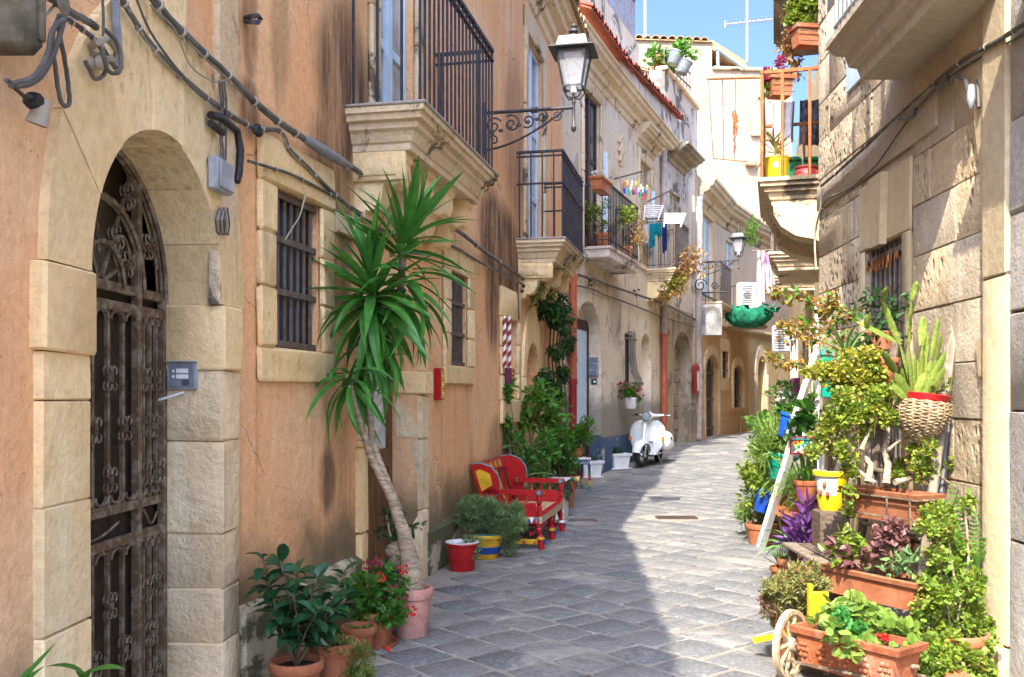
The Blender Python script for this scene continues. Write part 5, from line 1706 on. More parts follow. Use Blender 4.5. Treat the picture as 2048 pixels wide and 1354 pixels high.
pipe('white vertical pipe at the far corner of the stone house', R2, 1637, 0.06, (0.0, 1.2, 2.2), 0.035, ('white', 'white'))
# hanging sign, lantern box, air conditioners
t = thing('hanging_sign', 'white weathered hanging sign with an arched triple line on a curly bracket', 'sign', C1.pt(C1.L, 2.5, 0.5))
sa_ = C1.L - 0.1
PS = [P(x, y, 23.3) for x, y in ((1400, 612), (1440, 612), (1440, 672), (1400, 672))]
FS = Fac(PS[0].xy - V((0.0, 0.1)), PS[1].xy - V((0, 0.25)))
z0, z1 = PS[3].z, PS[0].z + 0.02
mb = MB(); FS.blk(mb, 0, FS.L, z0, z1, -0.02, 0.02, 0.012, 0); M['signwhite'] = m_plain('weathered_white_board', (0.24, 0.24, 0.235), 0.7, var=0.4, sc=5)
mb.build('board', M['signwhite'], t)
for k in range(3):
    mb = MB(); r_ = FS.L * (0.42 - 0.07 * k); zc = z1 - 0.26
    mb.tube([FS.pt(FS.L / 2 - r_, z0 + 0.25, 0.024)] + [FS.pt(FS.L / 2 - r_ * math.cos(math.pi * i / 12), zc + r_ * math.sin(math.pi * i / 12), 0.024) for i in range(13)] + [FS.pt(FS.L / 2 + r_, z0 + 0.25, 0.024)], 0.012, 5); mb.build('painted_arch', M['greyiron'], t)
mb = MB()
bp = PS[0] + V((-0.1, 0.1, 0.35))
mb.tube([bp + V((-0.15, 0.3, 0)), bp + V((0.75, -0.1, 0))], 0.02, 6)
for (ox, r_, k_) in ((0.12, 0.17, 1), (0.48, 0.1, -1)):
    mb.tube([bp + V((ox + r_ * (1 - 0.8 * i / 20) * math.cos(k_ * i * 0.5), -0.03, 0.17 + r_ * (1 - 0.8 * i / 20) * math.sin(k_ * i * 0.5))) for i in range(21)], 0.014, 5)
mb.tube([bp + V((0.25, 0, 0)), bp + V((0.25, -0.05, -0.36))], 0.01, 5)
mb.build('bracket', M['blackrubber'], t)
t = thing('display_case', 'narrow dark red glazed wall case beside the orange house door', 'display case', C1.pt(C1.L - 0.2, 1.6))
c0 = C1.a(1380); mb = MB(); z0, z1 = C1.z(1385, 788), C1.z(1385, 738)
C1.blk(mb, c0, c0 + 0.35, z0, z1, 0.06, 0.16, 0.02, 0); mb.prism([(0, z1), (0.35, z1), (0.175, z1 + 0.12)], 0.05, 0.17, lambda a, z, o: C1.pt(c0 + a, z, o)); mb.build('case', M['pipered'], t)
mb = MB(); C1.blk(mb, c0 + 0.09, c0 + 0.26, z0 + 0.08, z1 - 0.06, 0.16, 0.17, 0.004, 0); mb.build('pane', M['white'], t)
def aircon(label, c, w, h, d, yaw):
    Mx = Matrix.Translation(c) @ Matrix.Rotation(yaw, 4, 'Z')
    t = link('air_conditioner', None, M=Mx); tag(t, label, 'air conditioner', 'air conditioner units on the far facades')
    mb = MB(); mb.box((0, 0, 0), (w, d, h), b=0.02); mb.build('case', M['white'], t, Mx)
    mb = MB(); n = 9
    for k in range(n):
        mb.box((-w * 0.12, -d / 2 - 0.006, -h * 0.36 + h * 0.72 * k / (n - 1)), (w * 0.62, 0.012, h * 0.035))
    mb.build('louvre', M['greyiron'], t, Mx, kind='stuff')
    mb = MB(); mb.lathe([(0, 0.004), (w * 0.2, 0.004), (w * 0.22, 0)], 16, Matrix.Translation((-w * 0.12, -d / 2, 0)) @ Matrix.Rotation(math.pi / 2, 4, 'X')); mb.build('fan_grille', M['bluegrey'], t, Mx)
aircon('white air conditioner standing above the green netted balcony', P(1494, 592, 26.2), 0.5, 0.72, 0.3, 0.2)
aircon('white air conditioner on the yellow house wall above the lane', P(1563, 678, 19.0), 0.36, 0.52, 0.28, -0.2)
def rv_(k):
    return V((RND.uniform(-k, k), RND.uniform(-k, k), RND.uniform(-k, k)))
# green net bundle under the far balcony
M['net'] = m_plain('green_net', (0.01, 0.20, 0.105), 0.8, var=0.6, sc=6)
t = thing('netting', 'green netting bundled like a bowl around the far balcony slab', 'net', P(1497, 655, 25.8))
mb = MB()
cN = P(1497, 618, 25.8)
vs = []
for i in range(9):
    for k in range(28):
        th = math.pi * 0.5 * i / 8
        rr = (0.62 * math.cos(th) ** 0.7 + 0.02) * (1 + 0.10 * math.sin(k * 3.1 + i) + RND.uniform(-0.05, 0.05))
        an = 2 * math.pi * k / 28
        vs.append(cN + V((rr * math.cos(an), rr * 0.7 * math.sin(an), -0.52 * math.sin(th) + (RND.uniform(-0.04, 0.12) if i == 0 else 0))))
mb.add(vs, [[i * 28 + k, i * 28 + (k + 1) % 28, (i + 1) * 28 + (k + 1) % 28, (i + 1) * 28 + k] for i in range(8) for k in range(28)])
mb.build('net', M['net'], t, smooth=50)
mb = MB()
for k in range(46):
    an = RND.uniform(0, 6.283); rr = RND.uniform(0.25, 0.68)
    p = cN + V((rr * math.cos(an) + 0.1, rr * 0.7 * math.sin(an), RND.uniform(-0.1, 0.1)))
    d = V((math.cos(an), 0.7 * math.sin(an), RND.uniform(-0.2, 1.0))).normalized(); x = V((-math.sin(an), math.cos(an), RND.uniform(-0.5, 0.5)))
    w_ = RND.uniform(0.05, 0.14); L_ = RND.uniform(0.08, 0.2)
    mb.add([p - x * w_, p + x * w_, p + x * w_ * 0.7 + d * L_ * 0.6 + rv_(0.04), p - x * w_ * 0.5 + d * L_ + rv_(0.04)], [[0, 1, 2], [0, 2, 3]])
mb.build('loose_folds', M['net'], t, smooth=0, kind='stuff')
# laundry
def cloth(label, p, q, drop, mat, yoff=0.0, n=18, amp=0.03, cat='laundry', group='laundry on the balconies', taper=0.0):
    """a cloth hung from p to q"""
    p, q = V(p), V(q)
    d = (q - p); nn = V((d.y, -d.x, 0)).normalized()
    mb = MB(); m = 8
    ph = RND.uniform(0, 6)
    for i in range(m + 1):
        for k in range(n + 1):
            s_ = k / n
            s2 = 0.5 + (s_ - 0.5) * (1 - taper * i / m)
            mb.v.append(p + d * s2 + nn * (amp * (0.3 + i / m) * math.sin(s_ * 14 + ph + i * 0.25)) + V((0, 0, -drop * i / m * (1 + 0.06 * math.sin(s_ * 5 + ph)))))
    for i in range(m):
        for k in range(n):
            mb.f.append([i * (n + 1) + k, i * (n + 1) + k + 1, (i + 1) * (n + 1) + k + 1, (i + 1) * (n + 1) + k]); mb.mi.append(0)
    o = mb.build('laundry', M[mat], smooth=60)
    return tag(o, label, cat, group)
M['tealcloth'] = m_plain('teal_cloth', (0.0, 0.24, 0.28), 0.9)
M['navycloth'] = m_plain('navy_cloth', (0.012, 0.03, 0.14), 0.9)
M['whitecloth'] = m_plain('white_cloth', (0.66, 0.62, 0.64), 0.9)
M['lilaccloth'] = m_plain('lilac_cloth', (0.50, 0.28, 0.56), 0.9)
YL = 19.0
for lab, x0, x1, y0, y1, mat in (('white towel hanging on the laundry balcony', 1287, 1297, 448, 488, 'whitecloth'), ('teal towel hanging on the laundry balcony', 1298, 1311, 447, 495, 'tealcloth'), ('smaller teal shirt hung behind the teal towel', 1311, 1323, 446, 472, 'tealcloth'), ('navy blue trousers hanging on the laundry balcony', 1324, 1334, 446, 503, 'navycloth')):
    p, q = P(x0, y0, YL), P(x1, y0, YL)
    cloth(lab, p, q, p.z - P(x0, y1, YL).z, mat)
YF = 14.2
for lab, x0, x1, y0, y1, mat in (('long white sheet hanging below the right corbels', 1512, 1531, 502, 612, 'whitecloth'), ('lilac garment hanging beside the white sheet', 1530, 1542, 505, 545, 'lilaccloth'), ('pale blue white cloth hanging right of the lilac garment', 1534, 1546, 530, 590, 'whitecloth')):
    p, q = P(x0, y0, YF), P(x1, y0 - 2, YF + 0.3)
    cloth(lab, p, q, p.z - P(x0, y1, YF).z, mat, amp=0.03, taper=0.3 if 'sheet' in lab else 0)
mb = MB(); mb.tube([P(1505, 501, YF - 0.1), P(1600, 498, YF + 0.8)], 0.008, 5); tag(mb.build('washing_line', M['cablew']), 'washing line under the right corbels carrying the white sheet', 'washing line')
# drying racks
t = thing('drying_rack', 'white clothes drying rack spread over the laundry balcony rail', 'drying rack', P(1310, 430, 18.8))
for (x0, x1, y0, y1, sk) in ((1290, 1326, 411, 432, 0), (1330, 1364, 427, 446, 7)):
    for k in range(6):
        y = y0 + (y1 - y0) * k / 5
        mb = MB(); mb.tube([P(x0 - k * 0.5, y, 18.8 - k * 0.06), P(x1 + sk - k * 2, y, 18.8 - k * 0.06)], 0.012, 5); mb.build('rod', M['white'], t)
    mb = MB(); mb.tube([P(x0, y0, 18.8), P(x0 - 2.5, y1 + 8, 18.45)], 0.014, 5); mb.tube([P(x1 + sk, y0, 18.8), P(x1 + sk - 10, y1 + 8, 18.45)], 0.014, 5); mb.build('frame', M['white'], t)
# line of clothes pegs
for i, (p0, p1, lab) in enumerate((((1228, 358, 14.7), (1284, 343, 15.3), 'dark iron clothes line arm above the flower balcony'), ((1296, 403, 17.0), (1343, 380, 17.9), 'dark iron clothes line arm above the laundry balcony'))):
    mb = MB(); mb.tube([P(*p0), P(*p1)], 0.014, 6); tag(mb.build('line_arm', M['iron']), lab, 'clothes line arm')
for i in range(3):
    mb = MB(); mb.tube([P(1272 + 5 * i, 348 - i, 15.1 + 0.06 * i), P(1300 + 4 * i, 372 + 3 * i, 16.2), P(1318 + 10 * i, 392 - 5 * i, 17.4 + 0.15 * i)], 0.004, 4); tag(mb.build('washing_line', M['cablew']), ('left', 'middle', 'right')[i] + ' one of three thin washing lines strung between the two iron arms', 'washing line', 'washing lines between the iron arms')
pc = ['red', 'blue', 'yellowp', 'lilaccloth', 'teal', 'palewood', 'white']
mb = MB(); mb.box((0, 0, 0), (0.022, 0.03, 0.10), b=0.004); mb.box((0, 0.022, 0.01), (0.018, 0.012, 0.09), b=0.004)
mesh_by = {}
for k in range(17):
    m_ = pc[k % 7]
    if m_ not in mesh_by:
        mm = MB(); mm.v, mm.f, mm.mi = list(mb.v), list(mb.f), list(mb.mi); mesh_by[m_] = mm.mesh('clothes_peg', M[m_])
    nm_ = {'red': 'red', 'blue': 'blue', 'yellowp': 'yellow', 'lilaccloth': 'lilac', 'teal': 'green', 'palewood': 'wooden', 'white': 'white'}[m_]
    x = 1247 + 2.9 * k; y = 371 + 10 * math.sin(k * 1.9) + k * 0.9
    o = link('clothes_peg', mesh_by[m_], M=Matrix.Translation(P(x, y, 15.6 + 0.04 * k)) @ Matrix.Rotation(k, 4, 'Z')); n_ = 3 if k % 7 < 3 else 2
    tag(o, {3: ('leftmost', 'middle', 'rightmost'), 2: ('left', None, 'right')}[n_][(k // 7) if n_ == 3 else (0 if k < 7 else 2)] + ' of the ' + nm_ + ' clothes pegs clipped on the thin lines above the balconies', 'clothes peg', nm_ + ' clothes pegs')
mb = MB(); mb.tube([P(1243, 377, 15.55), P(1295, 391, 16.3)], 0.004, 4); mb.tube([P(1243, 365, 15.55), P(1295, 379, 16.3)], 0.004, 4); tag(mb.build('peg_line', M['cablew']), 'pair of thin lines carrying the coloured pegs', 'washing line')
# rusty clothes frame with dried chillies
t = thing('clothes_line', 'rusty clothes line frame sticking out left of the rusty balcony', 'clothes line', P(1515, 158, 9.5))
mb = MB(); mb.tube([P(1522, 155, 9.45), P(1415, 158, 9.9)], 0.012, 6); mb.tube([P(1512, 325, 9.45), P(1428, 317, 9.9)], 0.006, 6); mb.build('frame', M['rust'], t)
for x0, x1 in ((1417, 1427), (1445, 1448), (1471, 1469)):
    mb = MB(); mb.tube([P(x0, 158, 9.8), P(x1, 318, 9.8)], 0.005, 5); mb.build('line', M['greyiron'], t)
M['chilli'] = m_plain('dried_chilli', (0.42, 0.10, 0.02), 0.7)
mb = MB()
for k in range(60):
    y = 220 + 45 * RND.random(); p = P(1470 + RND.uniform(-4, 4), y, 9.8)
    mb.tube([p, p + V((RND.uniform(-0.02, 0.02), RND.uniform(-0.02, 0.02), -0.05))], [0.007, 0.002], 4)
for k in range(12):
    y = 272 + 30 * RND.random(); p = P(1469 + RND.uniform(-2, 2), y, 9.8); mb.tube([p, p + V((RND.uniform(-0.01, 0.01), 0, -0.04))], [0.006, 0.002], 4)
tag(mb.build('chilli_string', M['chilli'], kind=None), 'string of dried orange chillies hanging on the clothes frame', 'chilli string')
# antenna and thin mast
t = thing('antenna', 'grey television antenna mast on the tall cream house', 'antenna', P(1494, 122, 34.5))
mb = MB(); mb.tube([P(1494, 124, 34.5), P(1494, -30, 34.5)], 0.045, 7); mb.build('mast', M['silver'], t)
mb = MB(); mb.tube([P(1450, 49, 34.5), P(1546, 38, 34.5)], 0.03, 6); mb.build('boom', M['silver'], t)
for k in range(12):
    mb = MB(); x = 1450 + 8.6 * k; y = 49 - 11 * k / 11; q_ = P(x, y, 34.5); mb.tube([q_ + V((0, -0.35, 0)), q_ + V((0, 0.35, 0))], 0.012, 4); mb.build('element', M['silver'], t)
mb = MB(); mb.tube([P(1450, 42, 34.5), P(1450, 55, 34.5)], 0.03, 5); mb.build('reflector', M['silver'], t)
mb = MB(); mb.tube([P(1290, 75, 23.5), P(1290, -20, 23.5)], 0.035, 6); tag(mb.build('mast', M['silver']), 'thin pale mast at the end of the terrace railing', 'mast')
# street drains and dark mark
for (x, y, w_, d_, lab) in ((1353, 1036, 0.43, 0.20, 'rusty iron drain grate in the sunlit paving'), (1165, 1041, 0.30, 0.16, 'dark drain grate in the shaded paving')):
    g = G(x, y); t = thing('drain_grate', lab, 'drain grate', g)
    mb = MB()
    for sx_, sy_, ww, dd_ in ((0, -d_ / 2, w_, 0.03), (0, d_ / 2, w_, 0.03), (-w_ / 2, 0, 0.03, d_), (w_ / 2, 0, 0.03, d_)):
        mb.box(g + V((sx_, sy_, 0.006)), (ww, dd_, 0.016))
    mb.build('frame', M['rustbrown' if w_ > 0.4 else 'greyiron'], t)
    n = int(w_ / 0.03)
    mb = MB(); mb.box((0, 0, 0), (0.016, d_ - 0.03, 0.012)); me_ = mb.mesh('bar', M['rustbrown' if w_ > 0.4 else 'greyiron'])
    for k in range(1, n):
        link('bar', me_, None, t, Matrix.Translation(g + V((-w_ / 2 + w_ * k / n, 0, 0.007))))
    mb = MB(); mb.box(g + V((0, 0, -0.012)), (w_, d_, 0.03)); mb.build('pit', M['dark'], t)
# ceramic lamp and hook on the stone house wall, metal hooks
t = thing('wall_insulator', 'grey cable insulator in the broken stone near the top right', 'insulator', R1.at(1945, 190))
mb = MB(); mb.lathe([(0.0, 0.1), (0.02, 0.09), (0.024, 0.02), (0.012, -0.03), (0.0, -0.04)], 10, Matrix.Translation(R1.at(1942, 205, 0.07))); mb.build('body', M['silver'], t)
mb = MB(); mb.tube([R1.at(1915, 152, 0.06), R1.at(1930, 160, 0.1), R1.at(1938, 185, 0.08)], 0.012, 7); mb.tube([R1.at(1955, 160, 0.03), R1.at(1958, 215, 0.05)], 0.01, 6); mb.build('wiring', M['cable'], t)
for x, y, lab in ((1880, 168, 'upper iron cable hook on the stone house'), (1815, 232, 'lower iron cable hook on the stone house')):
    mb = MB(); mb.tube([R1.at(x - 18, y + 4, 0.03), R1.at(x, y + 6, 0.12), R1.at(x + 14, y - 2, 0.12), R1.at(x + 16, y - 14, 0.08)], 0.012, 7); tag(mb.build('wall_hook', M['lampgrey']), lab, 'hook')
# sign plates by the plants on the right
t = thing('teal_sign', 'teal painted board hanging among the plants at the stone house corner', 'sign', P(1655, 790, 7.9))
mb = MB(); c = P(1656, 748, 7.9); mb.box(c, (0.115, 0.03, 0.39), b=0.006); mb.build('board', M['teal'], t)
mb = MB(); mb.box(c + V((0, -0.005, 0.185)), (0.135, 0.05, 0.06), b=0.006); mb.build('cap', M['tealp'], t)
mb = MB(); c = P(1591, 797, 12.6); mb.box(c, (0.115, 0.04, 0.55), b=0.006); tag(mb.build('burgundy_panel', M['purple']), 'dark burgundy hanging panel in the far right of the lane', 'panel')
# ------------------------------------------------------------------ plants and pots
LEAF = {
    'ficus': m_leaf('glossy_dark_leaf', (0.012, 0.055, 0.024), (0.030, 0.11, 0.028), 0.28, 0.12, 0.5),
    'yucca': m_leaf('yucca_leaf', (0.035, 0.16, 0.025), (0.10, 0.30, 0.045), 0.38, 0.18),
    'herb': m_leaf('grey_green_leaf', (0.12, 0.21, 0.08), (0.22, 0.32, 0.12), 0.6, 0.25),
    'thyme': m_leaf('yellow_green_small_leaf', (0.10, 0.15, 0.025), (0.20, 0.25, 0.05), 0.6, 0.25),
    'geranium': m_leaf('geranium_leaf', (0.035, 0.13, 0.015), (0.09, 0.24, 0.03), 0.5, 0.3),
    'lemon': m_leaf('lemon_leaf', (0.05, 0.16, 0.018), (0.14, 0.30, 0.04), 0.4, 0.3),
    'dark': m_leaf('dark_green_leaf', (0.018, 0.06, 0.015), (0.04, 0.11, 0.022), 0.45, 0.2),
    'jade': m_leaf('jade_leaf', (0.11, 0.20, 0.020), (0.27, 0.33, 0.04), 0.4, 0.3),
    'gold': m_leaf('golden_leaf', (0.27, 0.26, 0.025), (0.38, 0.35, 0.045), 0.5, 0.35),
    'sedum': m_leaf('sedum_leaf', (0.19, 0.19, 0.055), (0.30, 0.29, 0.09), 0.6, 0.25),
    'rust': m_leaf('rusty_vine_leaf', (0.36, 0.12, 0.03), (0.30, 0.26, 0.04), 0.5, 0.35),
    'dry': m_leaf('dry_twig_leaf', (0.36, 0.19, 0.06), (0.42, 0.28, 0.10), 0.8, 0.2),
    'purple': m_leaf('purple_leaf', (0.10, 0.03, 0.16), (0.18, 0.07, 0.24), 0.5, 0.2),
    'maroon': m_leaf('maroon_leaf', (0.13, 0.05, 0.05), (0.30, 0.15, 0.13), 0.5, 0.2),
    'aloe': m_leaf('aloe_leaf', (0.09, 0.20, 0.06), (0.16, 0.28, 0.08), 0.45, 0.15),
    'cactus': m_wall('cactus_skin', (0.13, 0.20, 0.03), (0.23, 0.28, 0.05), (0.12, 0.10, 0.04), 0.5, (), tone=0.35, big=9, bump=0.5, pit=0.6, fine=60, blotch=((0.30, 0.23, 0.10), 0.6, 0.7)),
    'fern': m_leaf('fern_leaf', (0.07, 0.19, 0.02), (0.14, 0.29, 0.035), 0.5, 0.3),
    'redflower': m_leaf('red_petal', (0.55, 0.012, 0.012), (0.70, 0.04, 0.02), 0.6, 0.25),
    'pinkflower': m_leaf('maroon_petal', (0.26, 0.02, 0.06), (0.42, 0.05, 0.10), 0.6, 0.25),
    'whiteflower': m_leaf('white_petal', (0.7, 0.7, 0.6), (0.75, 0.72, 0.66), 0.6, 0.25),
    'yellowflower': m_leaf('yellow_petal', (0.7, 0.5, 0.02), (0.75, 0.6, 0.05), 0.6, 0.25),
    'spider': m_leaf('spider_leaf', (0.11, 0.21, 0.03), (0.26, 0.36, 0.08), 0.5, 0.3),
}
M['bark'] = m_wood('pale_bark', (0.36, 0.28, 0.19), (14, 14, 60), 0.9, 0.6)
M['twig'] = m_plain('twig', (0.16, 0.11, 0.06), 0.9)
M['greenstem'] = m_plain('green_stem', (0.09, 0.14, 0.03), 0.7)

def rv(s=1.0):
    while True:
        p = V((RND.uniform(-1, 1), RND.uniform(-1, 1), RND.uniform(-1, 1)))
        if p.length <= 1:
            return p * s

def leaf(mb, p, d, n, L, W, curl=0.12, shape=0):
    d = d.normalized()
    x = d.cross(n)
    if x.length < 1e-3:
        x = d.orthogonal()
    x.normalize()
    n = x.cross(d)
    if shape == 0:      # pointed, folded along its rib
        vs = [p, p + d * L * 0.3 - x * W * 0.5 + n * W * 0.12, p + d * L * 0.7 - x * W * 0.42 + n * (W * 0.1 - L * curl * 0.5), p + d * L - n * L * curl,
              p + d * L * 0.7 + x * W * 0.42 + n * (W * 0.1 - L * curl * 0.5), p + d * L * 0.3 + x * W * 0.5 + n * W * 0.12]
        mb.add(vs, [[0, 1, 2, 3], [0, 3, 4, 5]])
    elif shape == 1:    # round
        c = p + d * L * 0.5
        vs = [c + (d * math.cos(a) * L * 0.5 + x * math.sin(a) * W * 0.5) + n * (W * 0.08 if k % 2 else 0) for k, a in enumerate([math.pi * 2 * i / 7 for i in range(7)])]
        mb.add(vs, [[0, 1, 2, 3], [0, 3, 4], [0, 4, 5, 6]])
    else:               # narrow blade
        vs = [p - x * W * 0.5, p + x * W * 0.5, p + d * L * 0.6 + x * W * 0.35 - n * L * curl * 0.3, p + d * L - n * L * curl, p + d * L * 0.6 - x * W * 0.35 - n * L * curl * 0.3]
        mb.add(vs, [[0, 1, 2, 3, 4]])

def foliage(root, clumps, n, L, W, mat, shape=0, up=0.35, out=0.8, name='foliage', curl=0.15, shell=0.45):
    """many leaves gathered in clumps = [(centre, radius or (rx, ry, rz))]"""
    mb = MB()
    ws = []
    for c, r in clumps:
        r = r if hasattr(r, '__len__') else (r, r, r)
        ws.append((V(c), r, (r[0] * r[1] * r[2]) ** (2 / 3)))
    sub_ = []
    for c, r, w in ws:
        for _ in range(4):
            o = rv(0.85); k = RND.uniform(0.3, 0.75)
            sub_.append((c + V((o.x * r[0], o.y * r[1], o.z * r[2])), tuple(x * k for x in r), w * k * k))
    ws = sub_
    tot = sum(w[2] for w in ws)
    for c, r, w in ws:
        for _ in range(max(3, int(n * w / tot))):
            q = rv()
            if q.length < shell and RND.random() < 0.7:
                q = q.normalized() * RND.uniform(shell, 1)
            p = c + V((q.x * r[0], q.y * r[1], q.z * r[2]))
            d = (q.normalized() * out + rv(0.8) + V((0, 0, up)))
            nn = (V((0, 0, 1)) + q * 0.7 + rv(0.7))
            k = RND.uniform(0.65, 1.25)
            leaf(mb, p, d, nn, L * k, W * k, curl, shape)
    return mb.build(name, LEAF[mat], root, smooth=0, kind='stuff')

def stems(root, base, ends, r0, r1, mat='twig', bend=0.1, name='stem', spread=0.03, n=6):
    base = V(base)
    for e in ends:
        e = V(e)
        b = base + V((RND.uniform(-spread, spread), RND.uniform(-spread, spread), 0))
        L = (e - b).length
        m = (b + e) / 2 + rv(L * bend) + V((0, 0, L * 0.08))
        pts = []
        for i in range(7):
            t = i / 6
            pts.append(b * (1 - t) ** 2 + m * 2 * t * (1 - t) + e * t * t)
        mb = MB(); mb.tube(pts, [r0 + (r1 - r0) * i / 6 for i in range(7)], n)
        mb.build(name, M[mat], root)

def pot(root, c, rt, rb, h, mat, rim=0.03, rimh=0.25, soil=True, Mx=None, saucer=None, ribs=0):
    c = V(c)
    T = Mx or Matrix.Translation(c)
    mb = MB()
    rh = h * rimh
    pr = [(0.001, 0), (rb * 0.96, 0), (rb, h * 0.02), (rb + (rt - rb) * 0.97 * (1 - rimh), h - rh - 0.002)]
    pr += [(rt * (1 + rim) * 0.97, h - rh), (rt * (1 + rim), h - rh * 0.8), (rt * (1 + rim), h - rh * 0.15), (rt * (1 + rim) * 0.98, h), (rt * 0.93, h), (rt * 0.9, h - rh * 0.5), (rt * 0.88, h - min(0.06, h * 0.3))]
    mb.lathe(pr, 28, T)
    o = mb.build('pot', M[mat], root)
    if soil:
        mb = MB(); n = 14
        mb.lathe([(0.0, h * 0.86), (rt * 0.5, h * 0.85), (rt * 0.92, h * 0.83)], n, T, wob=0.06)
        mb.build('soil', M['soil'], root)
    if saucer:
        mb = MB(); mb.lathe([(0, 0.004), (saucer * 0.9, 0.004), (saucer, 0.03), (saucer * 0.94, 0.03), (saucer * 0.86, 0.012), (0, 0.012)], 24, Matrix.Translation(c)); mb.build('saucer', M[mat], root)
    return o

def trough(root, Mx, L, W, h, mat, taper=0.85, soil=True, lip=0.02, name='planter_box'):
    """a window-box planter, x along its length"""
    mb = MB()
    def ring(k, z, g=0.0):
        x, y = L / 2 * k + g, W / 2 * k + g
        return [V((-x, -y, z)), V((x, -y, z)), V((x, y, z)), V((-x, y, z))]
    rings = [ring(taper, 0), ring(1 - (1 - taper) * 0.2, h * 0.8), ring(1, h * 0.82, lip * 0.7), ring(1, h * 0.985, lip), ring(1, h, lip * 0.8), ring(1, h, -0.008), ring(1, h * 0.8, -0.012)]
    vs = [p for r in rings for p in r]
    fs = [[0, 3, 2, 1]]
    for i in range(len(rings) - 1):
        for k in range(4):
            fs.append([i * 4 + k, i * 4 + (k + 1) % 4, (i + 1) * 4 + (k + 1) % 4, (i + 1) * 4 + k])
    mb.add(vs, fs, Mx)
    o = mb.build(name, M[mat], root, smooth=25)
    if soil:
        mb = MB()
        nx_, ny_ = 10, 4
        for j in range(ny_ + 1):
            for i in range(nx_ + 1):
                mb.v.append(Mx @ V(((i / nx_ - 0.5) * (L - 0.02), (j / ny_ - 0.5) * (W - 0.02), h * 0.84 + RND.uniform(-0.008, 0.01))))
        for j in range(ny_):
            for i in range(nx_):
                mb.f.append([j * (nx_ + 1) + i, j * (nx_ + 1) + i + 1, (j + 1) * (nx_ + 1) + i + 1, (j + 1) * (nx_ + 1) + i]); mb.mi.append(0)
        mb.build('soil', M['soil'], root)
    return o

def blade_mesh(name, L, W, bend, mat, seg=6, thick=0.0, fold=0.16, wprof=None):
    """one long leaf along +Y, curving towards -Z"""
    mb = MB()
    p = V((0, 0, 0)); a = 0.0
    rows = []
    for i in range(seg + 1):
        t = i / seg
        w = W * (wprof(t) if wprof else (0.55 + 0.9 * t) if t < 0.35 else max(0.03, (1 - ((t - 0.35) / 0.65) ** 1.6) * 0.9 + 0.0))
        rows.append((p.copy(), a, w))
        p = p + V((0, math.cos(a), -math.sin(a))) * (L / seg)
        a += bend / seg
    for (q, a, w) in rows:
        up = V((0, math.sin(a), math.cos(a)))
        mb.v += [q + V((-w / 2, 0, 0)) + up * w * fold, q - up * thick, q + V((w / 2, 0, 0)) + up * w * fold]
    for i in range(seg):
        o = i * 3
        mb.f += [[o, o + 1, o + 4, o + 3], [o + 1, o + 2, o + 5, o + 4]]
        mb.mi += [0, 0]
    return mb.mesh(name, LEAF[mat] if mat in LEAF else M[mat], smooth=35)

def orient(p, d, roll=0.0, sc=1.0, up=V((0, 0, 1))):
    d = V(d).normalized()
    x = d.cross(up)
    if x.length < 1e-3:
        x = V((1, 0, 0))
    x.normalize()
    z = x.cross(d)
    m = Matrix((x, d, z)).transposed().to_4x4() @ Matrix.Rotation(roll, 4, 'Y') @ Matrix.Scale(sc, 4)
    m.translation = p
    return m

def rosette(root, c, axis, meshes, n, el0, el1, sc=1.0, name='leaf', r=0.02, rise=0.0):
    """long leaves spiralling out of a head; el runs from the axis (90) downwards"""
    axis = V(axis).normalized()
    q = V((0, 0, 1)).rotation_difference(axis)
    for i in range(n):
        t = (i + 0.5) / n
        el = math.radians(el0 + (el1 - el0) * t + RND.uniform(-9, 9))
        az = i * 2.39996 + RND.uniform(-0.25, 0.25)
        d = q @ V((math.cos(el) * math.cos(az), math.cos(el) * math.sin(az), math.sin(el)))
        p = c + axis * (rise * (0.5 - t)) + d * r
        o = link(name, RND.choice(meshes), None, root, orient(p, d, RND.uniform(-0.5, 0.5), sc * RND.uniform(0.75, 1.1), axis if abs(d.dot(axis)) < 0.98 else V((1, 0, 0))))

# --- left: yucca in the big pink pot
yp = G(823, 1272)
t = thing('yucca', 'tall two stemmed yucca in a large pink terracotta pot by the wooden door', 'plant', yp)
pot(t, yp, 0.118, 0.092, 0.285, 'pinkterra', 0.06, 0.2)
Yy = yp.y
tr = [(822, 1180), (820, 1120), (806, 1060), (785, 1000), (762, 955), (740, 910), (726, 860), (712, 815), (700, 770)]
mb = MB(); mb.tube([P(x, y, Yy - 0.02 * i) for i, (x, y) in enumerate(tr)], [0.080, 0.056, 0.040, 0.030, 0.024, 0.021, 0.020, 0.019, 0.018], 9); mb.build('trunk', M['bark'], t)
mb = MB(); mb.tube([P(x, y, Yy - 0.03) for x, y in ((796, 1022), (776, 968), (757, 920), (744, 880), (740, 820), (742, 740), (748, 660), (752, 600))], [0.028, 0.024, 0.022, 0.021, 0.020, 0.019, 0.018, 0.018], 9); mb.build('trunk', M['bark'], t)
mb = MB(); mb.tube([P(x, y, Yy + 0.08) for x, y in ((744, 780), (770, 700), (800, 600), (805, 520), (800, 470))], [0.022] * 5, 8); mb.build('trunk', M['bark'], t)
mb = MB(); q = P(742, 885, Yy - 0.03); mb.lathe([(0.033, -0.008), (0.034, 0.0), (0.033, 0.008)], 10, Matrix.Translation(q)); mb.tube([P(715, 880, Yy - 0.13), q + V((0.03, 0.02, 0))], 0.006, 5); mb.build('rope_tie', M['cablew'], t)
ym = [blade_mesh('leaf', 0.47, 0.070, b, 'yucca', 6) for b in (0.12, 0.25, 0.45, 0.75)]
yd = [blade_mesh('leaf', 0.48, 0.072, b, 'yucca', 6) for b in (0.7, 1.0, 1.35)]
rosette(t, P(745, 580, Yy - 0.05), (-0.1, -0.2, 1), ym, 34, 80, 5, 0.98, rise=0.14)
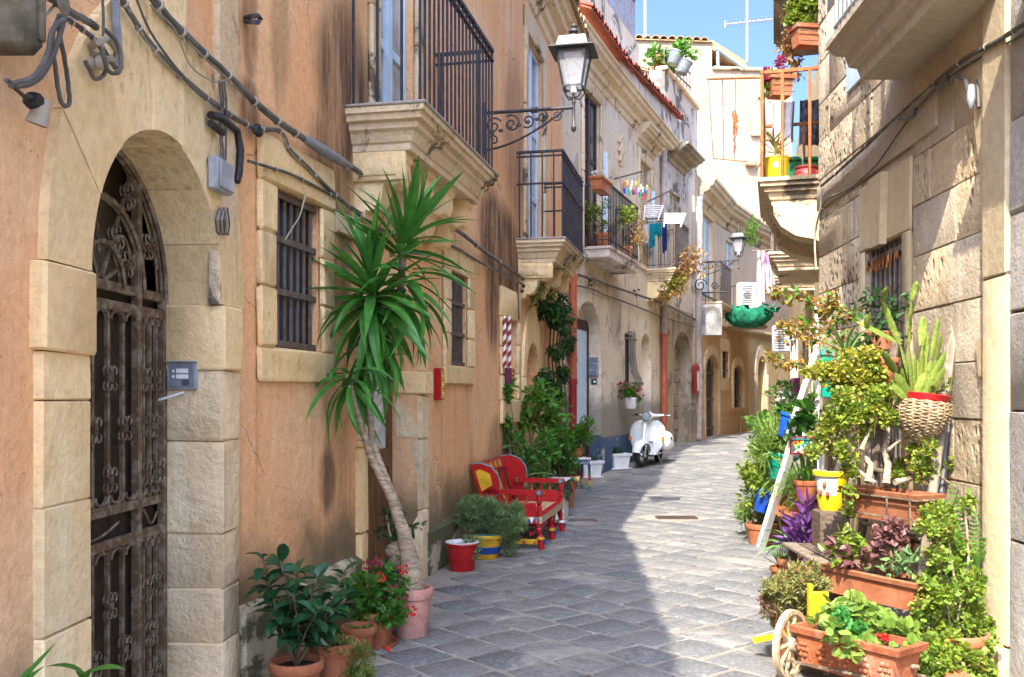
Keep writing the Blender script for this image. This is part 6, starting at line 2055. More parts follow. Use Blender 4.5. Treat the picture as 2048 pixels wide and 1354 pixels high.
rosette(t, P(745, 615, Yy - 0.05), (-0.05, -0.1, 1), yd, 40, 5, -58, 0.98, rise=0.16)
rosette(t, P(803, 492, Yy + 0.08), (0.42, 0, 1), ym, 42, 84, 2, 1.0, rise=0.16)
rosette(t, P(810, 575, Yy + 0.1), (0.2, 0, 1), yd, 30, 15, -50, 1.0, rise=0.22)
rosette(t, P(700, 760, Yy - 0.14), (-0.3, 0, 1), yd, 22, 30, -70, 0.78, rise=0.08)
rosette(t, P(745, 690, Yy - 0.05), (0, -0.2, 1), yd, 26, -20, -75, 0.9, rise=0.1)

# --- left: rubber plant like shrub with separate leaves
def whorl_shrub(name, label, base, tips, mat, L, W, per, group=None, potargs=None, rs=(0.012, 0.006)):
    t = thing(name, label, 'plant', base, group=group)
    if potargs:
        pot(t, base, *potargs)
    lm = [blade_mesh('leaf', L, W, b, mat, 4, fold=0.2, wprof=lambda u: max(0.04, math.sin(math.pi * min(1, u * 0.93 + 0.05)) ** 0.8)) for b in (0.4, 0.8, 1.2)]
    sb = V(base) + V((0, 0, potargs[2] * 0.85 if potargs else 0))
    for tip, cnt in tips:
        tip = V(tip)
        m = (sb + tip) / 2 + rv((tip - sb).length * 0.1)
        pts = [sb * (1 - u) ** 2 + m * 2 * u * (1 - u) + tip * u * u for u in [i / 8 for i in range(9)]]
        mb = MB(); mb.tube(pts, [rs[0] + (rs[1] - rs[0]) * i / 8 for i in range(9)], 6); mb.build('stem', M['twig'], t)
        cnt = int(cnt * 1.5)
        for k in range(cnt):
            u = 0.3 + 0.7 * (k + 0.5) / cnt
            i = min(7, int(u * 8)); p = pts[i].lerp(pts[i + 1], u * 8 - i)
            az = k * 2.4 + RND.uniform(-0.4, 0.4)
            el = RND.uniform(-0.2, 0.55) + (0.5 if k > cnt - 3 else 0)
            d = V((math.cos(az) * math.cos(el), math.sin(az) * math.cos(el), math.sin(el)))
            link('leaf', RND.choice(lm), None, t, orient(p, d, RND.uniform(-0.5, 0.5), RND.uniform(0.75, 1.15)))
    return t
fb = P(593, 1322, 4.36); fb.z = 0
def at(x, y, Y):
    return P(x, y, Y)
whorl_shrub('ficus_plant', 'dark glossy leaved shrub in the front terracotta pot by the arch', fb,
            [(at(525, 1110, 4.4), 13), (at(560, 1120, 4.25), 13), (at(595, 1130, 4.45), 14), (at(635, 1150, 4.3), 12), (at(690, 1140, 4.6), 15), (at(545, 1190, 4.2), 10), (at(585, 1185, 4.15), 11), (at(700, 1190, 4.5), 10), (at(640, 1215, 4.15), 10), (at(530, 1160, 4.5), 10)],
            'ficus', 0.115, 0.056, 0, potargs=(0.115, 0.09, 0.185, 'terracotta', 0.08, 0.25), rs=(0.008, 0.004))
# pots beside it
b = V((-0.86, 4.60, 0))
t = thing('herb_pot', 'terracotta pot with trailing fine yellow green herb behind the glossy shrub', 'plant', b)
pot(t, b, 0.11, 0.085, 0.21, 'terracotta', 0.08, 0.25)
foliage(t, [(b + V((0, 0, 0.24)), (0.15, 0.13, 0.08)), (b + V((0.13, -0.06, 0.12)), (0.09, 0.09, 0.12)), (b + V((0.16, -0.1, 0.04)), (0.08, 0.08, 0.09)), (b + V((-0.1, 0, 0.26)), (0.1, 0.1, 0.07))], 3600, 0.016, 0.009, 'thyme', 1)
b = G(718, 1312)
t = thing('low_pot', 'empty looking terracotta pot with a little green moss beside the geranium', 'pot', b)
pot(t, b, 0.088, 0.068, 0.165, 'terracotta', 0.1, 0.25)
foliage(t, [(b + V((0, 0, 0.15)), (0.075, 0.075, 0.02))], 400, 0.015, 0.008, 'thyme', 2, up=1.0)
b = G(752, 1292)
t = thing('geranium_pot', 'red geranium in a terracotta pot with saucer in front of the pink pot', 'plant', b)
pot(t, b, 0.098, 0.08, 0.2, 'terracotta', 0.06, 0.2, saucer=0.125)
cl = [(b + V((0.0, 0, 0.32)), (0.16, 0.14, 0.12)), (b + V((0.1, -0.04, 0.26)), 0.1), (b + V((-0.12, -0.03, 0.25)), 0.1), (b + V((0.03, -0.08, 0.2)), (0.13, 0.08, 0.08)), (b + V((0.05, 0.03, 0.42)), 0.08)]
foliage(t, cl, 1100, 0.032, 0.034, 'geranium', 1, up=0.5)
stems(t, b + V((0, 0, 0.18)), [c for c, r in cl], 0.006, 0.003, 'greenstem')
for i, (x, y, mat) in enumerate(((760, 1155, 'redflower'), (808, 1138, 'redflower'), (735, 1127, 'pinkflower'), (755, 1124, 'pinkflower'), (822, 1222, 'redflower'), (806, 1195, 'pinkflower'), (785, 1180, 'pinkflower'))):
    c = P(x, y, b.y - 0.08)
    mb = MB()
    for k in range(26):
        q = rv(0.024); leaf(mb, c + q, q + rv(0.01), q, 0.016, 0.015, 0.1, 1)
    mb.build('flower_head', LEAF[mat], t, smooth=0)
    mb = MB(); mb.tube([b + V((0, 0, 0.3)), (c + b + V((0, 0, 0.42))) / 2, c], 0.0028, 5); mb.build('flower_stem', M['greenstem'], t)
# small desert rose in a dark pot by the door
b = V((-0.76, 6.35, 0))
t = thing('desert_rose', 'bare stemmed desert rose with few leaf tufts in a dark pot before the wooden door', 'plant', b)
pot(t, b, 0.12, 0.09, 0.26, 'blackrubber', 0.06, 0.15)
mb = MB()
mb.ball(b + V((0, 0, 0.30)), (0.075, 0.06, 0.07), 12, 8); mb.ball(b + V((-0.04, -0.02, 0.36)), (0.05, 0.04, 0.05), 10, 7); mb.ball(b + V((0.04, 0, 0.37)), (0.045, 0.04, 0.06), 10, 7)
mb.build('swollen_trunk', M['bark'], t)
for (x, y) in ((773, 1030), (802, 1045), (768, 1065), (830, 1055), (805, 1080), (783, 1075)):
    c = P(x, y, b.y); e = b + V((RND.uniform(-0.03, 0.04), 0, 0.36))
    mb = MB(); mb.tube([e, (e + c) / 2 + V((RND.uniform(-0.04, 0.04), 0, -0.01)), c], [0.017, 0.011, 0.007], 7); mb.build('branch', M['bark'], t)
    foliage(t, [(c, 0.035)], 26, 0.055, 0.022, 'dark', 0, name='leaf_tuft')
foliage(t, [(b + V((0.05, -0.1, 0.3)), 0.05)], 30, 0.06, 0.02, 'fern', 0, name='leaf_tuft')
# red pot, painted pot with bush
b = G(924, 1140)
t = thing('red_pot', 'small red painted pot with white rim, nearest the bench', 'pot', b)
pot(t, b, 0.128, 0.10, 0.225, 'red', 0.05, 0.12)
mb = MB(); mb.lathe([(0.135, 0.222), (0.136, 0.229), (0.118, 0.231), (0.112, 0.2)], 26, Matrix.Translation(b), wob=0.01); mb.build('rim', M['white'], t)
foliage(t, [(b + V((0.05, 0.03, 0.24)), (0.1, 0.08, 0.05)), (b + V((0.12, -0.05, 0.16)), (0.04, 0.04, 0.09))], 420, 0.02, 0.012, 'herb', 0)
b = G(972, 1116)
t = thing('herb_bush', 'bushy grey green herb in a yellow and blue painted pot beside the red bench', 'plant', b)
pot(t, b, 0.15, 0.10, 0.21, 'yellowp', 0.05, 0.16)
mb = MB(); mb.lathe([(0.155, 0.213), (0.157, 0.219), (0.13, 0.221)], 26, Matrix.Translation(b)); mb.build('rim', M['tealp'], t)
mb = MB(); mb.lathe([(0.121, 0.05), (0.124, 0.055), (0.136, 0.105), (0.133, 0.11)], 26, Matrix.Translation(b)); mb.build('painted_band', M['dblue'], t)
cl = []
for k in range(16):
    an = RND.uniform(0, 6.28); rr = RND.uniform(0.05, 0.27)
    cl.append((b + V((rr * math.cos(an) + 0.04, rr * math.sin(an) * 0.8 - 0.05, RND.uniform(0.2, 0.58) - rr * 0.5)), RND.uniform(0.08, 0.13)))
foliage(t, cl, 13000, 0.042, 0.0075, 'herb', 2, up=0.5)
stems(t, b + V((0, 0, 0.2)), [c + V((0, 0, 0.04)) for c, r in cl[:12]], 0.005, 0.002, 'greenstem')
# loose foliage at the bottom left corner
b = P(170, 1350, 2.75)
t = thing('broad_leaf_plant', 'broad leaved seedling at the bottom left edge before the gate', 'plant', V((b.x, b.y, 0)))
lm = [blade_mesh('leaf', 0.115, 0.042, k, 'geranium', 5, fold=0.18, wprof=lambda u: max(0.03, math.sin(math.pi * min(1, u * 0.95 + 0.04)) ** 0.8)) for k in (0.7, 1.1)]
for d, p in (((-1, 0, 0.55), (-0.0, 0, 0.0)), ((0.9, 0.1, 0.35), (0.0, 0, 0.0)), ((0.2, -0.6, 0.8), (0, 0, -0.02)), ((1, 0.3, -0.1), (0.02, 0, -0.04)), ((-0.8, -0.3, 0.0), (0, 0, -0.03))):
    link('leaf', RND.choice(lm), None, t, orient(b + V(p), V(d), 0.1, 1.0))
mb = MB(); mb.tube([V((b.x, b.y, 0.0)), V((b.x - 0.01, b.y, 0.3)), b], [0.008, 0.006, 0.004], 6); mb.build('stem', M['greenstem'], t)
b = P(20, 1380, 2.6)
t = thing('blade_plant', 'few narrow grass like blades at the bottom left corner', 'plant', V((b.x, b.y, 0)))
for (x, y) in ((120, 1282), (95, 1330), (60, 1345)):
    e = P(x, y, 2.6); mb = MB(); leaf(mb, b, e - b, V((0, -1, 0.4)), (e - b).length, 0.018, -0.06, 2); mb.build('leaf', LEAF['yucca'], t, smooth=0)
mb = MB(); mb.tube([V((b.x, b.y, 0)), b], 0.006, 5); mb.build('stem', M['greenstem'], t)

# --- shrubs behind the bench
def bush(name, label, base, clumps, n, L, W, mat, shape=0, potargs=None, stem=(0.012, 0.005), up=0.2, smat='twig', cat='plant', group=None):
    t = thing(name, label, cat, base, group=group)
    if potargs:
        pot(t, base, *potargs)
    foliage(t, clumps, n, L, W, mat, shape, up=up)
    stems(t, V(base) + V((0, 0, (potargs[2] * 0.8 if potargs else 0))), [c for c, r in clumps], stem[0], stem[1], smat)
    return t
def cp(lst, Y, dy=0.15):
    return [(P(x, y, Y + RND.uniform(-dy, dy)), r) for x, y, r in lst]
AY = lambda y, o: A2.pt((y - A2.p0.y - A2.n.y * o) / A2.u.y, 0, o)
bush('laurel_sapling', 'thin laurel sapling with a leafy top before the niche window', AY(10.15, 0.1), cp([(1012, 770, 0.10), (1008, 795, 0.09), (1018, 785, 0.08), (1012, 845, 0.06), (1010, 870, 0.05)], 10.1, 0.06), 330, 0.085, 0.04, 'geranium', 0, (0.12, 0.09, 0.2, 'terracotta'), stem=(0.009, 0.004))
b = AY(10.9, 0.25)
bush('lemon_tree', 'leafy young lemon tree, tallest of the shrubs against the arched niche', b, cp([(1050, 815, 0.17), (1075, 800, 0.17), (1098, 825, 0.17), (1062, 840, 0.14), (1040, 840, 0.12), (1110, 860, 0.13), (1085, 855, 0.15), (1120, 820, 0.1), (1095, 880, 0.13), (1070, 795, 0.12)], b.y, 0.25), 820, 0.095, 0.045, 'lemon', 0, (0.15, 0.12, 0.28, 'terracotta'), stem=(0.013, 0.005), up=-0.1)
b = AY(10.35, 0.2)
bush('dark_shrub', 'dense dark green shrub low behind the bench', b, cp([(1022, 880, 0.12), (1040, 890, 0.15), (1062, 900, 0.17), (1085, 905, 0.16), (1062, 935, 0.14), (1040, 935, 0.13), (1085, 935, 0.12), (1015, 865, 0.1)], b.y, 0.2), 800, 0.07, 0.035, 'geranium', 0, (0.14, 0.11, 0.22, 'terracotta'))
b = AY(11.7, 0.35)
bush('bushy_green_plant', 'bright green bushy plant between the lemon tree and the painted stools', b, cp([(1090, 905, 0.15), (1110, 890, 0.16), (1128, 875, 0.13), (1118, 910, 0.14), (1100, 925, 0.13), (1135, 900, 0.1)], b.y, 0.2), 750, 0.075, 0.035, 'geranium', 0, (0.14, 0.11, 0.25, 'terracotta'))
b = AY(10.15, 0.16)
t = thing('agave_plant', 'spiky blue green agave like plant rising behind the bench back', 'plant', b)
pot(t, b, 0.12, 0.1, 0.3, 'terracotta')
am = [blade_mesh('leaf', 0.46, 0.035, k, 'aloe', 6) for k in (0.5, 1.0, 1.6)]
rosette(t, b + V((0, -0.05, 0.5)), (0, 0, 1), am, 22, 80, -10, 0.95)
mb = MB(); mb.tube([b + V((0, 0, 0.25)), b + V((0, -0.05, 0.5))], 0.03, 7); mb.build('trunk', M['bark'], t)
b = AY(10.3, 0.42)
t = thing('strap_leaf_plant', 'strap leaved plant with arching green blades behind the bench arms', 'plant', b)
pot(t, b, 0.11, 0.09, 0.2, 'terracotta')
rosette(t, b + V((0, -0.05, 0.26)), (0, 0, 1), [blade_mesh('leaf', 0.42, 0.026, k, 'fern', 6) for k in (0.8, 1.4, 2.0)], 30, 80, 10, 0.9)
# vine on the wall by the red pipe
b = A2.pt(A2.a(1108), 0, 0.1)
t = thing('wall_vine', 'climbing vine hanging on the wall beside the red drain pipe', 'vine', b)
cl = []
for k in range(46):
    y = 585 + 230 * RND.random() ** 1.1
    cxv = 1112 + 12 * math.sin(y * 0.03)
    w_ = 24 if y < 640 else 17
    cl.append((A2.at(min(1136, cxv + RND.uniform(-w_, w_)), y, RND.uniform(0.05, 0.22)), RND.uniform(0.06, 0.12)))
foliage(t, cl, 3000, 0.06, 0.038, 'dark', 0, up=-0.5, curl=0.25)
foliage(t, cl[::3], 500, 0.06, 0.038, 'geranium', 0, up=-0.5, name='young_leaves')
for k in range(5):
    mb = MB(); x = 1100 + 7 * k
    mb.tube([A2.at(x, 900, 0.04), A2.at(x + 4, 800, 0.05), A2.at(x - 3, 720, 0.05), A2.at(x + 3, 640, 0.05), A2.at(x - 4, 580, 0.05)], 0.012, 5); mb.build('stem', M['twig'], t)
cl = [(A2.at(1085 + RND.uniform(-18, 40), 575 + RND.uniform(-8, 14), 0.15), 0.09) for _ in range(12)]
foliage(t, cl, 500, 0.05, 0.03, 'thyme', 0, up=-0.5, name='dry_leaves')
# white planters
def wplanter(label, g, yaw, px):
    Mx = Matrix.Translation(g) @ Matrix.Rotation(yaw, 4, 'Z')
    t = link('white_planter', None, M=Mx); tag(t, label, 'planter', 'white rectangular planters by the pale house')
    mb = MB(); mb.box((0, 0, 0.012), (0.40, 0.24, 0.024), b=0.008); mb.build('tray', M['white'], t, Mx)
    trough(t, Mx @ Matrix.Translation((0, 0, 0.02)), 0.36, 0.21, 0.26, 'white', 0.78)
    foliage(t, [(Mx @ V((RND.uniform(-0.12, 0.12), RND.uniform(-0.05, 0.05), 0.29)), (0.08, 0.07, 0.07)) for _ in range(6)], 900, 0.04, 0.008, 'dark', 2, up=0.8)
wplanter('white planter with a low green tuft, the nearer one beside the painted stool', G(1181, 955), 0.35, 0)
wplanter('white planter with a low green tuft, the farther one nearest the scooter', G(1238, 938), 0.45, 0)
# flower basket on the pale house
c = B2.at(1262, 805, 0.22)
t = thing('flower_basket', 'hanging white pot with red and pink flowers under the bellied grille', 'plant', c)
pot(t, c + V((0, 0, -0.11)), 0.13, 0.09, 0.2, 'white', 0.05, 0.15)
mb = MB(); mb.tube([c + V((0, 0, 0.08)), B2.at(1262, 780, 0.0)], 0.01, 5); mb.build('hook', M['iron'], t)
cl = [(c + V((RND.uniform(-0.2, 0.2), RND.uniform(-0.12, 0.12), 0.15 + RND.uniform(-0.08, 0.1))), 0.09) for _ in range(9)]
foliage(t, cl, 500, 0.05, 0.04, 'geranium', 1)
foliage(t, [(p + V((0, 0, 0.03)), 0.12) for p, r in cl], 130, 0.045, 0.045, 'pinkflower', 1, name='flowers')

# --- upper balcony plants on the left
def tr_plant(label, fac, a, off, z, L, mat, clumps, n, leafm, lL=0.05, lW=0.04, flower=None, shape=1, name='window_box'):
    Mx = fac.M(a, z, off)
    t = link(name, None, M=Mx); tag(t, label, 'planter')
    trough(t, Mx, L, 0.18, 0.18, mat)
    foliage(t, [(Mx @ V(c), r) for c, r in clumps], n, lL, lW, leafm, shape)
    if flower:
        foliage(t, [(Mx @ V(c) + V((0, 0, 0.04)), r) for c, r in clumps], 60, 0.045, 0.04, flower, 1, name='flowers')
    return t
tr_plant('terracotta window box with pink and orange flowers on the rail left of the flower balcony', B1, B1.a(1198, 0.5), 0.53, B1.z(1195, 383, 0.5), 0.62, 'terracotta', [((0.2, 0, 0.2), 0.1), ((0.05, 0, 0.18), 0.07), ((-0.2, 0, 0.18), 0.06)], 120, 'dry', 0.05, 0.03, 'whiteflower')
b = B1.pt(b3a + 0.5, 3.76, 0.24)
t = bush('yellow_shrub', 'yellow green shrub in terracotta on the flower balcony', b, [(b + V((RND.uniform(-0.35, 0.5), RND.uniform(-0.1, 0.35), RND.uniform(0.25, 0.75))), RND.uniform(0.09, 0.15)) for _ in range(11)], 1500, 0.05, 0.03, 'jade', 0, (0.15, 0.12, 0.25, 'terracotta'))
b = B1.pt(b3a + 1.5, 3.76, 0.38)
bush('dry_shrub', 'golden dry plant at the far end of the flower balcony', b, [(b + V((RND.uniform(-0.3, 0.4), RND.uniform(-0.2, 0.2), RND.uniform(0.1, 1.0))), 0.11) for _ in range(9)], 500, 0.05, 0.025, 'dry', 0, (0.1, 0.08, 0.18, 'terracotta'))
b = B2.pt(b4a + 1.2, 3.96, 0.55)
bush('dry_creeper', 'dry creeper spilling from the laundry balcony rail', b, [(P(x, y, 19.3), 0.2) for x, y in ((1385, 505), (1395, 530), (1370, 545), (1350, 560), (1335, 565), (1375, 520), (1355, 545), (1340, 580), (1325, 575), (1400, 515), (1360, 575))], 800, 0.11, 0.03, 'dry', 0, None, stem=(0.01, 0.005))
foliage(KIDS and bpy.data.objects['dry_creeper'], [(P(x, y, 19.3), 0.16) for x, y in ((1335, 560), (1350, 565), (1330, 575), (1360, 560))], 260, 0.09, 0.035, 'jade', 0, name='green_leaves')
# terrace plants and hanging buckets
for x, y, lab in ((1345, 115, 'grey bucket with a leafy plant hung on the roof terrace wall, the upper one'), (1362, 133, 'grey bucket with a leafy plant hung on the roof terrace wall, the lower one')):
    c = P(x, y + 14, 21.5)
    t = thing('bucket_plant', lab, 'plant', c, group='buckets on the terrace wall')
    pot(t, c, 0.17, 0.13, 0.3, 'bluegrey', 0.04, 0.12, Mx=Matrix.Translation(c) @ Matrix.Rotation(0.35, 4, 'Y'))
    foliage(t, [(c + V((RND.uniform(-0.1, 0.25), RND.uniform(-0.1, 0.1), 0.35 + RND.uniform(0, 0.2))), 0.14) for _ in range(4)], 120, 0.11, 0.08, 'fern', 0)
b = P(1322, 140, 22.0)
bush('terrace_shrub', 'bright green broad leaved shrub on the terrace behind the buckets', b, [(P(x, y, 22.0), 0.22) for x, y in ((1310, 118), (1318, 110), (1326, 120), (1334, 132), (1322, 128))], 260, 0.17, 0.09, 'lemon', 0, (0.2, 0.16, 0.3, 'terracotta'))
b = P(1500, 470, 24.0)
foliage_t = thing('wall_tuft', 'green tuft growing on the cornice end beside the far lantern', 'plant', P(1500, 490, 27.0))
foliage(foliage_t, [(P(x, y, 27.0), 0.2) for x, y in ((1500, 455), (1503, 470), (1498, 480))], 260, 0.14, 0.03, 'fern', 2)
# ------------------------------------------------------------------ painted bench, stools, crate
BA = lambda a, o, z: A2.pt(a, z, o)
b0, b1 = 4.30, 5.56
t = thing('red_bench', 'red painted wooden bench with turned legs and winged back on the shaded side', 'bench', BA(4.95, 0.4, 0))
of, ob, sz = 0.66, 0.20, 0.285
def turned(mb, p, q, r, prof):
    p, q = V(p), V(q)
    d = q - p
    Mx = d.normalized().to_track_quat('Z', 'Y').to_matrix().to_4x4(); Mx.translation = p
    mb.lathe([(0.001, 0)] + [(r * k, d.length * u) for u, k in prof] + [(0.001, d.length)], 10, Mx)
TP = [(0.0, 0.9), (0.25, 1.0), (0.28, 0.7), (0.33, 1.15), (0.42, 1.15), (0.47, 0.65), (0.6, 0.85), (0.66, 1.1), (0.72, 0.75), (0.76, 1.1), (1.0, 1.1)]
for a, o in ((b0 + 0.04, of), ((b0 + b1) / 2, of), (b1 - 0.04, of), (b0 + 0.04, ob), (b1 - 0.04, ob)):
    mb = MB(); turned(mb, BA(a, o + 0.02, 0), BA(a, o - 0.02, sz), 0.03, TP); lg = mb.build('leg', M['red'], t)
    mb = MB(); mb.lathe([(0.036, 0.095), (0.037, 0.1), (0.037, 0.115), (0.035, 0.12)], 10, Matrix.Translation(BA(a, o + 0.008, 0))); mb.build('painted_ring', M['yellowp' if a < 5 else 'white'], lg)
    mb = MB(); mb.ball(BA(a, o + 0.045, 0.075), (0.012, 0.02, 0.02), 8, 6); mb.build('painted_dot', M['dblue'], lg)
for k in range(4):
    mb = MB(); o0 = ob + (of - ob) * k / 4; A2.blk(mb, b0 + 0.03, b1 - 0.03, sz, sz + 0.02, o0 + 0.002, o0 + (of - ob) / 4 - 0.002, 0.004, 0.001); mb.build('seat_plank', M['palewood'], t)
mb = MB(); A2.blk(mb, b0, b1, sz - 0.045, sz + 0.022, of + 0.002, of + 0.025, 0.005, 0); mb.build('front_apron', M['palewood'], t)
mb = MB(); A2.blk(mb, b0, b1, sz + 0.0222, sz + 0.03, of - 0.04, of + 0.026, 0.003, 0); mb.build('seat_edge', M['red'], t)
mb = MB()
A2.blk(mb, b0, b0 + 0.028, sz - 0.05, sz + 0.023, ob, of, 0.004, 0); side_l = mb.build('side_apron', M['red'], t)
mb = MB(); A2.blk(mb, b1 - 0.028, b1, sz - 0.05, sz + 0.023, ob, of, 0.004, 0); mb.build('side_apron', M['red'], t)
n = 9
for k in range(n):
    o0, o1 = ob + 0.03 + (of - ob - 0.05) * k / n, ob + 0.03 + (of - ob - 0.05) * (k + 1) / n
    for up in (0, 1):
        mb = MB()
        tri = [(o0, sz - 0.042), (o1, sz - 0.042), ((o0 + o1) / 2, sz + 0.015)] if not up else [((o0 + o1) / 2, sz + 0.015), (o1, sz - 0.042), (o1 + (o1 - o0) / 2, sz + 0.015)]
        mb.prism(tri, b0 - 0.001, b0 - 0.004, lambda u, v, d: BA(d, u, v))
        mb.build('painted_triangle', M[['green', 'yellowp', 'dblue', 'white', 'red', 'tealp'][(k * 2 + up) % 6]], side_l)
for a in (b0 + 0.04, b1 - 0.04):
    mb = MB(); A2.blk(mb, a - 0.014, a + 0.014, 0.05, 0.095, ob + 0.02, of - 0.02, 0.004, 0); s_ = mb.build('stretcher', M['yellowp' if a < 5 else 'red'], t)
    if a < 5:
        for k in range(4):
            mb = MB(); mb.ball(BA(a - 0.015, ob + 0.12 + 0.1 * k, 0.072), (0.018, 0.018, 0.018), 8, 5); mb.build('painted_rosette', M['pipeor'], s_)
mb = MB(); A2.blk(mb, b0 + 0.05, b1 - 0.05, 0.12, 0.16, of - 0.1, of - 0.075, 0.004, 0); mb.build('stretcher', M['red'], t)
for a in (b0 + 0.02, b1 - 0.02):
    z1 = 0.50
    mb = MB()
    mb.prism([(ob - 0.04, z1), (of + 0.03, z1 + 0.0), (of + 0.05, z1 + 0.015), (of + 0.03, z1 + 0.04), (ob - 0.04, z1 + 0.045)], a - 0.032, a + 0.032, lambda u, v, d: BA(d, u, v)); ar = mb.build('armrest', M['red'], t, smooth=0)
    mb = MB(); mb.lathe([(0, 0.004), (0.02, 0.004), (0.022, 0)], 12, Matrix.Translation(BA(a - 0.032, of + 0.0, z1 + 0.02)) @ A2.M(0, 0).to_3x3().to_4x4() @ Matrix.Rotation(-math.pi / 2, 4, 'Y')); mb.build('painted_rosette', M['tealp'], ar)
    mb = MB(); turned(mb, BA(a, of, sz + 0.03), BA(a, of, z1), 0.027, TP); mb.build('arm_post', M['red'], t)
    for k in range(4):
        mb = MB(); o = ob + 0.06 + 0.095 * k; turned(mb, BA(a, o, sz + 0.14), BA(a, o, z1), 0.014, TP); mb.build('spindle', M['pipeor' if k % 2 else 'red'], t)
    mb = MB(); A2.blk(mb, a - 0.014, a + 0.014, sz + 0.022, sz + 0.14, ob, of - 0.03, 0.004, 0); mb.build('side_panel', M['red'], t)
def backp(u, v):      # u along the bench, v up the leaning back
    return BA(u, ob - 0.02 - 0.34 * v, sz + 0.02 + v)
for k in range(9):
    a = b0 + 0.14 + (b1 - b0 - 0.28) * k / 8
    mb = MB(); mb.bar(backp(a, 0.0), backp(a, 0.36), 0.035, 0.014); mb.build('back_slat', M['red' if k % 3 else 'yellowp'], t)
mb = MB(); mb.prism([(b0 + 0.02, 0.36), (b1 - 0.02, 0.36), (b1 - 0.02, 0.46), (b0 + 0.02, 0.46)], 0, 0.025, lambda u, v, d: backp(u, v) + V((A2.n.x, A2.n.y, 0)) * d); tp_ = mb.build('top_rail', M['red'], t, smooth=0)
for k in range(10):
    mb = MB(); u = b0 + 0.12 + (b1 - b0 - 0.28) * k / 10
    mb.prism([(u, 0.375), (u + 0.06, 0.385), (u + 0.045, 0.445), (u + 0.012, 0.44)], 0.026, 0.03, lambda a, v, d: backp(a, v) + V((A2.n.x, A2.n.y, 0)) * d); mb.build('painted_motif', M['yellowp' if k % 2 else 'pipeor'], tp_, smooth=0)
for a, s in ((b0, -1), (b1, 1)):
    poly = [(0.0, 0.0), (0.10, 0.02), (0.12, 0.15), (0.21, 0.26), (0.23, 0.36), (0.19, 0.44), (0.10, 0.475), (0.0, 0.46)]
    fn = lambda u, v, d: backp(d, v) + V((A2.n.x, A2.n.y, 0)) * u
    mb = MB(); mb.prism(poly, a - 0.012, a + 0.012, fn); w_ = mb.build('back_wing', M['red'], t, smooth=0)
    mb = MB(); mb.tube([fn(u, v, a) for u, v in poly[1:]], 0.009, 6); mb.build('wing_edging', M['tealp'], w_)
    if s < 0:
        mb = MB(); mb.prism([(0.03, 0.22), (0.15, 0.28), (0.16, 0.38), (0.08, 0.42), (0.03, 0.4)], a - 0.013, a - 0.017, fn); mb.build('painted_panel', M['yellowp'], w_, smooth=0)
# white crate with a dark cloth
g = G(1118, 1030)
ac_ = A2.a(1115, 0.45)
g = BA(ac_, 0.45, 0)
t = thing('white_crate', 'white box standing at the far end of the red bench under a dark cloth', 'crate', g)
mb = MB(); mb.box(V((0, 0, 0.21)), (0.20, 0.36, 0.42), A2.M(ac_, 0, 0.45) @ Matrix.Rotation(math.pi / 2, 4, 'Z'), b=0.006); mb.build('box_body', M['white'], t)
M['darkcloth'] = m_plain('dark_camouflage_cloth', (0.035, 0.033, 0.022), 0.8, var=0.9, sc=12)
mb = MB()
Mx = A2.M(ac_, 0, 0.45)
nc = 26
hw, hd = 0.195, 0.112
vs = []
per = []
for k in range(nc):
    t_ = 4 * k / nc; e = int(t_); f_ = t_ - e
    cs = [(-hw, -hd), (hw, -hd), (hw, hd), (-hw, hd)]
    p, q = cs[e], cs[(e + 1) % 4]
    per.append((p[0] + (q[0] - p[0]) * f_, p[1] + (q[1] - p[1]) * f_))
for i in range(6):
    for k, (x, y) in enumerate(per):
        w_ = 1 + 0.05 * i * (0.7 + 0.5 * math.sin(k * 2.1))
        drop = (0.2 + 0.06 * math.sin(k * 0.9)) * i / 5
        vs.append(Mx @ V((x * w_, y * w_, 0.428 - drop)))
mb.add(vs, [[i * nc + k, i * nc + (k + 1) % nc, (i + 1) * nc + (k + 1) % nc, (i + 1) * nc + k] for i in range(5) for k in range(nc)])
tag(mb.build('cloth', M['darkcloth'], smooth=60), 'dark patterned cloth draped around the white crate', 'cloth')
mb = MB(); mb.box((0, 0, 0.437), (0.42, 0.25, 0.018), Mx, b=0.006); tag(mb.build('board', M['white']), 'pale board lying on top of the draped crate', 'board')
# decorated terracotta pot and painted stools
b = BA(A2.a(1128, 0.38), 0.38, 0)
t = thing('scalloped_pot', 'terracotta pot with coloured scalloped rim beside the painted stool', 'pot', b)
pot(t, b, 0.16, 0.11, 0.40, 'terracotta', 0.05, 0.16)
cols = ['yellowp', 'white', 'tealp', 'red', 'dblue', 'green']
for k in range(20):
    an = 2 * math.pi * k / 20
    mb = MB(); mb.ball(b + V((0.171 * math.cos(an), 0.171 * math.sin(an), 0.368)), (0.024, 0.024, 0.03), 8, 5); mb.build('painted_scallop', M[cols[k % 6]], t)
foliage(t, [(b + V((RND.uniform(-0.12, 0.12), RND.uniform(-0.12, 0.12), 0.45 + RND.uniform(0, 0.12))), 0.11) for _ in range(6)], 300, 0.07, 0.035, 'geranium', 0)
b = G(1154, 984)
b = V((b.x + 0.0, b.y + 0.2, 0))
t = thing('painted_stool', 'colourfully painted stool with zigzag apron carrying a potted shrub', 'stool', b)
Ms = Matrix.Translation(b) @ Matrix.Rotation(0.3, 4, 'Z')
mb = MB(); mb.box((0, 0, 0.475), (0.34, 0.34, 0.03), Ms, b=0.006); mb.build('seat', M['white'], t)
mb = MB(); mb.box((0, 0, 0.425), (0.31, 0.31, 0.07), Ms, b=0.004); ap = mb.build('apron', M['dblue'], t)
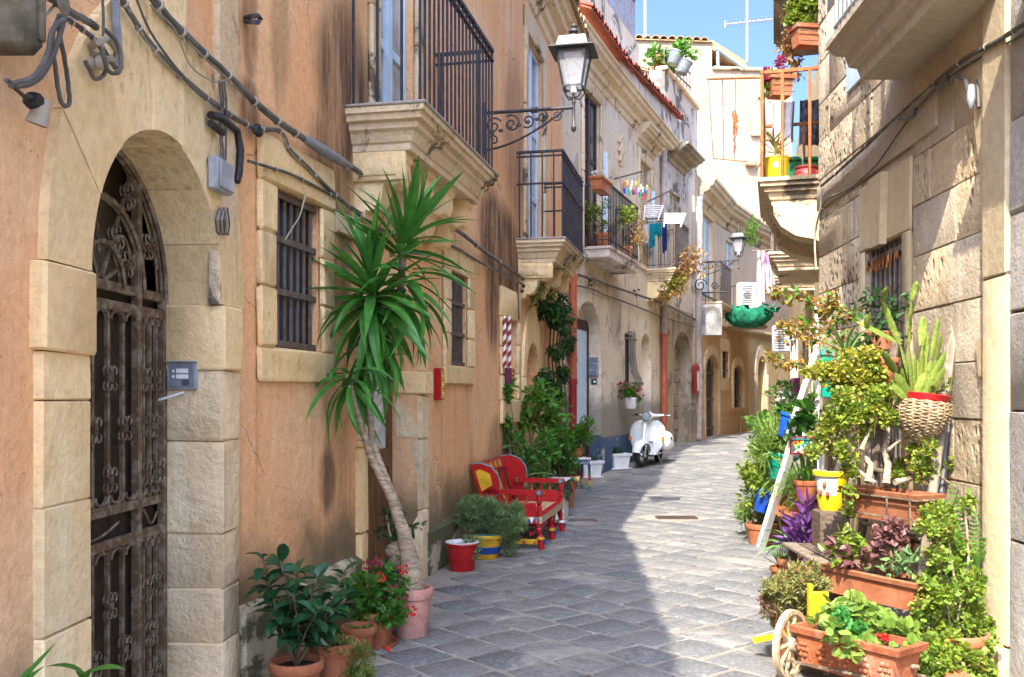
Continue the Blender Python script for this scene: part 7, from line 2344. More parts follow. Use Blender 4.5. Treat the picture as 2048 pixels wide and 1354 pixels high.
for k in range(7):
    mb = MB(); x = -0.15 + 0.3 * k / 7
    mb.prism([(x, 0.4), (x + 0.0215, 0.45), (x + 0.043, 0.4), (x + 0.036, 0.4), (x + 0.0215, 0.437), (x + 0.007, 0.4)], -0.1565, -0.16, lambda u, v, d: Ms @ V((u, d, v))); mb.build('painted_zigzag', M['white'], ap, smooth=0)
for i in (-1, 1):
    for j in (-1, 1):
        o = None
        for k, mt in enumerate(['tealp', 'yellowp', 'red', 'green', 'dblue']):
            mb = MB(); z0 = 0.39 * k / 5; mb.bar(Ms @ V((i * (0.155 - 0.02 * z0), j * (0.155 - 0.02 * z0), z0)), Ms @ V((i * (0.155 - 0.02 * (z0 + 0.078)), j * (0.155 - 0.02 * z0), z0 + 0.078)), 0.03)
            if o is None:
                o = mb.build('leg', M[mt], t)
            else:
                mb.build('painted_band', M[mt], o)
pb_ = Ms @ V((0, 0, 0.491))
t = thing('stool_plant', 'leafy shrub in a small pot standing on the painted stool', 'plant', pb_)
pot(t, pb_, 0.12, 0.09, 0.14, 'terracotta')
cl = [(pb_ + V((RND.uniform(-0.25, 0.22), RND.uniform(-0.15, 0.15), RND.uniform(0.2, 0.55))), 0.12) for _ in range(9)]
foliage(t, cl, 600, 0.07, 0.035, 'lemon', 0)
stems(t, pb_ + V((0, 0, 0.12)), [c for c, r in cl], 0.007, 0.003)

# ------------------------------------------------------------------ scooter
w0, w1_ = G(1283, 936), G(1316, 924)
fwd = (w0 - w1_); fwd.z = 0; wb = fwd.length; fwd.normalize()
SM = Matrix((fwd, V((-fwd.y, fwd.x, 0)), V((0, 0, 1)))).transposed().to_4x4()
SM.translation = (w0 + w1_) / 2 + V((0, 0, 0.0))
sc_ = thing('scooter', 'white vintage scooter with round headlight parked beside the pale house wall', 'scooter', SM.translation)
SM = SM @ Matrix.Scale(0.93, 4)
M['scooter'] = m_plain('white_enamel', (0.70, 0.72, 0.70), 0.18, var=0.04, bump=0.0, spec=0.6)
M['tyre'] = m_plain('tyre_rubber', (0.018, 0.018, 0.02), 0.8)
M['chrome'] = m_plain('chrome', (0.5, 0.5, 0.52), 0.2, 0.8)
M['amber'] = m_plain('amber_lens', (0.62, 0.14, 0.01), 0.2, var=0.1)
M['seatleather'] = m_plain('dark_seat', (0.05, 0.035, 0.028), 0.45)
h_ = wb / 0.93 / 2
def sb(name, mat, mb, par=sc_, smooth=40):
    return mb.build(name, M[mat], par, SM, smooth)
steer = Matrix.Translation((h_, 0, 0)) @ Matrix.Rotation(-0.25, 4, 'Z') @ Matrix.Translation((-h_, 0, 0))
def wheel(x, Mw=Matrix()):
    T = Mw @ Matrix.Translation((x, 0, 0.225)) @ Matrix.Rotation(math.pi / 2, 4, 'X')
    mb = MB(); prof = [(0.165 + 0.055 * math.cos(u), 0.048 * math.sin(u)) for u in [2 * math.pi * i / 12 for i in range(13)]]
    mb.lathe(prof, 28, T); w_ = sb('wheel', 'tyre', mb)
    mb = MB(); mb.lathe([(0.0, 0.03), (0.05, 0.035), (0.06, 0.02), (0.12, 0.012), (0.128, 0.03), (0.128, -0.03), (0.12, -0.012), (0.06, -0.02), (0.05, -0.035), (0.0, -0.03)], 24, T); sb('rim', 'chrome', mb, w_)
    for k in range(5):
        mb = MB(); an = 2 * math.pi * k / 5; mb.ball(T @ V((0.085 * math.cos(an), 0.085 * math.sin(an), 0)), (0.02, 0.03, 0.02), 8, 5); sb('slot', 'blackrubber', mb, w_)
wheel(h_, steer); wheel(-h_)
mb = MB(); mb.tube([steer @ V((h_ + 0.0, 0.075, 0.22)), steer @ V((h_ - 0.03, 0.075, 0.42)), steer @ V((h_ - 0.06, 0.04, 0.5))], 0.022, 8); mb.tube([steer @ V((h_, 0.085, 0.225)), steer @ V((h_, 0.03, 0.225))], 0.04, 10); sb('fork', 'chrome', mb)
def loft(mb, rings):
    n = len(rings[0]); o = len(mb.v)
    for r in rings:
        mb.v += [V(p) for p in r]
    for i in range(len(rings) - 1):
        for k in range(n):
            mb.f.append([o + i * n + k, o + i * n + (k + 1) % n, o + (i + 1) * n + (k + 1) % n, o + (i + 1) * n + k]); mb.mi.append(0)
    mb.f.append([o + k for k in range(n)][::-1]); mb.f.append([o + (len(rings) - 1) * n + k for k in range(n)]); mb.mi += [0, 0]
def sect(x, zc, wy, hz, n=18, p=2.4, flat=0.0):
    out = []
    for k in range(n):
        a = 2 * math.pi * k / n
        c_, s_ = math.cos(a), math.sin(a)
        out.append((x, wy * math.copysign(abs(c_) ** (2 / p), c_), zc + hz * math.copysign(abs(s_) ** (2 / p), s_) * (1 if s_ > 0 else 1 - flat)))
    return out
# front mudguard: a shell over the wheel
mb = MB()
rings = []
for i in range(11):
    u = math.radians(14 + 158 * i / 10)
    rr = 0.285 + 0.03 * math.sin(math.radians(180 * i / 10))
    row = []
    for k in range(9):
        v = math.pi * k / 8
        y = 0.115 * math.cos(v) * (0.55 + 0.45 * math.sin(math.radians(15 + 150 * i / 10)))
        dr = -0.075 * (1 - math.sin(v)) ** 1.2
        row.append(steer @ V((h_ + (rr + dr) * math.cos(u) * 0.95, y, 0.225 + (rr + dr) * math.sin(u) * 0.98)))
    rings.append(row)
for r in rings:
    mb.v += r
for i in range(10):
    for k in range(8):
        mb.f.append([i * 9 + k, i * 9 + k + 1, (i + 1) * 9 + k + 1, (i + 1) * 9 + k]); mb.mi.append(0)
sb('front_mudguard', 'scooter', mb, smooth=60)
# leg shield, a curved sheet with thickness
mb = MB()
N1, N2 = 14, 14
for lay in (0, 1):
    for i in range(N1 + 1):
        v = i / N1
        z = 0.23 + 0.66 * v
        wv = 0.20 + 0.15 * math.sin(min(1, v * 1.9) * math.pi / 2) if v < 0.72 else 0.35 * math.cos((v - 0.72) / 0.28 * 1.15) ** 0.6
        xc = h_ - 0.24 - 0.10 * v - 0.02 * math.sin(v * 3)
        for k in range(N2 + 1):
            u = -1 + 2 * k / N2
            mb.v.append(V((xc - 0.10 * u * u + 0.035 * math.exp(-(u * 5) ** 2) - 0.014 * lay, u * wv, z)))
S_ = (N1 + 1) * (N2 + 1)
for lay in (0, 1):
    for i in range(N1):
        for k in range(N2):
            o = lay * S_ + i * (N2 + 1) + k
            mb.f.append([o, o + 1, o + N2 + 2, o + N2 + 1]); mb.mi.append(0)
for i in range(N1):
    for k in (0, N2):
        o = i * (N2 + 1) + k
        mb.f.append([o, o + N2 + 1, S_ + o + N2 + 1, S_ + o]); mb.mi.append(0)
for k in range(N2):
    for i in (0, N1):
        o = i * (N2 + 1) + k
        mb.f.append([o, o + 1, S_ + o + 1, S_ + o]); mb.mi.append(0)
shield = sb('leg_shield', 'scooter', mb, smooth=60)
mb = MB(); loft(mb, [sect(h_ - 0.235, 0.52, 0.07, 0.13, 14), sect(h_ - 0.2, 0.52, 0.055, 0.11, 14), sect(h_ - 0.19, 0.52, 0.03, 0.07, 14)]); sb('horn_cover', 'scooter', mb, shield, 60)
mb = MB(); mb.box((h_ - 0.225, 0.11, 0.47), (0.012, 0.14, 0.075), b=0.004); bd_ = sb('badge_plate', 'white', mb, shield)
for k in range(4):
    mb = MB(); mb.box((h_ - 0.2175, 0.065 + 0.03 * k, 0.47), (0.004, 0.017, 0.05), b=0.001); sb('painted_mark', 'tyre', mb, bd_)
for s in (-1, 1):
    mb = MB(); mb.box((h_ - 0.355, s * 0.33, 0.53), (0.05, 0.05, 0.10), b=0.012); sb('indicator', 'amber', mb, shield)
# headset, headlight and handlebar
mb = MB(); loft(mb, [sect(h_ - 0.47, 0.98, 0.03, 0.03), sect(h_ - 0.42, 0.985, 0.075, 0.065), sect(h_ - 0.34, 0.985, 0.085, 0.08), sect(h_ - 0.25, 0.975, 0.088, 0.088)])
mb.v = [steer @ (p + V((0.06, 0, 0))) for p in mb.v]; hs = sb('headset', 'scooter', mb, smooth=60)
T = steer @ Matrix.Translation((h_ - 0.185, 0, 0.975)) @ Matrix.Rotation(math.pi / 2, 4, 'Y')
mb = MB(); mb.lathe([(0.092, -0.02), (0.096, 0.0), (0.09, 0.014), (0.078, 0.016)], 22, T); sb('headlight_ring', 'chrome', mb, hs)
mb = MB(); mb.lathe([(0.0, 0.024), (0.05, 0.02), (0.08, 0.012)], 22, T); sb('headlight', 'glass', mb, hs)
for s in (-1, 1):
    mb = MB(); mb.tube([steer @ V((h_ - 0.30, s * 0.05, 0.985)), steer @ V((h_ - 0.33, s * 0.2, 0.99)), steer @ V((h_ - 0.38, s * 0.28, 0.995))], [0.04, 0.026, 0.02], 10); sb('handlebar', 'scooter', mb, hs)
    mb = MB(); mb.tube([steer @ V((h_ - 0.375, s * 0.27, 0.995)), steer @ V((h_ - 0.43, s * 0.39, 1.0))], 0.021, 10); sb('grip', 'tyre', mb, hs)
    mb = MB(); mb.tube([steer @ V((h_ - 0.33, s * 0.22, 0.985)), steer @ V((h_ - 0.31, s * 0.33, 0.985)), steer @ V((h_ - 0.35, s * 0.42, 0.99))], 0.008, 6); sb('brake_lever', 'chrome', mb, hs)
mb = MB(); mb.tube([steer @ V((h_ - 0.06, 0, 0.45)), V((h_ - 0.3, 0, 0.92))], 0.035, 10); sb('steering_column', 'scooter', mb)
mb = MB(); mb.box((0.12, 0, 0.235), (0.5, 0.40, 0.035), b=0.012); sb('floorboard', 'scooter', mb)
for k in range(4):
    mb = MB(); mb.box((0.12, -0.15 + 0.1 * k, 0.257), (0.46, 0.018, 0.012), b=0.003); sb('tread_strip', 'tyre', mb)
mb = MB(); loft(mb, [sect(-0.06, 0.42, 0.10, 0.18, flat=0.2), sect(-0.14, 0.46, 0.15, 0.22), sect(-0.35, 0.48, 0.17, 0.24), sect(-0.6, 0.49, 0.16, 0.21), sect(-0.82, 0.47, 0.11, 0.16), sect(-0.92, 0.42, 0.05, 0.10)]); sb('rear_body', 'scooter', mb, smooth=60)
for s in (-1, 1):
    mb = MB(); R_ = [sect(-0.2, 0.44, 0.05, 0.12), sect(-0.26, 0.45, 0.10, 0.19, flat=0.1), sect(-0.45, 0.45, 0.14, 0.215, flat=0.1), sect(-0.68, 0.44, 0.125, 0.19, flat=0.1), sect(-0.86, 0.42, 0.06, 0.11)]
    loft(mb, [[(x, y + s * 0.19, z) for x, y, z in r] for r in R_]); cw = sb('side_cowl', 'scooter', mb, smooth=60)
    mb = MB()
    for k in range(3):
        mb.box((-0.36 - 0.035 * k, s * 0.332, 0.52), (0.02, 0.008, 0.06), b=0.003)
    sb('cooling_slots', 'tyre', mb, cw)
mb = MB(); loft(mb, [sect(0.02, 0.70, 0.07, 0.02), sect(-0.02, 0.715, 0.12, 0.045), sect(-0.25, 0.735, 0.14, 0.05), sect(-0.45, 0.74, 0.145, 0.055), sect(-0.66, 0.74, 0.12, 0.05), sect(-0.70, 0.735, 0.08, 0.03)]); sb('saddle', 'seatleather', mb, smooth=60)
mb = MB(); mb.tube([V((-0.05, -0.14, 0.22)), V((-0.12, -0.2, 0.02))], 0.014, 6); mb.tube([V((-0.05, 0.14, 0.22)), V((-0.12, 0.2, 0.02))], 0.014, 6); mb.tube([V((-0.05, -0.14, 0.22)), V((-0.05, 0.14, 0.22))], 0.014, 6); sb('kickstand', 'chrome', mb)
mb = MB(); mb.tube([V((-0.3, -0.12, 0.2)), V((-0.6, -0.14, 0.17)), V((-0.75, -0.14, 0.18))], [0.05, 0.05, 0.03], 10); mb.ball((-0.35, 0, 0.25), (0.16, 0.11, 0.09), 10, 7); sb('engine', 'lampgrey', mb)
# ------------------------------------------------------------------ garden on the right
LEAF['geranium2'] = m_leaf('bright_geranium_leaf', (0.13, 0.23, 0.03), (0.26, 0.36, 0.07), 0.5, 0.3)
LEAF['parsley'] = m_leaf('parsley_leaf', (0.035, 0.18, 0.03), (0.07, 0.27, 0.05), 0.5, 0.3)
t = thing('wooden_ladder', 'old wooden ladder leaning on the stone house carrying planters', 'ladder', G(1830, 1290))
rr0, rr1 = P(1822, 1318, 5.02), P(1908, 655, 5.47)
ll0, ll1 = P(1690, 1210, 5.75), P(1795, 665, 6.1)
rr0.z = ll0.z = 0.0
for p, q, mt in ((rr0, rr1, 'oldwood'), (ll0, ll1, 'darkwood')):
    mb = MB(); mb.bar(p, q, 0.05, 0.035, b=0.008); mb.build('rail', M[mt], t)
for u in (0.16, 0.34, 0.52, 0.68, 0.84):
    mb = MB(); mb.bar(ll0.lerp(ll1, u), rr0.lerp(rr1, u), 0.045, 0.02, b=0.005); mb.build('rung', M['oldwood'], t)
mb = MB(); mb.tube([P(1862, 1180, 5.25), P(1898, 830, 5.5), P(1918, 652, 5.62)], [0.022, 0.021, 0.019], 8); tag(mb.build('grey_pole', M['lampgrey']), 'blue grey round pole propped beside the ladder rail', 'pole')
def troughpx(root, l, r, h, W, mat, **k):
    d = r - l
    Mx = Matrix.Translation((l + r) / 2 - V((0, 0, h))) @ Matrix.Rotation(math.atan2(d.y, d.x), 4, 'Z')
    trough(root, Mx, V((d.x, d.y)).length, W, h, mat, **k)
    return Mx, V((d.x, d.y)).length
# upper planter with the old jade bush in a wire cradle
l, r = P(1708, 970, 5.62), P(1858, 990, 5.12)
t = thing('jade_planter', 'upper terracotta window box in a wire cradle with an old branching jade bush', 'planter', (l + r) / 2 - V((0, 0, 0.17)))
Mx, L = troughpx(t, l, r, 0.17, 0.17, 'terracotta')
M['wire'] = M['rustiron']
mb = MB(); mb.tube([Mx @ V((-L / 2 - 0.02, -0.11, 0.14)), Mx @ V((L / 2 + 0.02, -0.11, 0.14)), Mx @ V((L / 2 + 0.02, 0.1, 0.14))], 0.006, 5); mb.build('cradle_rail', M['wire'], t)
mb = MB(); mb.tube([Mx @ V((-L / 2 - 0.02, -0.1, 0.03)), Mx @ V((L / 2 + 0.02, -0.1, 0.03))], 0.006, 5); mb.build('cradle_rail', M['wire'], t)
for k in (-1, 0.35, 1):
    mb = MB(); mb.tube([Mx @ V((k * L * 0.45, -0.112, 0.15)), Mx @ V((k * L * 0.45, -0.105, -0.012)), Mx @ V((k * L * 0.45, 0.05, -0.012))], 0.006, 5); mb.build('cradle_hook', M['wire'], t)
Y = 5.4
for pts, r0, r1 in ((((1772, 968), (1776, 930), (1768, 900), (1778, 868), (1770, 830)), 0.022, 0.010), (((1735, 965), (1742, 930), (1722, 905), (1705, 885), (1690, 860)), 0.020, 0.008), (((1722, 900), (1735, 870), (1748, 840), (1740, 790)), 0.012, 0.005), (((1790, 965), (1830, 955), (1862, 930), (1890, 915)), 0.018, 0.006), (((1750, 966), (1715, 940), (1690, 925), (1665, 915)), 0.012, 0.005), (((1776, 900), (1800, 880), (1830, 872)), 0.010, 0.004), (((1862, 940), (1890, 960), (1925, 985)), 0.010, 0.004)):
    mb = MB(); n = len(pts); mb.tube([P(x, y, Y - 0.1 + 0.05 * i) for i, (x, y) in enumerate(pts)], [r0 + (r1 - r0) * i / (n - 1) for i in range(n)], 8); mb.build('branch', M['bark'], t)
cl = []
for x, y, r in ((1640, 880, .05), (1668, 900, .05), (1690, 850, .07), (1700, 800, .08), (1735, 815, .08), (1760, 800, .07), (1722, 865, .05), (1695, 935, .04), (1705, 945, .035), (1700, 985, .035), (1695, 1015, .03), (1800, 940, .05), (1828, 915, .05), (1850, 895, .05), (1870, 915, .05), (1885, 905, .045), (1905, 930, .045), (1800, 960, .05), (1680, 830, .06), (1770, 840, .06), (1715, 830, .06), (1840, 945, .05), (1655, 850, .05), (1700, 905, .06), (1625, 905, .04), (1875, 950, .04)):
    cl.append((P(x, y, Y + RND.uniform(-0.2, 0.1)), r * 1.15))
foliage(t, cl, 3900, 0.023, 0.020, 'jade', 1, up=0.2, shell=0.2)
foliage(t, cl, 320, 0.028, 0.02, 'gold', 0, up=0.0, name='yellowed_leaves')
foliage(t, cl[::3], 120, 0.026, 0.015, 'dry', 0, up=-0.3, name='withered_leaves')
# golden bush above it
b = P(1712, 850, 5.75)
t = thing('golden_bush', 'golden leaved bush with round leaves hanging above the jade planter', 'plant', b)
cl = [(P(x, y, 5.75 + RND.uniform(-0.12, 0.15)), r) for x, y, r in ((1700, 735, .08), (1725, 720, .08), (1735, 750, .09), (1705, 765, .09), (1745, 775, .08), (1680, 760, .07), (1720, 790, .08), (1665, 740, .06), (1650, 750, .05), (1630, 748, .04), (1690, 790, .07), (1755, 745, .06), (1770, 790, .06), (1615, 745, .035), (1640, 738, .045))]
foliage(t, cl, 2600, 0.028, 0.020, 'gold', 0, up=0.1, shell=0.2)
foliage(t, cl, 1900, 0.024, 0.019, 'jade', 1, up=0.1, name='green_leaves', shell=0.2)
stems(t, b, [c for c, r in cl[:10]], 0.009, 0.004)
pot(t, P(1768, 765, 5.8), 0.085, 0.065, 0.15, 'terracotta', 0.06, 0.22)
# small yucca on top
b = P(1692, 720, 5.95)
t = thing('small_yucca', 'small green yucca rosette standing above the golden bush', 'plant', b)
pot(t, b + V((0, 0, -0.2)), 0.09, 0.07, 0.16, 'terracotta')
rosette(t, b, (0, 0, 1), [blade_mesh('leaf', 0.30, 0.034, k, 'aloe', 5) for k in (0.4, 0.8, 1.2)], 34, 85, -25, 0.95)
mb = MB(); mb.tube([b + V((0, 0, -0.2)), b], 0.02, 7); mb.build('trunk', M['bark'], t)
# thin dark shrub in front of the bars
b = P(1760, 700, 6.2)
bush('window_shrub', 'thin dark shrub growing up before the bars of the stone house window', b, [(P(x, y, 6.15), 0.07) for x, y in ((1745, 640), (1760, 600), (1735, 600), (1775, 640), (1790, 610), (1760, 670), (1795, 680), (1730, 690), (1810, 690))], 300, 0.06, 0.024, 'dark', 0, (0.1, 0.08, 0.12, 'terracotta'), stem=(0.006, 0.003))
# basket with cactus
c = P(1837, 880, 5.3)
t = thing('cactus_basket', 'round wicker basket with a red bowl holding a tall prickly cactus, hung on the ladder', 'plant', c)
M['wicker'] = m_plain('wicker', (0.36, 0.26, 0.145), 0.75, var=0.5, sc=30)
nR = 25
def bprof(u):
    return 0.03 + 0.122 * math.sin(min(1, u * 1.15) * math.pi / 2) ** 0.75 - (0.012 * max(0, u - 0.75) / 0.25)
tl = Matrix.Translation(c) @ Matrix.Rotation(0.12, 4, 'Y')
for k in range(nR):
    u = k / (nR - 1); R0 = bprof(u); z = 0.215 * u
    mb = MB()
    n = 44
    mb.tube([tl @ V(((R0 + 0.007 * math.sin(i * math.pi * 22 / n + (math.pi if k % 2 else 0))) * math.cos(2 * math.pi * i / n), (R0 + 0.007 * math.sin(i * math.pi * 22 / n + (math.pi if k % 2 else 0))) * math.sin(2 * math.pi * i / n), z + 0.004 * math.sin(i * 1.7 + k))) for i in range(n + 1)], 0.0062, 5, False)
    mb.build('wicker_strand', M['wicker'], t)
for k in range(11):
    mb = MB(); an = 2 * math.pi * k / 11; mb.tube([tl @ V(((bprof(i / 8)) * math.cos(an), bprof(i / 8) * math.sin(an), 0.215 * i / 8)) for i in range(9)], 0.009, 5); mb.build('wicker_stake', M['wicker'], t)
mb = MB(); mb.lathe([(0.02, 0.1), (0.10, 0.14), (0.125, 0.2), (0.145, 0.245), (0.138, 0.25), (0.125, 0.22), (0.0, 0.21)], 24, tl @ Matrix.Translation((0, 0, 0.01))); mb.build('bowl', M['red'], t)
pm = {}
def pad(x0, y0, x1, y1, w, Y):
    p, q = P(x0, y0, Y), P(x1, y1, Y + RND.uniform(-0.08, 0.08))
    d = q - p; L = d.length
    mb = MB()
    W = w / 1900 * Y * 0.66
    Mp = orient(p, d, RND.uniform(-0.9, 0.9), 1, V((0, -1, 0.2)))
    rings = []
    for i in range(9):
        u = i / 8; ww = W * (0.35 + 0.65 * math.sin(math.pi * min(1, u * 0.92 + 0.06)) ** 0.7) * (0.25 if i == 8 else 1)
        rings.append([(ww * math.cos(a) * (1 + 0.28 * (k % 2) * (1 + 0.5 * math.sin(i * 2.3))), L * u, ww * 0.42 * math.sin(a)) for k, a in enumerate([math.pi * 2 * j / 10 for j in range(10)])])
    loft(mb, [[Mp @ V(p_) for p_ in r] for r in rings])
    for i in range(7):
        for s_ in (-1, 1):
            u = (i + 0.7) / 8; q0 = Mp @ V((s_ * W * 0.75, L * u, 0)); mb.tube([q0, q0 + (Mp.to_3x3() @ V((s_, 0.4, 0.3))) * 0.012], [0.0016, 0.0005], 3)
    mb.build('pad', LEAF['cactus'], t, smooth=60)
for a in ((1830, 800, 1800, 690, 15), (1800, 690, 1765, 600, 8), (1765, 602, 1772, 574, 13), (1797, 685, 1712, 643, 12), (1735, 655, 1733, 628, 10), (1825, 800, 1818, 690, 8), (1818, 690, 1823, 600, 5), (1823, 600, 1834, 562, 8), (1840, 800, 1845, 690, 13), (1843, 692, 1847, 632, 12), (1850, 800, 1862, 720, 14), (1862, 720, 1878, 633, 10), (1850, 790, 1882, 705, 11), (1872, 720, 1884, 665, 8), (1845, 800, 1893, 702, 11), (1825, 800, 1790, 745, 12), (1792, 745, 1766, 702, 10), (1835, 800, 1836, 720, 15), (1845, 800, 1838, 742, 17), (1855, 800, 1890, 735, 11), (1820, 800, 1806, 732, 13), (1838, 800, 1856, 665, 9), (1828, 800, 1829, 705, 11), (1848, 800, 1868, 740, 12), (1833, 800, 1850, 745, 14), (1817, 800, 1784, 770, 11)):
    pad(*a, 5.3 + RND.uniform(-0.07, 0.07))
foliage(t, [(P(x, y, 5.3), 0.05) for x, y in ((1885, 780), (1870, 770), (1800, 785), (1895, 760), (1790, 775))], 130, 0.026, 0.022, 'jade', 1, name='trailing_leaves')
mb = MB(); mb.tube([P(1893, 810, 5.32), P(1890, 700, 5.45), P(1900, 660, 5.46)], 0.006, 5); mb.build('chain', M['wire'], t)
# middle planter
l, r = P(1665, 1128, 5.4), P(1852, 1160, 4.85)
t = thing('succulent_planter', 'middle pink terracotta window box with mixed succulents and a maroon rosette', 'planter', (l + r) / 2 - V((0, 0, 0.15)))
Mx, L = troughpx(t, l, r, 0.15, 0.17, 'pinkterra' if False else 'terracotta', taper=0.92)
foliage(t, [(P(x, y, 5.1), r_) for x, y, r_ in ((1780, 1055, .055), (1770, 1075, .05), (1795, 1080, .05), (1760, 1095, .04), (1785, 1068, .06))], 420, 0.038, 0.034, 'maroon', 1, name='maroon_rosette')
stems(t, P(1785, 1140, 5.05), [P(1782, 1080, 5.1), P(1770, 1090, 5.1)], 0.012, 0.008)
foliage(t, [(P(x, y, 5.25), r_) for x, y, r_ in ((1690, 1075, .05), (1705, 1100, .05), (1680, 1105, .05), (1722, 1110, .04), (1695, 1120, .05), (1665, 1095, .04))], 130, 0.06, 0.032, 'jade', 0, name='jade_leaves')
foliage(t, [(P(x, y, 5.2), r_) for x, y, r_ in ((1670, 1090, .05), (1700, 1125, .05), (1740, 1120, .04))], 60, 0.065, 0.036, 'maroon', 0, name='dark_leaves')
foliage(t, [(P(x, y, 5.0), r_) for x, y, r_ in ((1800, 1125, .05), (1820, 1115, .04), (1780, 1140, .04))], 90, 0.055, 0.022, 'herb', 0, name='grey_leaves')
stems(t, P(1700, 1145, 5.3), [P(1690, 1085, 5.25), P(1710, 1100, 5.25), P(1675, 1100, 5.25), P(1810, 1120, 5.05)], 0.010, 0.006, 'greenstem')
# toy cart with wheel and relief box
l, r = P(1615, 1245, 4.72), P(1820, 1290, 4.27)
t = thing('relief_planter', 'front terracotta relief box with geraniums resting on the little cart', 'planter', (l + r) / 2 - V((0, 0, 0.2)))
M['terra2'] = m_wall('brown_terracotta', (0.33, 0.095, 0.04), (0.42, 0.15, 0.07), (0.06, 0.035, 0.02), 0.6, (), big=8, bump=0.3, fine=70, blotch=((0.5, 0.33, 0.24), 0.58, 0.4))
Mx, L = troughpx(t, l, r, 0.19, 0.2, 'terra2', taper=0.88)
for k in range(5):
    mb = MB(); x = -L / 2 + L * (k + 0.45) / 5
    for j in range(6):
        an = 2 * math.pi * j / 6
        mb.ball(Mx @ V((x + 0.024 * math.cos(an), -0.0925, 0.08 + 0.03 * math.sin(an))), (0.017, 0.009, 0.012), 7, 5)
    mb.ball(Mx @ V((x, -0.094, 0.08)), (0.012, 0.01, 0.012), 7, 5); mb.tube([Mx @ V((x + 0.04 + 0.012 * math.cos(q_), -0.094, 0.08 + 0.045 * math.sin(q_))) for q_ in [i_ * 0.6 for i_ in range(9)]], 0.004, 5)
    mb.build('relief_flower', M['terra2'], t)
cl = [(P(x, y + 30 + (x - 1650) * 0.08, 4.5 + RND.uniform(-0.08, 0.12)), r_) for x, y, r_ in ((1650, 1215, .05), (1690, 1200, .06), (1720, 1225, .06), (1755, 1205, .06), (1790, 1215, .06), (1770, 1250, .06), (1815, 1235, .05), (1830, 1250, .05), (1700, 1180, .05), (1740, 1190, .04), (1800, 1275, .05), (1665, 1195, .05))]
cl += [(P(x, y, 4.36), 0.04) for x, y in ((1665, 1262), (1700, 1292), (1740, 1300), (1775, 1310), (1800, 1330), (1825, 1310))]
foliage(t, cl, 600, 0.050, 0.052, 'geranium2', 1, up=0.5, name='geranium_leaves')
foliage(t, [(P(x, y, 4.42), r_) for x, y, r_ in ((1690, 1250, .05), (1710, 1270, .05), (1680, 1235, .045), (1725, 1285, .035))], 420, 0.026, 0.022, 'parsley', 1, up=0.4, name='parsley_leaves')
foliage(t, [(P(x, y, 4.4), 0.02) for x, y in ((1767, 1277), (1775, 1292))], 24, 0.02, 0.02, 'redflower', 1, name='flowers')
stems(t, Mx @ V((0, 0, 0.16)), [c for c, r_ in cl], 0.005, 0.003, 'greenstem')
ct = thing('garden_cart', 'little wooden garden cart with spoked pale wheel and yellow boards', 'cart', G(1590, 1345))
wc = P(1581, 1290, 4.70); wc.z = 0.17
ax = V((0.74, -0.67, 0))
WMx = Matrix((V((-ax.y, ax.x, 0)) * -1, V((0, 0, 1)), ax)).transposed().to_4x4(); WMx.translation = wc
def cartwheel(T):
    mb = MB(); mb.lathe([(0.145, -0.014), (0.168, -0.014), (0.168, 0.014), (0.145, 0.014), (0.145, -0.014)], 30, T); w_ = mb.build('wheel', M['palewood'], ct)
    mb = MB(); mb.lathe([(0.0, 0.03), (0.03, 0.028), (0.036, 0.012), (0.036, -0.012), (0.03, -0.028), (0, -0.03)], 16, T); mb.build('hub', M['palewood'], w_)
    for k in range(10):
        an = 2 * math.pi * k / 10
        mb = MB(); mb.tube([T @ V((0.03 * math.cos(an), 0.03 * math.sin(an), 0)), T @ V((0.09 * math.cos(an), 0.09 * math.sin(an), 0)), T @ V((0.147 * math.cos(an), 0.147 * math.sin(an), 0))], [0.007, 0.011, 0.009], 6); mb.build('spoke', M['palewood'], w_)
cartwheel(WMx)
side_ = V((-ax.y, ax.x, 0))
mb = MB(); mb.tube([wc, wc + ax * 0.62], 0.012, 8); mb.build('axle', M['rustiron'], ct)
for s_ in (-0.09, 0.09):
    mb = MB(); mb.bar(wc + ax * 0.02 + side_ * s_ + V((0, 0, -0.06)), wc + ax * 0.62 + side_ * s_ + V((0, 0, -0.06)), 0.012); mb.build('bed_rail', M['rustiron'], ct)
mb = MB(); mb.bar(P(1508, 1281, 5.05), P(1600, 1262, 4.85), 0.022, 0.03); mb.build('shaft', M['brightyellow'], ct)
mb = MB(); mb.bar(P(1620, 1250, 4.76), P(1620, 1168, 4.76), 0.035, 0.02); mb.build('post', M['brightyellow'], ct)
mb = MB(); mb.box(P(1637, 1215, 4.80), (0.10, 0.02, 0.16), b=0.004); mb.build('board', M['brightyellow'], ct)
mb = MB(); mb.bar(G(1655, 1352), P(1640, 1285, 4.75), 0.03, 0.03); mb.build('prop', M['oldwood'], ct)
b = P(1590, 1235, 5.0)
t = thing('sedum_mound', 'mound of pale yellow green stonecrop trailing over the cart wheel', 'plant', V((b.x, b.y, 0)))
pot(t, V((b.x, b.y, 0.02)), 0.12, 0.09, 0.24, 'terracotta')
cl = [(P(x, y, 4.95 + RND.uniform(-0.12, 0.12)), r_) for x, y, r_ in ((1560, 1185, .07), (1590, 1165, .08), (1625, 1160, .08), (1580, 1200, .08), (1610, 1190, .08), (1545, 1215, .06), (1570, 1230, .06), (1600, 1215, .06), (1650, 1170, .06), (1535, 1200, .05), (1555, 1250, .045), (1590, 1245, .05), (1540, 1170, .04))]
foliage(t, cl, 7500, 0.022, 0.008, 'sedum', 2, up=0.4)
foliage(t, cl[5:8] + cl[9:11], 900, 0.020, 0.008, 'maroon', 2, up=0.2, name='reddish_stems')
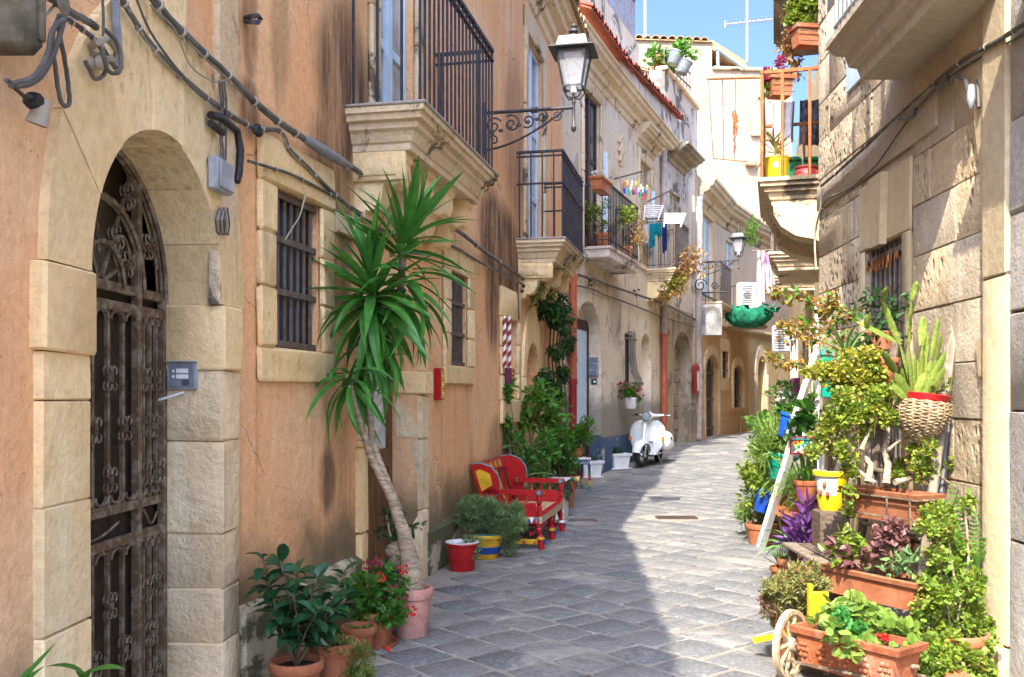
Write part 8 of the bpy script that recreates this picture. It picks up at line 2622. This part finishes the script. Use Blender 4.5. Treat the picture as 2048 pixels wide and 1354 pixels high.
# stump, painted pot, plank bench
g = P(1662, 1120, 6.1)
t = thing('wood_stump', 'grey square cut timber block carrying the yellow and white pot', 'stump', V((g.x, g.y, 0)))
mb = MB(); zt = P(1662, 1020, 6.1).z; mb.box((g.x, g.y, zt / 2), (0.19, 0.19, zt), b=0.012, jit=0.004); mb.build('block', M['darkwood'], t)
b = V((g.x, g.y, zt))
t = thing('painted_pot', 'yellow and white painted clay pot on the timber block', 'pot', b)
pot(t, b, 0.105, 0.07, 0.255, 'white', 0.07, 0.12)
mb = MB(); mb.lathe([(0.0725, 0.0), (0.0745, 0.005), (0.0875, 0.09), (0.0865, 0.1)], 24, Matrix.Translation(b)); mb.build('painted_band', M['brightyellow'], t)
mb = MB(); mb.lathe([(0.112, 0.222), (0.1145, 0.23), (0.1145, 0.25), (0.111, 0.257)], 24, Matrix.Translation(b)); mb.build('painted_rim', M['brightyellow'], t)
mb = MB(); mb.lathe([(0.088, 0.09), (0.1045, 0.218)], 8, Matrix.Translation(b), a0=-1.5, a1=-0.3); mb.build('painted_patch', M['brightyellow'], t)
for an, z in ((-2.3, 0.17), (-2.6, 0.12), (-2.1, 0.11)):
    mb = MB(); mb.ball(b + V((0.098 * math.cos(an), 0.098 * math.sin(an), z)), (0.014, 0.014, 0.02), 7, 5); mb.build('painted_spot', M['pipeor'], t)
cl = [(b + V((RND.uniform(-0.1, 0.1), RND.uniform(-0.1, 0.1), RND.uniform(0.3, 0.62))), 0.05) for _ in range(8)]
foliage(t, cl, 240, 0.03, 0.024, 'jade', 1); stems(t, b + V((0, 0, 0.2)), [c for c, r_ in cl], 0.006, 0.003)
t = thing('plank_bench', 'low bench of weathered grey planks beside the timber block', 'bench', G(1600, 1190))
zb_ = 0.42
for k in range(3):
    p, q = P(1578 + 22 * k, 1098 + 3 * k, 6.25 - 0.02 * k), P(1672 + 26 * k, 1158 + 5 * k, 5.35 - 0.05 * k)
    p.z = q.z = zb_
    p.x += 0.02 * k; q.x += 0.01 * k
    mb = MB(); mb.bar(p, q, 0.10, 0.022, b=0.005); mb.build('plank', M['oldwood' if k != 1 else 'darkwood'], t)
for (x, y, Y_) in ((1585, 1108, 6.15), (1660, 1155, 5.5), (1700, 1130, 5.6)):
    p = P(x, y, Y_); mb = MB(); mb.bar(V((p.x, p.y, 0)), V((p.x, p.y, zb_ - 0.012)), 0.05, 0.05, b=0.006); mb.build('leg', M['darkwood'], t)
# leaning white pole with hanging pots
p0 = G(1521, 1095); p1 = P(1590, 872, 8.35); p2 = P(1580, 868, 8.38); p3 = P(1634, 705, 8.22)
t = thing('white_post', 'white painted timber leaning from the paving against the house corner', 'post', p0)
mb = MB(); mb.bar(p0, p1, 0.085, 0.05, b=0.006); mb.build('lower_timber', M['white'], t)
mb = MB(); mb.bar(p2, p3, 0.085, 0.05, b=0.006); mb.build('upper_timber', M['white'], t)
mb = MB(); mb.ball(P(1584, 875, 8.3), (0.05, 0.03, 0.04), 8, 6); mb.build('joint', M['silver'], t)
def hangpot(label, x, y, Y_, mat, r, tilt, leafm, n, lL, lW, sh, offs):
    c = P(x, y, Y_)
    t = thing('hanging_pot', label, 'plant', c, group='bright hanging pots on the white post')
    Mx = Matrix.Translation(c) @ Matrix.Rotation(tilt, 4, 'Y') @ Matrix.Translation((0, 0, -r))
    pot(t, c, r, r * 0.55, r * 1.75, mat, 0.06, 0.14, Mx=Mx)
    mb = MB(); mb.tube([Mx @ V((r * 1.05, 0, r * 1.6)), c + V((r * 1.6, 0.02, r * 0.9))], 0.006, 5); mb.build('hook', M['wire'], t)
    foliage(t, [(c + V(o), rr) for o, rr in offs], n, lL, lW, leafm, sh, up=0.3)
hangpot('blue hanging pot, the upper one by the top of the white post', 1580, 852, 8.5, 'blue', 0.12, 0.42, 'lemon', 150, 0.075, 0.055, 0, [((0.05, 0, 0.16), 0.1), ((0.16, -0.05, 0.16), 0.1), ((0.26, -0.05, 0.1), 0.08), ((0.2, -0.03, 0.2), 0.08)])
hangpot('teal green hanging pot in the middle of the white post', 1560, 930, 8.6, 'teal', 0.135, 0.2, 'spider', 500, 0.16, 0.012, 2, [((-0.05, 0, 0.2), 0.14), ((-0.12, -0.02, 0.12), 0.1), ((0.0, 0, 0.25), 0.12)])
hangpot('blue hanging pot, the lower one near the foot of the white post', 1530, 1000, 8.75, 'blue', 0.12, 0.3, 'jade', 260, 0.05, 0.03, 0, [((-0.08, 0, 0.14), 0.1), ((-0.16, 0, 0.2), 0.08), ((-0.2, -0.02, 0.28), 0.06)])
# mosaic planter in a red frame
l, r = P(1591, 873, 7.55), P(1632, 873, 7.45)
t = thing('mosaic_planter', 'small planter with coloured mosaic front in a red frame on the post', 'planter', (l + r) / 2 - V((0, 0, 0.15)))
Mx, L = troughpx(t, l, r, 0.135, 0.13, 'tealp', taper=0.9)
cm = ['white', 'pipeor', 'tealp', 'yellowp', 'red', 'green', 'white', 'brightyellow']
for i in range(5):
    for j in range(3):
        x0, x1 = -L * 0.44 + L * 0.88 * i / 5, -L * 0.44 + L * 0.88 * (i + 1) / 5
        z0, z1 = 0.008 + 0.098 * j / 3, 0.008 + 0.098 * (j + 1) / 3
        for u, tri in enumerate(([(x0, z0), (x1, z0), (x0 if (i + j) % 2 else x1, z1)], [(x0, z1), (x1, z1), (x1 if (i + j) % 2 else x0, z0)])):
            mb = MB(); mb.prism(tri, -0.0665, -0.071, lambda a, z, d: Mx @ V((a, d, z))); mb.build('mosaic_tile', M[cm[(i * 3 + j * 2 + u * 5) % 8]], t, smooth=0)
mb = MB()
for z in (0.002, 0.13):
    mb.bar(Mx @ V((-L / 2 - 0.015, -0.078, z)), Mx @ V((L / 2 + 0.02, -0.078, z)), 0.012)
for x in (-L / 2 - 0.01, L / 2 + 0.012):
    mb.bar(Mx @ V((x, -0.0785, 0)), Mx @ V((x, -0.0785, 0.135)), 0.01)
mb.build('frame', M['red'], t)
foliage(t, [(P(x, y, 7.5), r_) for x, y, r_ in ((1600, 850, .07), (1620, 855, .07), (1605, 830, .06), (1585, 860, .05))], 60, 0.085, 0.07, 'geranium', 0)
# green masses along the wall
def mass(name, label, pts, Y_, n, L, W, mat, sh, r_, potc=None, up=0.4, base=None):
    cl = [(P(x, y, Y_ + RND.uniform(-0.25, 0.25)), r_ * RND.uniform(0.8, 1.2)) for x, y in pts]
    b = base or sum((c for c, r in cl), V()) / len(cl); b = V((b.x, b.y, 0))
    t = thing(name, label, 'plant', b)
    foliage(t, cl, n, L, W, mat, sh, up=up)
    stems(t, b, [c for c, r in cl[:7]], 0.008, 0.003, 'greenstem')
    if potc:
        pot(t, b, potc[0], potc[0] * 0.8, potc[1], 'terracotta')
    return t
mass('hedge_shrub', 'light green fine leaved shrub along the house corner left of the teal pot', [(1545, 880), (1530, 900), (1555, 905), (1540, 920), (1565, 885), (1525, 880), (1550, 860)], 9.6, 1500, 0.055, 0.02, 'spider', 0, 0.14, (0.16, 0.2))
mass('white_flower_shrub', 'shrub with small white flowers behind the upper blue pot', [(1575, 800), (1565, 820), (1590, 815), (1580, 840), (1560, 790), (1595, 835), (1570, 775)], 10.6, 1000, 0.06, 0.025, 'geranium', 0, 0.14, (0.18, 0.3))
foliage(bpy.data.objects['white_flower_shrub'], [(P(x, y, 10.3), 0.05) for x, y in ((1555, 790), (1565, 785), (1572, 800), (1592, 798), (1556, 803))], 30, 0.035, 0.035, 'whiteflower', 1, name='flowers')
mass('yellow_green_plant', 'yellow green plant low behind the lower blue pot', [(1515, 970), (1535, 965), (1505, 985), (1520, 950), (1545, 960), (1530, 940), (1510, 1000)], 9.0, 700, 0.05, 0.03, 'jade', 0, 0.12, (0.14, 0.2))
mass('grassy_clump', 'small grassy clump at the edge of the paving by the white post', [(1490, 1030), (1500, 1015), (1485, 1020), (1510, 1025)], 9.3, 450, 0.09, 0.010, 'spider', 2, 0.09)
mass('distant_pot_plant', 'low pot plant at the far end of the right plant row', [(1520, 850), (1510, 855), (1530, 845)], 15.5, 260, 0.10, 0.05, 'lemon', 0, 0.2, (0.18, 0.22))
def spider(label, x, y, Y_, n, L, mat, group=None, z0=None, name='spider_plant'):
    b = P(x, y, Y_)
    t = thing(name, label, 'plant', V((b.x, b.y, 0 if z0 is None else z0)), group=group)
    h = max(0.1, min(0.16, b.z * 0.8))
    pot(t, V((b.x, b.y, max(0, b.z - h))), 0.095, 0.075, h, 'terra2')
    mb = MB()
    for i in range(n):
        an = RND.uniform(0, 6.283); el = RND.uniform(0.3, 1.3)
        d = V((math.cos(an) * math.cos(el), math.sin(an) * math.cos(el), math.sin(el)))
        LL = L * RND.uniform(0.6, 1.1); q = b.copy(); w = 0.011; prev = None
        for s_ in range(6):
            x_ = d.cross(V((0, 0, 1))).normalized() * w * (1 - s_ / 5.5)
            mb.v += [q - x_, q + x_]
            if s_:
                o = len(mb.v) - 4; mb.f.append([o, o + 1, o + 3, o + 2]); mb.mi.append(0)
            q = q + d * LL / 5; d = (d + V((0, 0, -0.34))).normalized()
    mb.build('blades', LEAF[mat], t, smooth=0, kind='stuff')
    return t
spider('spider plant with arching striped blades right of the white post, the nearer one', 1600, 985, 8.0, 170, 0.42, 'spider')
spider('spider plant half hidden behind the white post foot', 1565, 975, 8.7, 130, 0.40, 'spider')
spider('dark grassy plant between the spider plant and the painted pot', 1625, 1000, 7.6, 110, 0.40, 'fern')
t = spider('snake plant with upright wide blades by the painted pot', 1612, 960, 7.5, 12, 0.3, 'fern', name='snake_plant')
rosette(t, P(1612, 975, 7.5), (0, 0, 1), [blade_mesh('leaf', 0.34, 0.05, 0.1, 'fern', 5)], 8, 85, 62, 1.0)
# fence slats behind
t = thing('slat_fence', 'weathered pale slats standing behind the plants at the house corner', 'fence', P(1640, 1080, 7.7))
for k in range(7):
    mb = MB(); x = 1606 + 12 * k; p = P(x, 1000, 7.75 + 0.02 * k); mb.box((p.x, p.y, 0.55 + 0.04 * (k % 3)), (0.035, 0.018, 1.1 + 0.08 * (k % 3)), b=0.003); mb.build('slat', M['oldwood' if k % 3 else 'white'], t)
for z in (0.35, 0.95):
    mb = MB(); mb.bar(P(1600, 1000, 7.78), P(1685, 1000, 7.92), 0.03, 0.015); mb.v = [V((p.x, p.y, p.z - P(1600, 1000, 7.78).z + z)) for p in mb.v]; mb.build('cross_rail', M['oldwood'], t)
# aloe with flower, purple plant, small pots
b = P(1585, 1085, 7.0)
t = thing('aloe', 'aloe with arching pale leaves and an orange flower spike by the white post', 'plant', V((b.x, b.y, 0)))
pot(t, V((b.x, b.y, 0)), 0.11, 0.085, 0.2, 'terracotta', saucer=0.13)
rosette(t, V((b.x, b.y, 0.24)), (0, 0, 1), [blade_mesh('leaf', 0.33, 0.034, k, 'aloe', 6, fold=0.25) for k in (0.9, 1.5, 2.0)], 15, 70, 15, 1.0)
q = P(1553, 1010, 6.8)
mb = MB(); mb.tube([V((b.x, b.y, 0.22)), P(1562, 1060, 6.85), P(1555, 1025, 6.8)], 0.006, 5); mb.build('flower_stem', M['greenstem'], t)
M['orangeflower'] = LEAF['chil'] = m_leaf('orange_petal', (0.62, 0.13, 0.03), (0.7, 0.25, 0.06), 0.6, 0.2)
mb = MB()
for k in range(70):
    u = k / 70; an = k * 2.4; p = P(1555, 1028, 6.8) + V((0, 0, 0.14 * u)); d = V((math.cos(an), math.sin(an), -0.5 + u))
    leaf(mb, p, d, V((0, 0, 1)), 0.035 * (1 - 0.6 * u), 0.011, 0.1, 2)
mb.build('flower_spike', M['orangeflower'], t, smooth=0)
b = P(1612, 1085, 6.75)
t = thing('purple_plant', 'purple leaved plant beside the aloe', 'plant', V((b.x, b.y, 0)))
pot(t, V((b.x, b.y, 0)), 0.11, 0.085, 0.2, 'terracotta')
foliage(t, [(P(x, y, 6.7), r_) for x, y, r_ in ((1605, 1060, .07), (1615, 1040, .06), (1618, 1085, .07), (1600, 1085, .06), (1612, 1105, .06), (1620, 1015, .05))], 130, 0.13, 0.028, 'purple', 0, up=0.7)
b = G(1562, 1168)
t = thing('small_aloe_pot', 'small pointed succulent in a terracotta pot beside the plank bench', 'plant', b)
pot(t, b, 0.075, 0.058, 0.13, 'terracotta', 0.1, 0.25)
rosette(t, b + V((0, 0, 0.12)), (0, 0, 1), [blade_mesh('leaf', 0.17, 0.022, k, 'aloe', 5, fold=0.3) for k in (0.1, 0.3)], 18, 88, 35, 1.0)
for x, y, lab in ((1640, 1060, 'plain terracotta pot standing against the timber block'), (1570, 1062, 'plain terracotta pot behind the foot of the white post')):
    b = G(x, y); t = thing('clay_pot', lab, 'pot', b); pot(t, b, 0.12, 0.095, 0.2, 'terracotta')
# orange leaved climber across the lane view
b = P(1700, 690, 6.6)
t = thing('autumn_vine', 'orange and red leaved climbing branches reaching left from the house corner', 'vine', b)
cl = []
for pts in (((1715, 640), (1680, 640), (1640, 610), (1600, 598), (1560, 588), (1540, 590)), ((1700, 690), (1660, 660), (1620, 650), (1580, 655), (1560, 650)), ((1680, 700), (1640, 680), (1600, 672), (1565, 680)), ((1690, 745), (1650, 740), (1600, 728), (1560, 720), (1535, 713)), ((1690, 640), (1670, 600), (1655, 625), (1645, 640))):
    mb = MB(); q = [P(x, y, 6.6 + 0.12 * i) for i, (x, y) in enumerate(pts)]; mb.tube(q, [0.006 - 0.0008 * i for i in range(len(q))], 5); mb.build('branch', M['twig'], t)
    for i in range(len(q) - 1):
        for u in (0.2, 0.6, 0.95):
            cl.append((q[i].lerp(q[i + 1], u) + V((0, 0, RND.uniform(-0.01, 0.03))), 0.05))
foliage(t, cl, 560, 0.04, 0.026, 'rust', 0, up=0.1)
foliage(t, cl[::3], 160, 0.05, 0.032, 'lemon', 0, up=0.1, name='green_leaves')
mb = MB(); mb.tube([V((b.x + 0.1, b.y, 0)), V((b.x + 0.06, b.y, 0.8)), b], 0.012, 6); mb.build('stem', M['twig'], t)
# jade hedge and ferns by the pilaster
b = P(1910, 1340, 4.85)
t = thing('jade_hedge', 'tall mass of small round leaved jade climbing by the right pilaster', 'plant', V((b.x, b.y, 0)))
cl = []
for x, y, r_ in ((1870, 1040, .05), (1895, 1020, .05), (1920, 1010, .05), (1880, 1080, .06), (1900, 1060, .05), (1870, 1120, .06), (1895, 1130, .06), (1920, 1140, .06), (1860, 1170, .06), (1890, 1175, .07), (1920, 1180, .07), (1945, 1190, .06), (1860, 1220, .07), (1890, 1230, .08), (1925, 1230, .08), (1955, 1230, .06), (1850, 1270, .06), (1880, 1280, .08), (1915, 1285, .08), (1950, 1280, .07), (1860, 1320, .07), (1900, 1325, .08), (1940, 1320, .07), (1970, 1290, .05), (1975, 1250, .04), (1830, 1310, .05), (1840, 1345, .05), (1880, 1350, .07), (1930, 1345, .06), (1850, 1060, .04), (1910, 1100, .05), (1985, 1292, .03), (1945, 1150, .05)):
    cl.append((P(x + RND.uniform(-12, 12), y, 4.85 + RND.uniform(-0.15, 0.12)), r_ * 1.1))
cl += [(P(x, y, 4.62), 0.055) for x, y in ((1865, 1300), (1890, 1320), (1920, 1310), (1950, 1320), (1880, 1350), (1910, 1350), (1945, 1355), (1970, 1335), (1855, 1335), (1840, 1290))]
foliage(t, cl, 7000, 0.023, 0.021, 'jade', 1, up=0.2, shell=0.2)
foliage(t, cl, 1300, 0.03, 0.026, 'geranium2', 1, up=0.1, name='larger_leaves')
foliage(t, cl[::4], 260, 0.026, 0.016, 'dry', 0, up=-0.2, name='withered_leaves')
stems(t, V((b.x, b.y, 0)), [c for c, r_ in cl[:24]], 0.010, 0.004, 'bark', 0.12)
pot(t, V((b.x, b.y - 0.02, 0)), 0.15, 0.12, 0.2, 'terracotta')
def frond(mb, p, d, L, droop=0.5):
    d = d.normalized(); n = 22; q = V(p)
    for i in range(n):
        u = i / n; x = d.cross(V((0, 0, 1)))
        x = x.normalized() if x.length > 0.01 else V((1, 0, 0))
        nn = x.cross(d)
        w = 0.055 * math.sin(math.pi * (0.12 + 0.86 * u)) ** 0.8
        for s_ in (-1, 1):
            leaf(mb, q, x * s_ + d * 0.35, nn, w, 0.013, 0.15, 2)
        q = q + d * L / n; d = (d + V((0, 0, -droop / n))).normalized()
b = P(1925, 1215, 4.98)
t = thing('sword_fern', 'sword fern with long upright fronds against the wall by the pilaster', 'plant', V((b.x, b.y, 0)))
for k, (x, y) in enumerate(((1905, 960), (1925, 985), (1950, 1010), (1968, 1090), (1975, 1040), (1890, 1075), (1960, 1160), (1985, 1120), (1870, 1110), (1915, 1040), (1940, 1090))):
    e = P(x, y, 4.95 + RND.uniform(-0.05, 0.08)); s0 = P(1915 + RND.uniform(-15, 25), 1200, 4.95)
    mb = MB(); d = e - s0; frond(mb, s0, d, d.length, 0.25); mb.build('frond', LEAF['fern'], t, smooth=0)
mb = MB(); mb.tube([V((b.x, b.y, 0)), b], 0.02, 7); mb.build('rootstock', M['twig'], t)
b = P(1795, 1075, 5.5)
t = thing('shade_fern', 'dark fern with drooping fronds between the two window boxes', 'plant', V((b.x, b.y, 0.6)))
for (x, y) in ((1850, 1075), (1840, 1110), (1825, 1060), (1810, 1040), (1838, 1060), (1770, 1050)):
    e = P(x, y, 5.4); mb = MB(); d = e - b; frond(mb, b, d, d.length * 1.1, 0.6); mb.build('frond', LEAF['dark'], t, smooth=0)
pot(t, b + V((0, 0, -0.15)), 0.09, 0.07, 0.14, 'terracotta')
g = G(1885, 1352)
mb = MB(); mb.box(P(1905, 1352, 4.62), (0.12, 0.2, 0.05), Matrix.Identity(4), b=0.006); tag(mb.build('clay_brick', M['terracotta']), 'terracotta brick at the bottom right edge under the jade', 'brick')

# ------------------------------------------------------------------ rusty balcony contents and the storey above
zb7 = 3.42
def fpt(x, Y_):
    return V(((x - CX) / F * Y_, Y_, zb7))
b = fpt(1553, 9.16)
t = thing('yellow_bucket', 'bright yellow bucket with a spiky aloe on the rusty balcony', 'plant', b)
mb = MB(); mb.lathe([(0, 0), (0.095, 0), (0.118, 0.25), (0.125, 0.255), (0.122, 0.262), (0.11, 0.25), (0.1, 0.2), (0, 0.2)], 24, Matrix.Translation(b)); mb.build('bucket', M['brightyellow'], t)
mb = MB(); mb.lathe([(0.1175, 0.15), (0.121, 0.2)], 6, Matrix.Translation(b), a0=-2.1, a1=-1.7); mb.build('paper_label', M['white'], t)
LEAF['dryaloe'] = m_leaf('sunburnt_aloe', (0.34, 0.22, 0.06), (0.30, 0.30, 0.08), 0.5, 0.2)
rosette(t, b + V((0, 0, 0.3)), (0, 0, 1), [blade_mesh('leaf', 0.26, 0.03, k, 'dryaloe', 5) for k in (0.4, 1.0)], 26, 85, -20, 1.0)
rosette(t, b + V((-0.03, 0, 0.42)), (-0.1, 0, 1), [blade_mesh('leaf', 0.2, 0.026, k, 'dryaloe', 5) for k in (0.4, 1.0)], 14, 85, 0, 1.0)
b = fpt(1613, 9.25)
t = thing('red_vase', 'round dark red clay vase on the rusty balcony beside the yellow bucket', 'vase', b)
M['redclay'] = m_plain('dark_red_clay', (0.30, 0.045, 0.045), 0.5, var=0.25)
mb = MB(); mb.lathe([(0, 0), (0.07, 0), (0.115, 0.05), (0.13, 0.1), (0.115, 0.15), (0.095, 0.172), (0.11, 0.185), (0.112, 0.2), (0.1, 0.2), (0.09, 0.175)], 24, Matrix.Translation(b)); mb.build('vase', M['redclay'], t)
mb = MB(); mb.lathe([(0.0, 0.15), (0.085, 0.165)], 16, Matrix.Translation(b)); mb.build('soil', M['soil'], t)
mb = MB(); mb.tube([b + V((-0.03, 0, 0.15)), b + V((-0.05, 0, 0.42))], 0.01, 5); mb.build('stick', M['oldwood'], t)
b = fpt(1606, 9.95)
t = thing('green_box', 'large green plastic storage box at the back of the rusty balcony', 'box', b)
mb = MB(); mb.box(b + V((0, 0, 0.2)), (0.42, 0.3, 0.4), b=0.02); mb.build('body', M['green'], t)
mb = MB(); mb.box(b + V((0, 0, 0.42)), (0.45, 0.33, 0.04), b=0.012); mb.build('lid', M['green'], t)
for k in range(3):
    mb = MB(); mb.box(b + V((-0.13 + 0.13 * k, -0.155, 0.2)), (0.02, 0.012, 0.34), b=0.003); mb.build('rib', M['green'], t)
def railbox(label, x, y, Y_, L, mat, flower, leafm='jade'):
    c = P(x, y, Y_)
    Mx = Matrix.Translation(c) @ Matrix.Rotation(0.15, 4, 'Z')
    t = link('rail_planter', None, M=Mx); tag(t, label, 'planter', 'terracotta boxes on the right balconies')
    trough(t, Mx, L, 0.17, 0.19, mat, 0.85)
    mb = MB(); mb.tube([Mx @ V((-L / 2, -0.1, 0.12)), Mx @ V((L / 2, -0.1, 0.12))], 0.005, 5); mb.tube([Mx @ V((-L / 2, -0.1, 0.03)), Mx @ V((L / 2, -0.1, 0.03))], 0.005, 5); mb.build('wire_holder', M['wire'], t)
    return t, Mx
t, Mx = railbox('terracotta box with dark red flowers on the rusty balcony rail', 1558, 195, 8.98, 0.22, 'terracotta', 'pinkflower')
foliage(t, [(P(x, y, 8.95), 0.05) for x, y in ((1540, 150), (1560, 125), (1565, 140), (1535, 165), (1573, 150))], 120, 0.04, 0.04, 'pinkflower', 1, name='flowers')
foliage(t, [(P(x, y, 8.95), 0.06) for x, y in ((1550, 152), (1568, 150), (1535, 185))], 60, 0.05, 0.025, 'lemon', 0)
mb = MB(); c = P(1552, 148, 9.4); mb.lathe([(0, 0), (0.09, 0.0), (0.1, 0.06), (0.09, 0.06), (0.0, 0.03)], 16, Matrix.Translation(c + V((0.02, 0.05, -0.02)))); mb.build('white_bowl', M['white'], t)
t, Mx = railbox('terracotta box with bright trailing plant on the topmost right balcony', 1612, 95, 8.9, 0.24, 'terracotta', None)
foliage(t, [(P(x, y, 8.9), r_) for x, y, r_ in ((1590, 30, .08), (1610, 20, .09), (1625, 35, .08), (1600, 45, .07), (1630, 10, .08), (1585, 10, .07), (1618, 55, .05))], 700, 0.04, 0.032, 'jade', 1)
t = thing('dead_creeper', 'dry brown creeper hanging from the topmost right balcony', 'plant', P(1580, 20, 9.1))
foliage(t, [(P(x, y, 9.1), r_) for x, y, r_ in ((1580, 60, .07), (1578, 90, .07), (1583, 120, .06), (1590, 150, .06), (1580, 30, .06), (1595, 130, .05), (1570, 100, .04))], 420, 0.05, 0.022, 'dry', 0, up=-0.3)
stems(t, P(1585, 10, 9.1), [P(1580, 100, 9.1), P(1590, 165, 9.1)], 0.006, 0.004)
t = thing('balcony_washing', 'grey blue cloth spread over the far side of the rusty balcony', 'cloth', P(1620, 240, 10.6))
mb = MB()
cN = [P(1600, 200, 10.6), P(1645, 200, 10.7)]
for i in range(7):
    for k in range(9):
        p = cN[0].lerp(cN[1], k / 8); mb.v.append(p + V((0, 0.03 * math.sin(k * 1.8 + i * 0.3), -0.085 * i)))
for i in range(6):
    for k in range(8):
        mb.f.append([i * 9 + k, i * 9 + k + 1, (i + 1) * 9 + k + 1, (i + 1) * 9 + k]); mb.mi.append(0)
M['greycloth'] = m_plain('grey_blue_cloth', (0.14, 0.14, 0.18), 0.9, var=0.7, sc=14)
mb.build('cloth', M['greycloth'], t, smooth=60)
cloth('white shirt drying on the rusty balcony', P(1545, 205, 10.2), P(1590, 203, 10.3), 0.42, 'whitecloth')
# ------------------------------------------------------------------ litter on the paving
mb = MB()
for _ in range(150):
    y = RND.uniform(3.8, 12) ; l_ = xline(LEFTLINE, y); r_ = xline(RIGHTLINE, y)
    x = l_ + abs(RND.gauss(0, 0.35)) + 0.12 if RND.random() < 0.6 else r_ - abs(RND.gauss(0, 0.5)) - 0.2
    p = V((x, y, zg(y) + 0.014)); a = RND.uniform(0, 6.283)
    leaf(mb, p, V((math.cos(a), math.sin(a), 0.1)), V((0, 0, 1)), RND.uniform(0.015, 0.04), RND.uniform(0.008, 0.02), 0.2, 0)
mb.build('fallen_leaves', LEAF['dry'], smooth=0, kind='stuff')
mb = MB()
for x, y in ((775, 1306), (768, 1303), (783, 1309)):
    g = G(x, y); leaf(mb, g + V((0, 0, 0.016)), V((RND.uniform(-1, 1), 0.4, 0.2)), V((0, 0, 1)), 0.03, 0.025, 0.2, 1)
mb.build('fallen_petals', LEAF['redflower'], smooth=0, kind='stuff')
t = thing('terrace_fence', 'thin grey iron fence on the grimy parapet holding the two buckets', 'fence', P(1355, 190, 21.6))
for k in range(9):
    mb = MB(); x = 1328 + 6.5 * k
    mb.bar(P(x, 128 + 7.0 * k, 21.7 + 0.12 * k), P(x, 96 + 6.2 * k, 21.7 + 0.12 * k), 0.025); mb.build('baluster', M['greyiron'], t)
for y0, y1 in ((98, 148), (122, 176)):
    mb = MB(); mb.bar(P(1326, y0, 21.7), P(1382, y1, 22.7), 0.03); mb.build('rail', M['greyiron'], t)
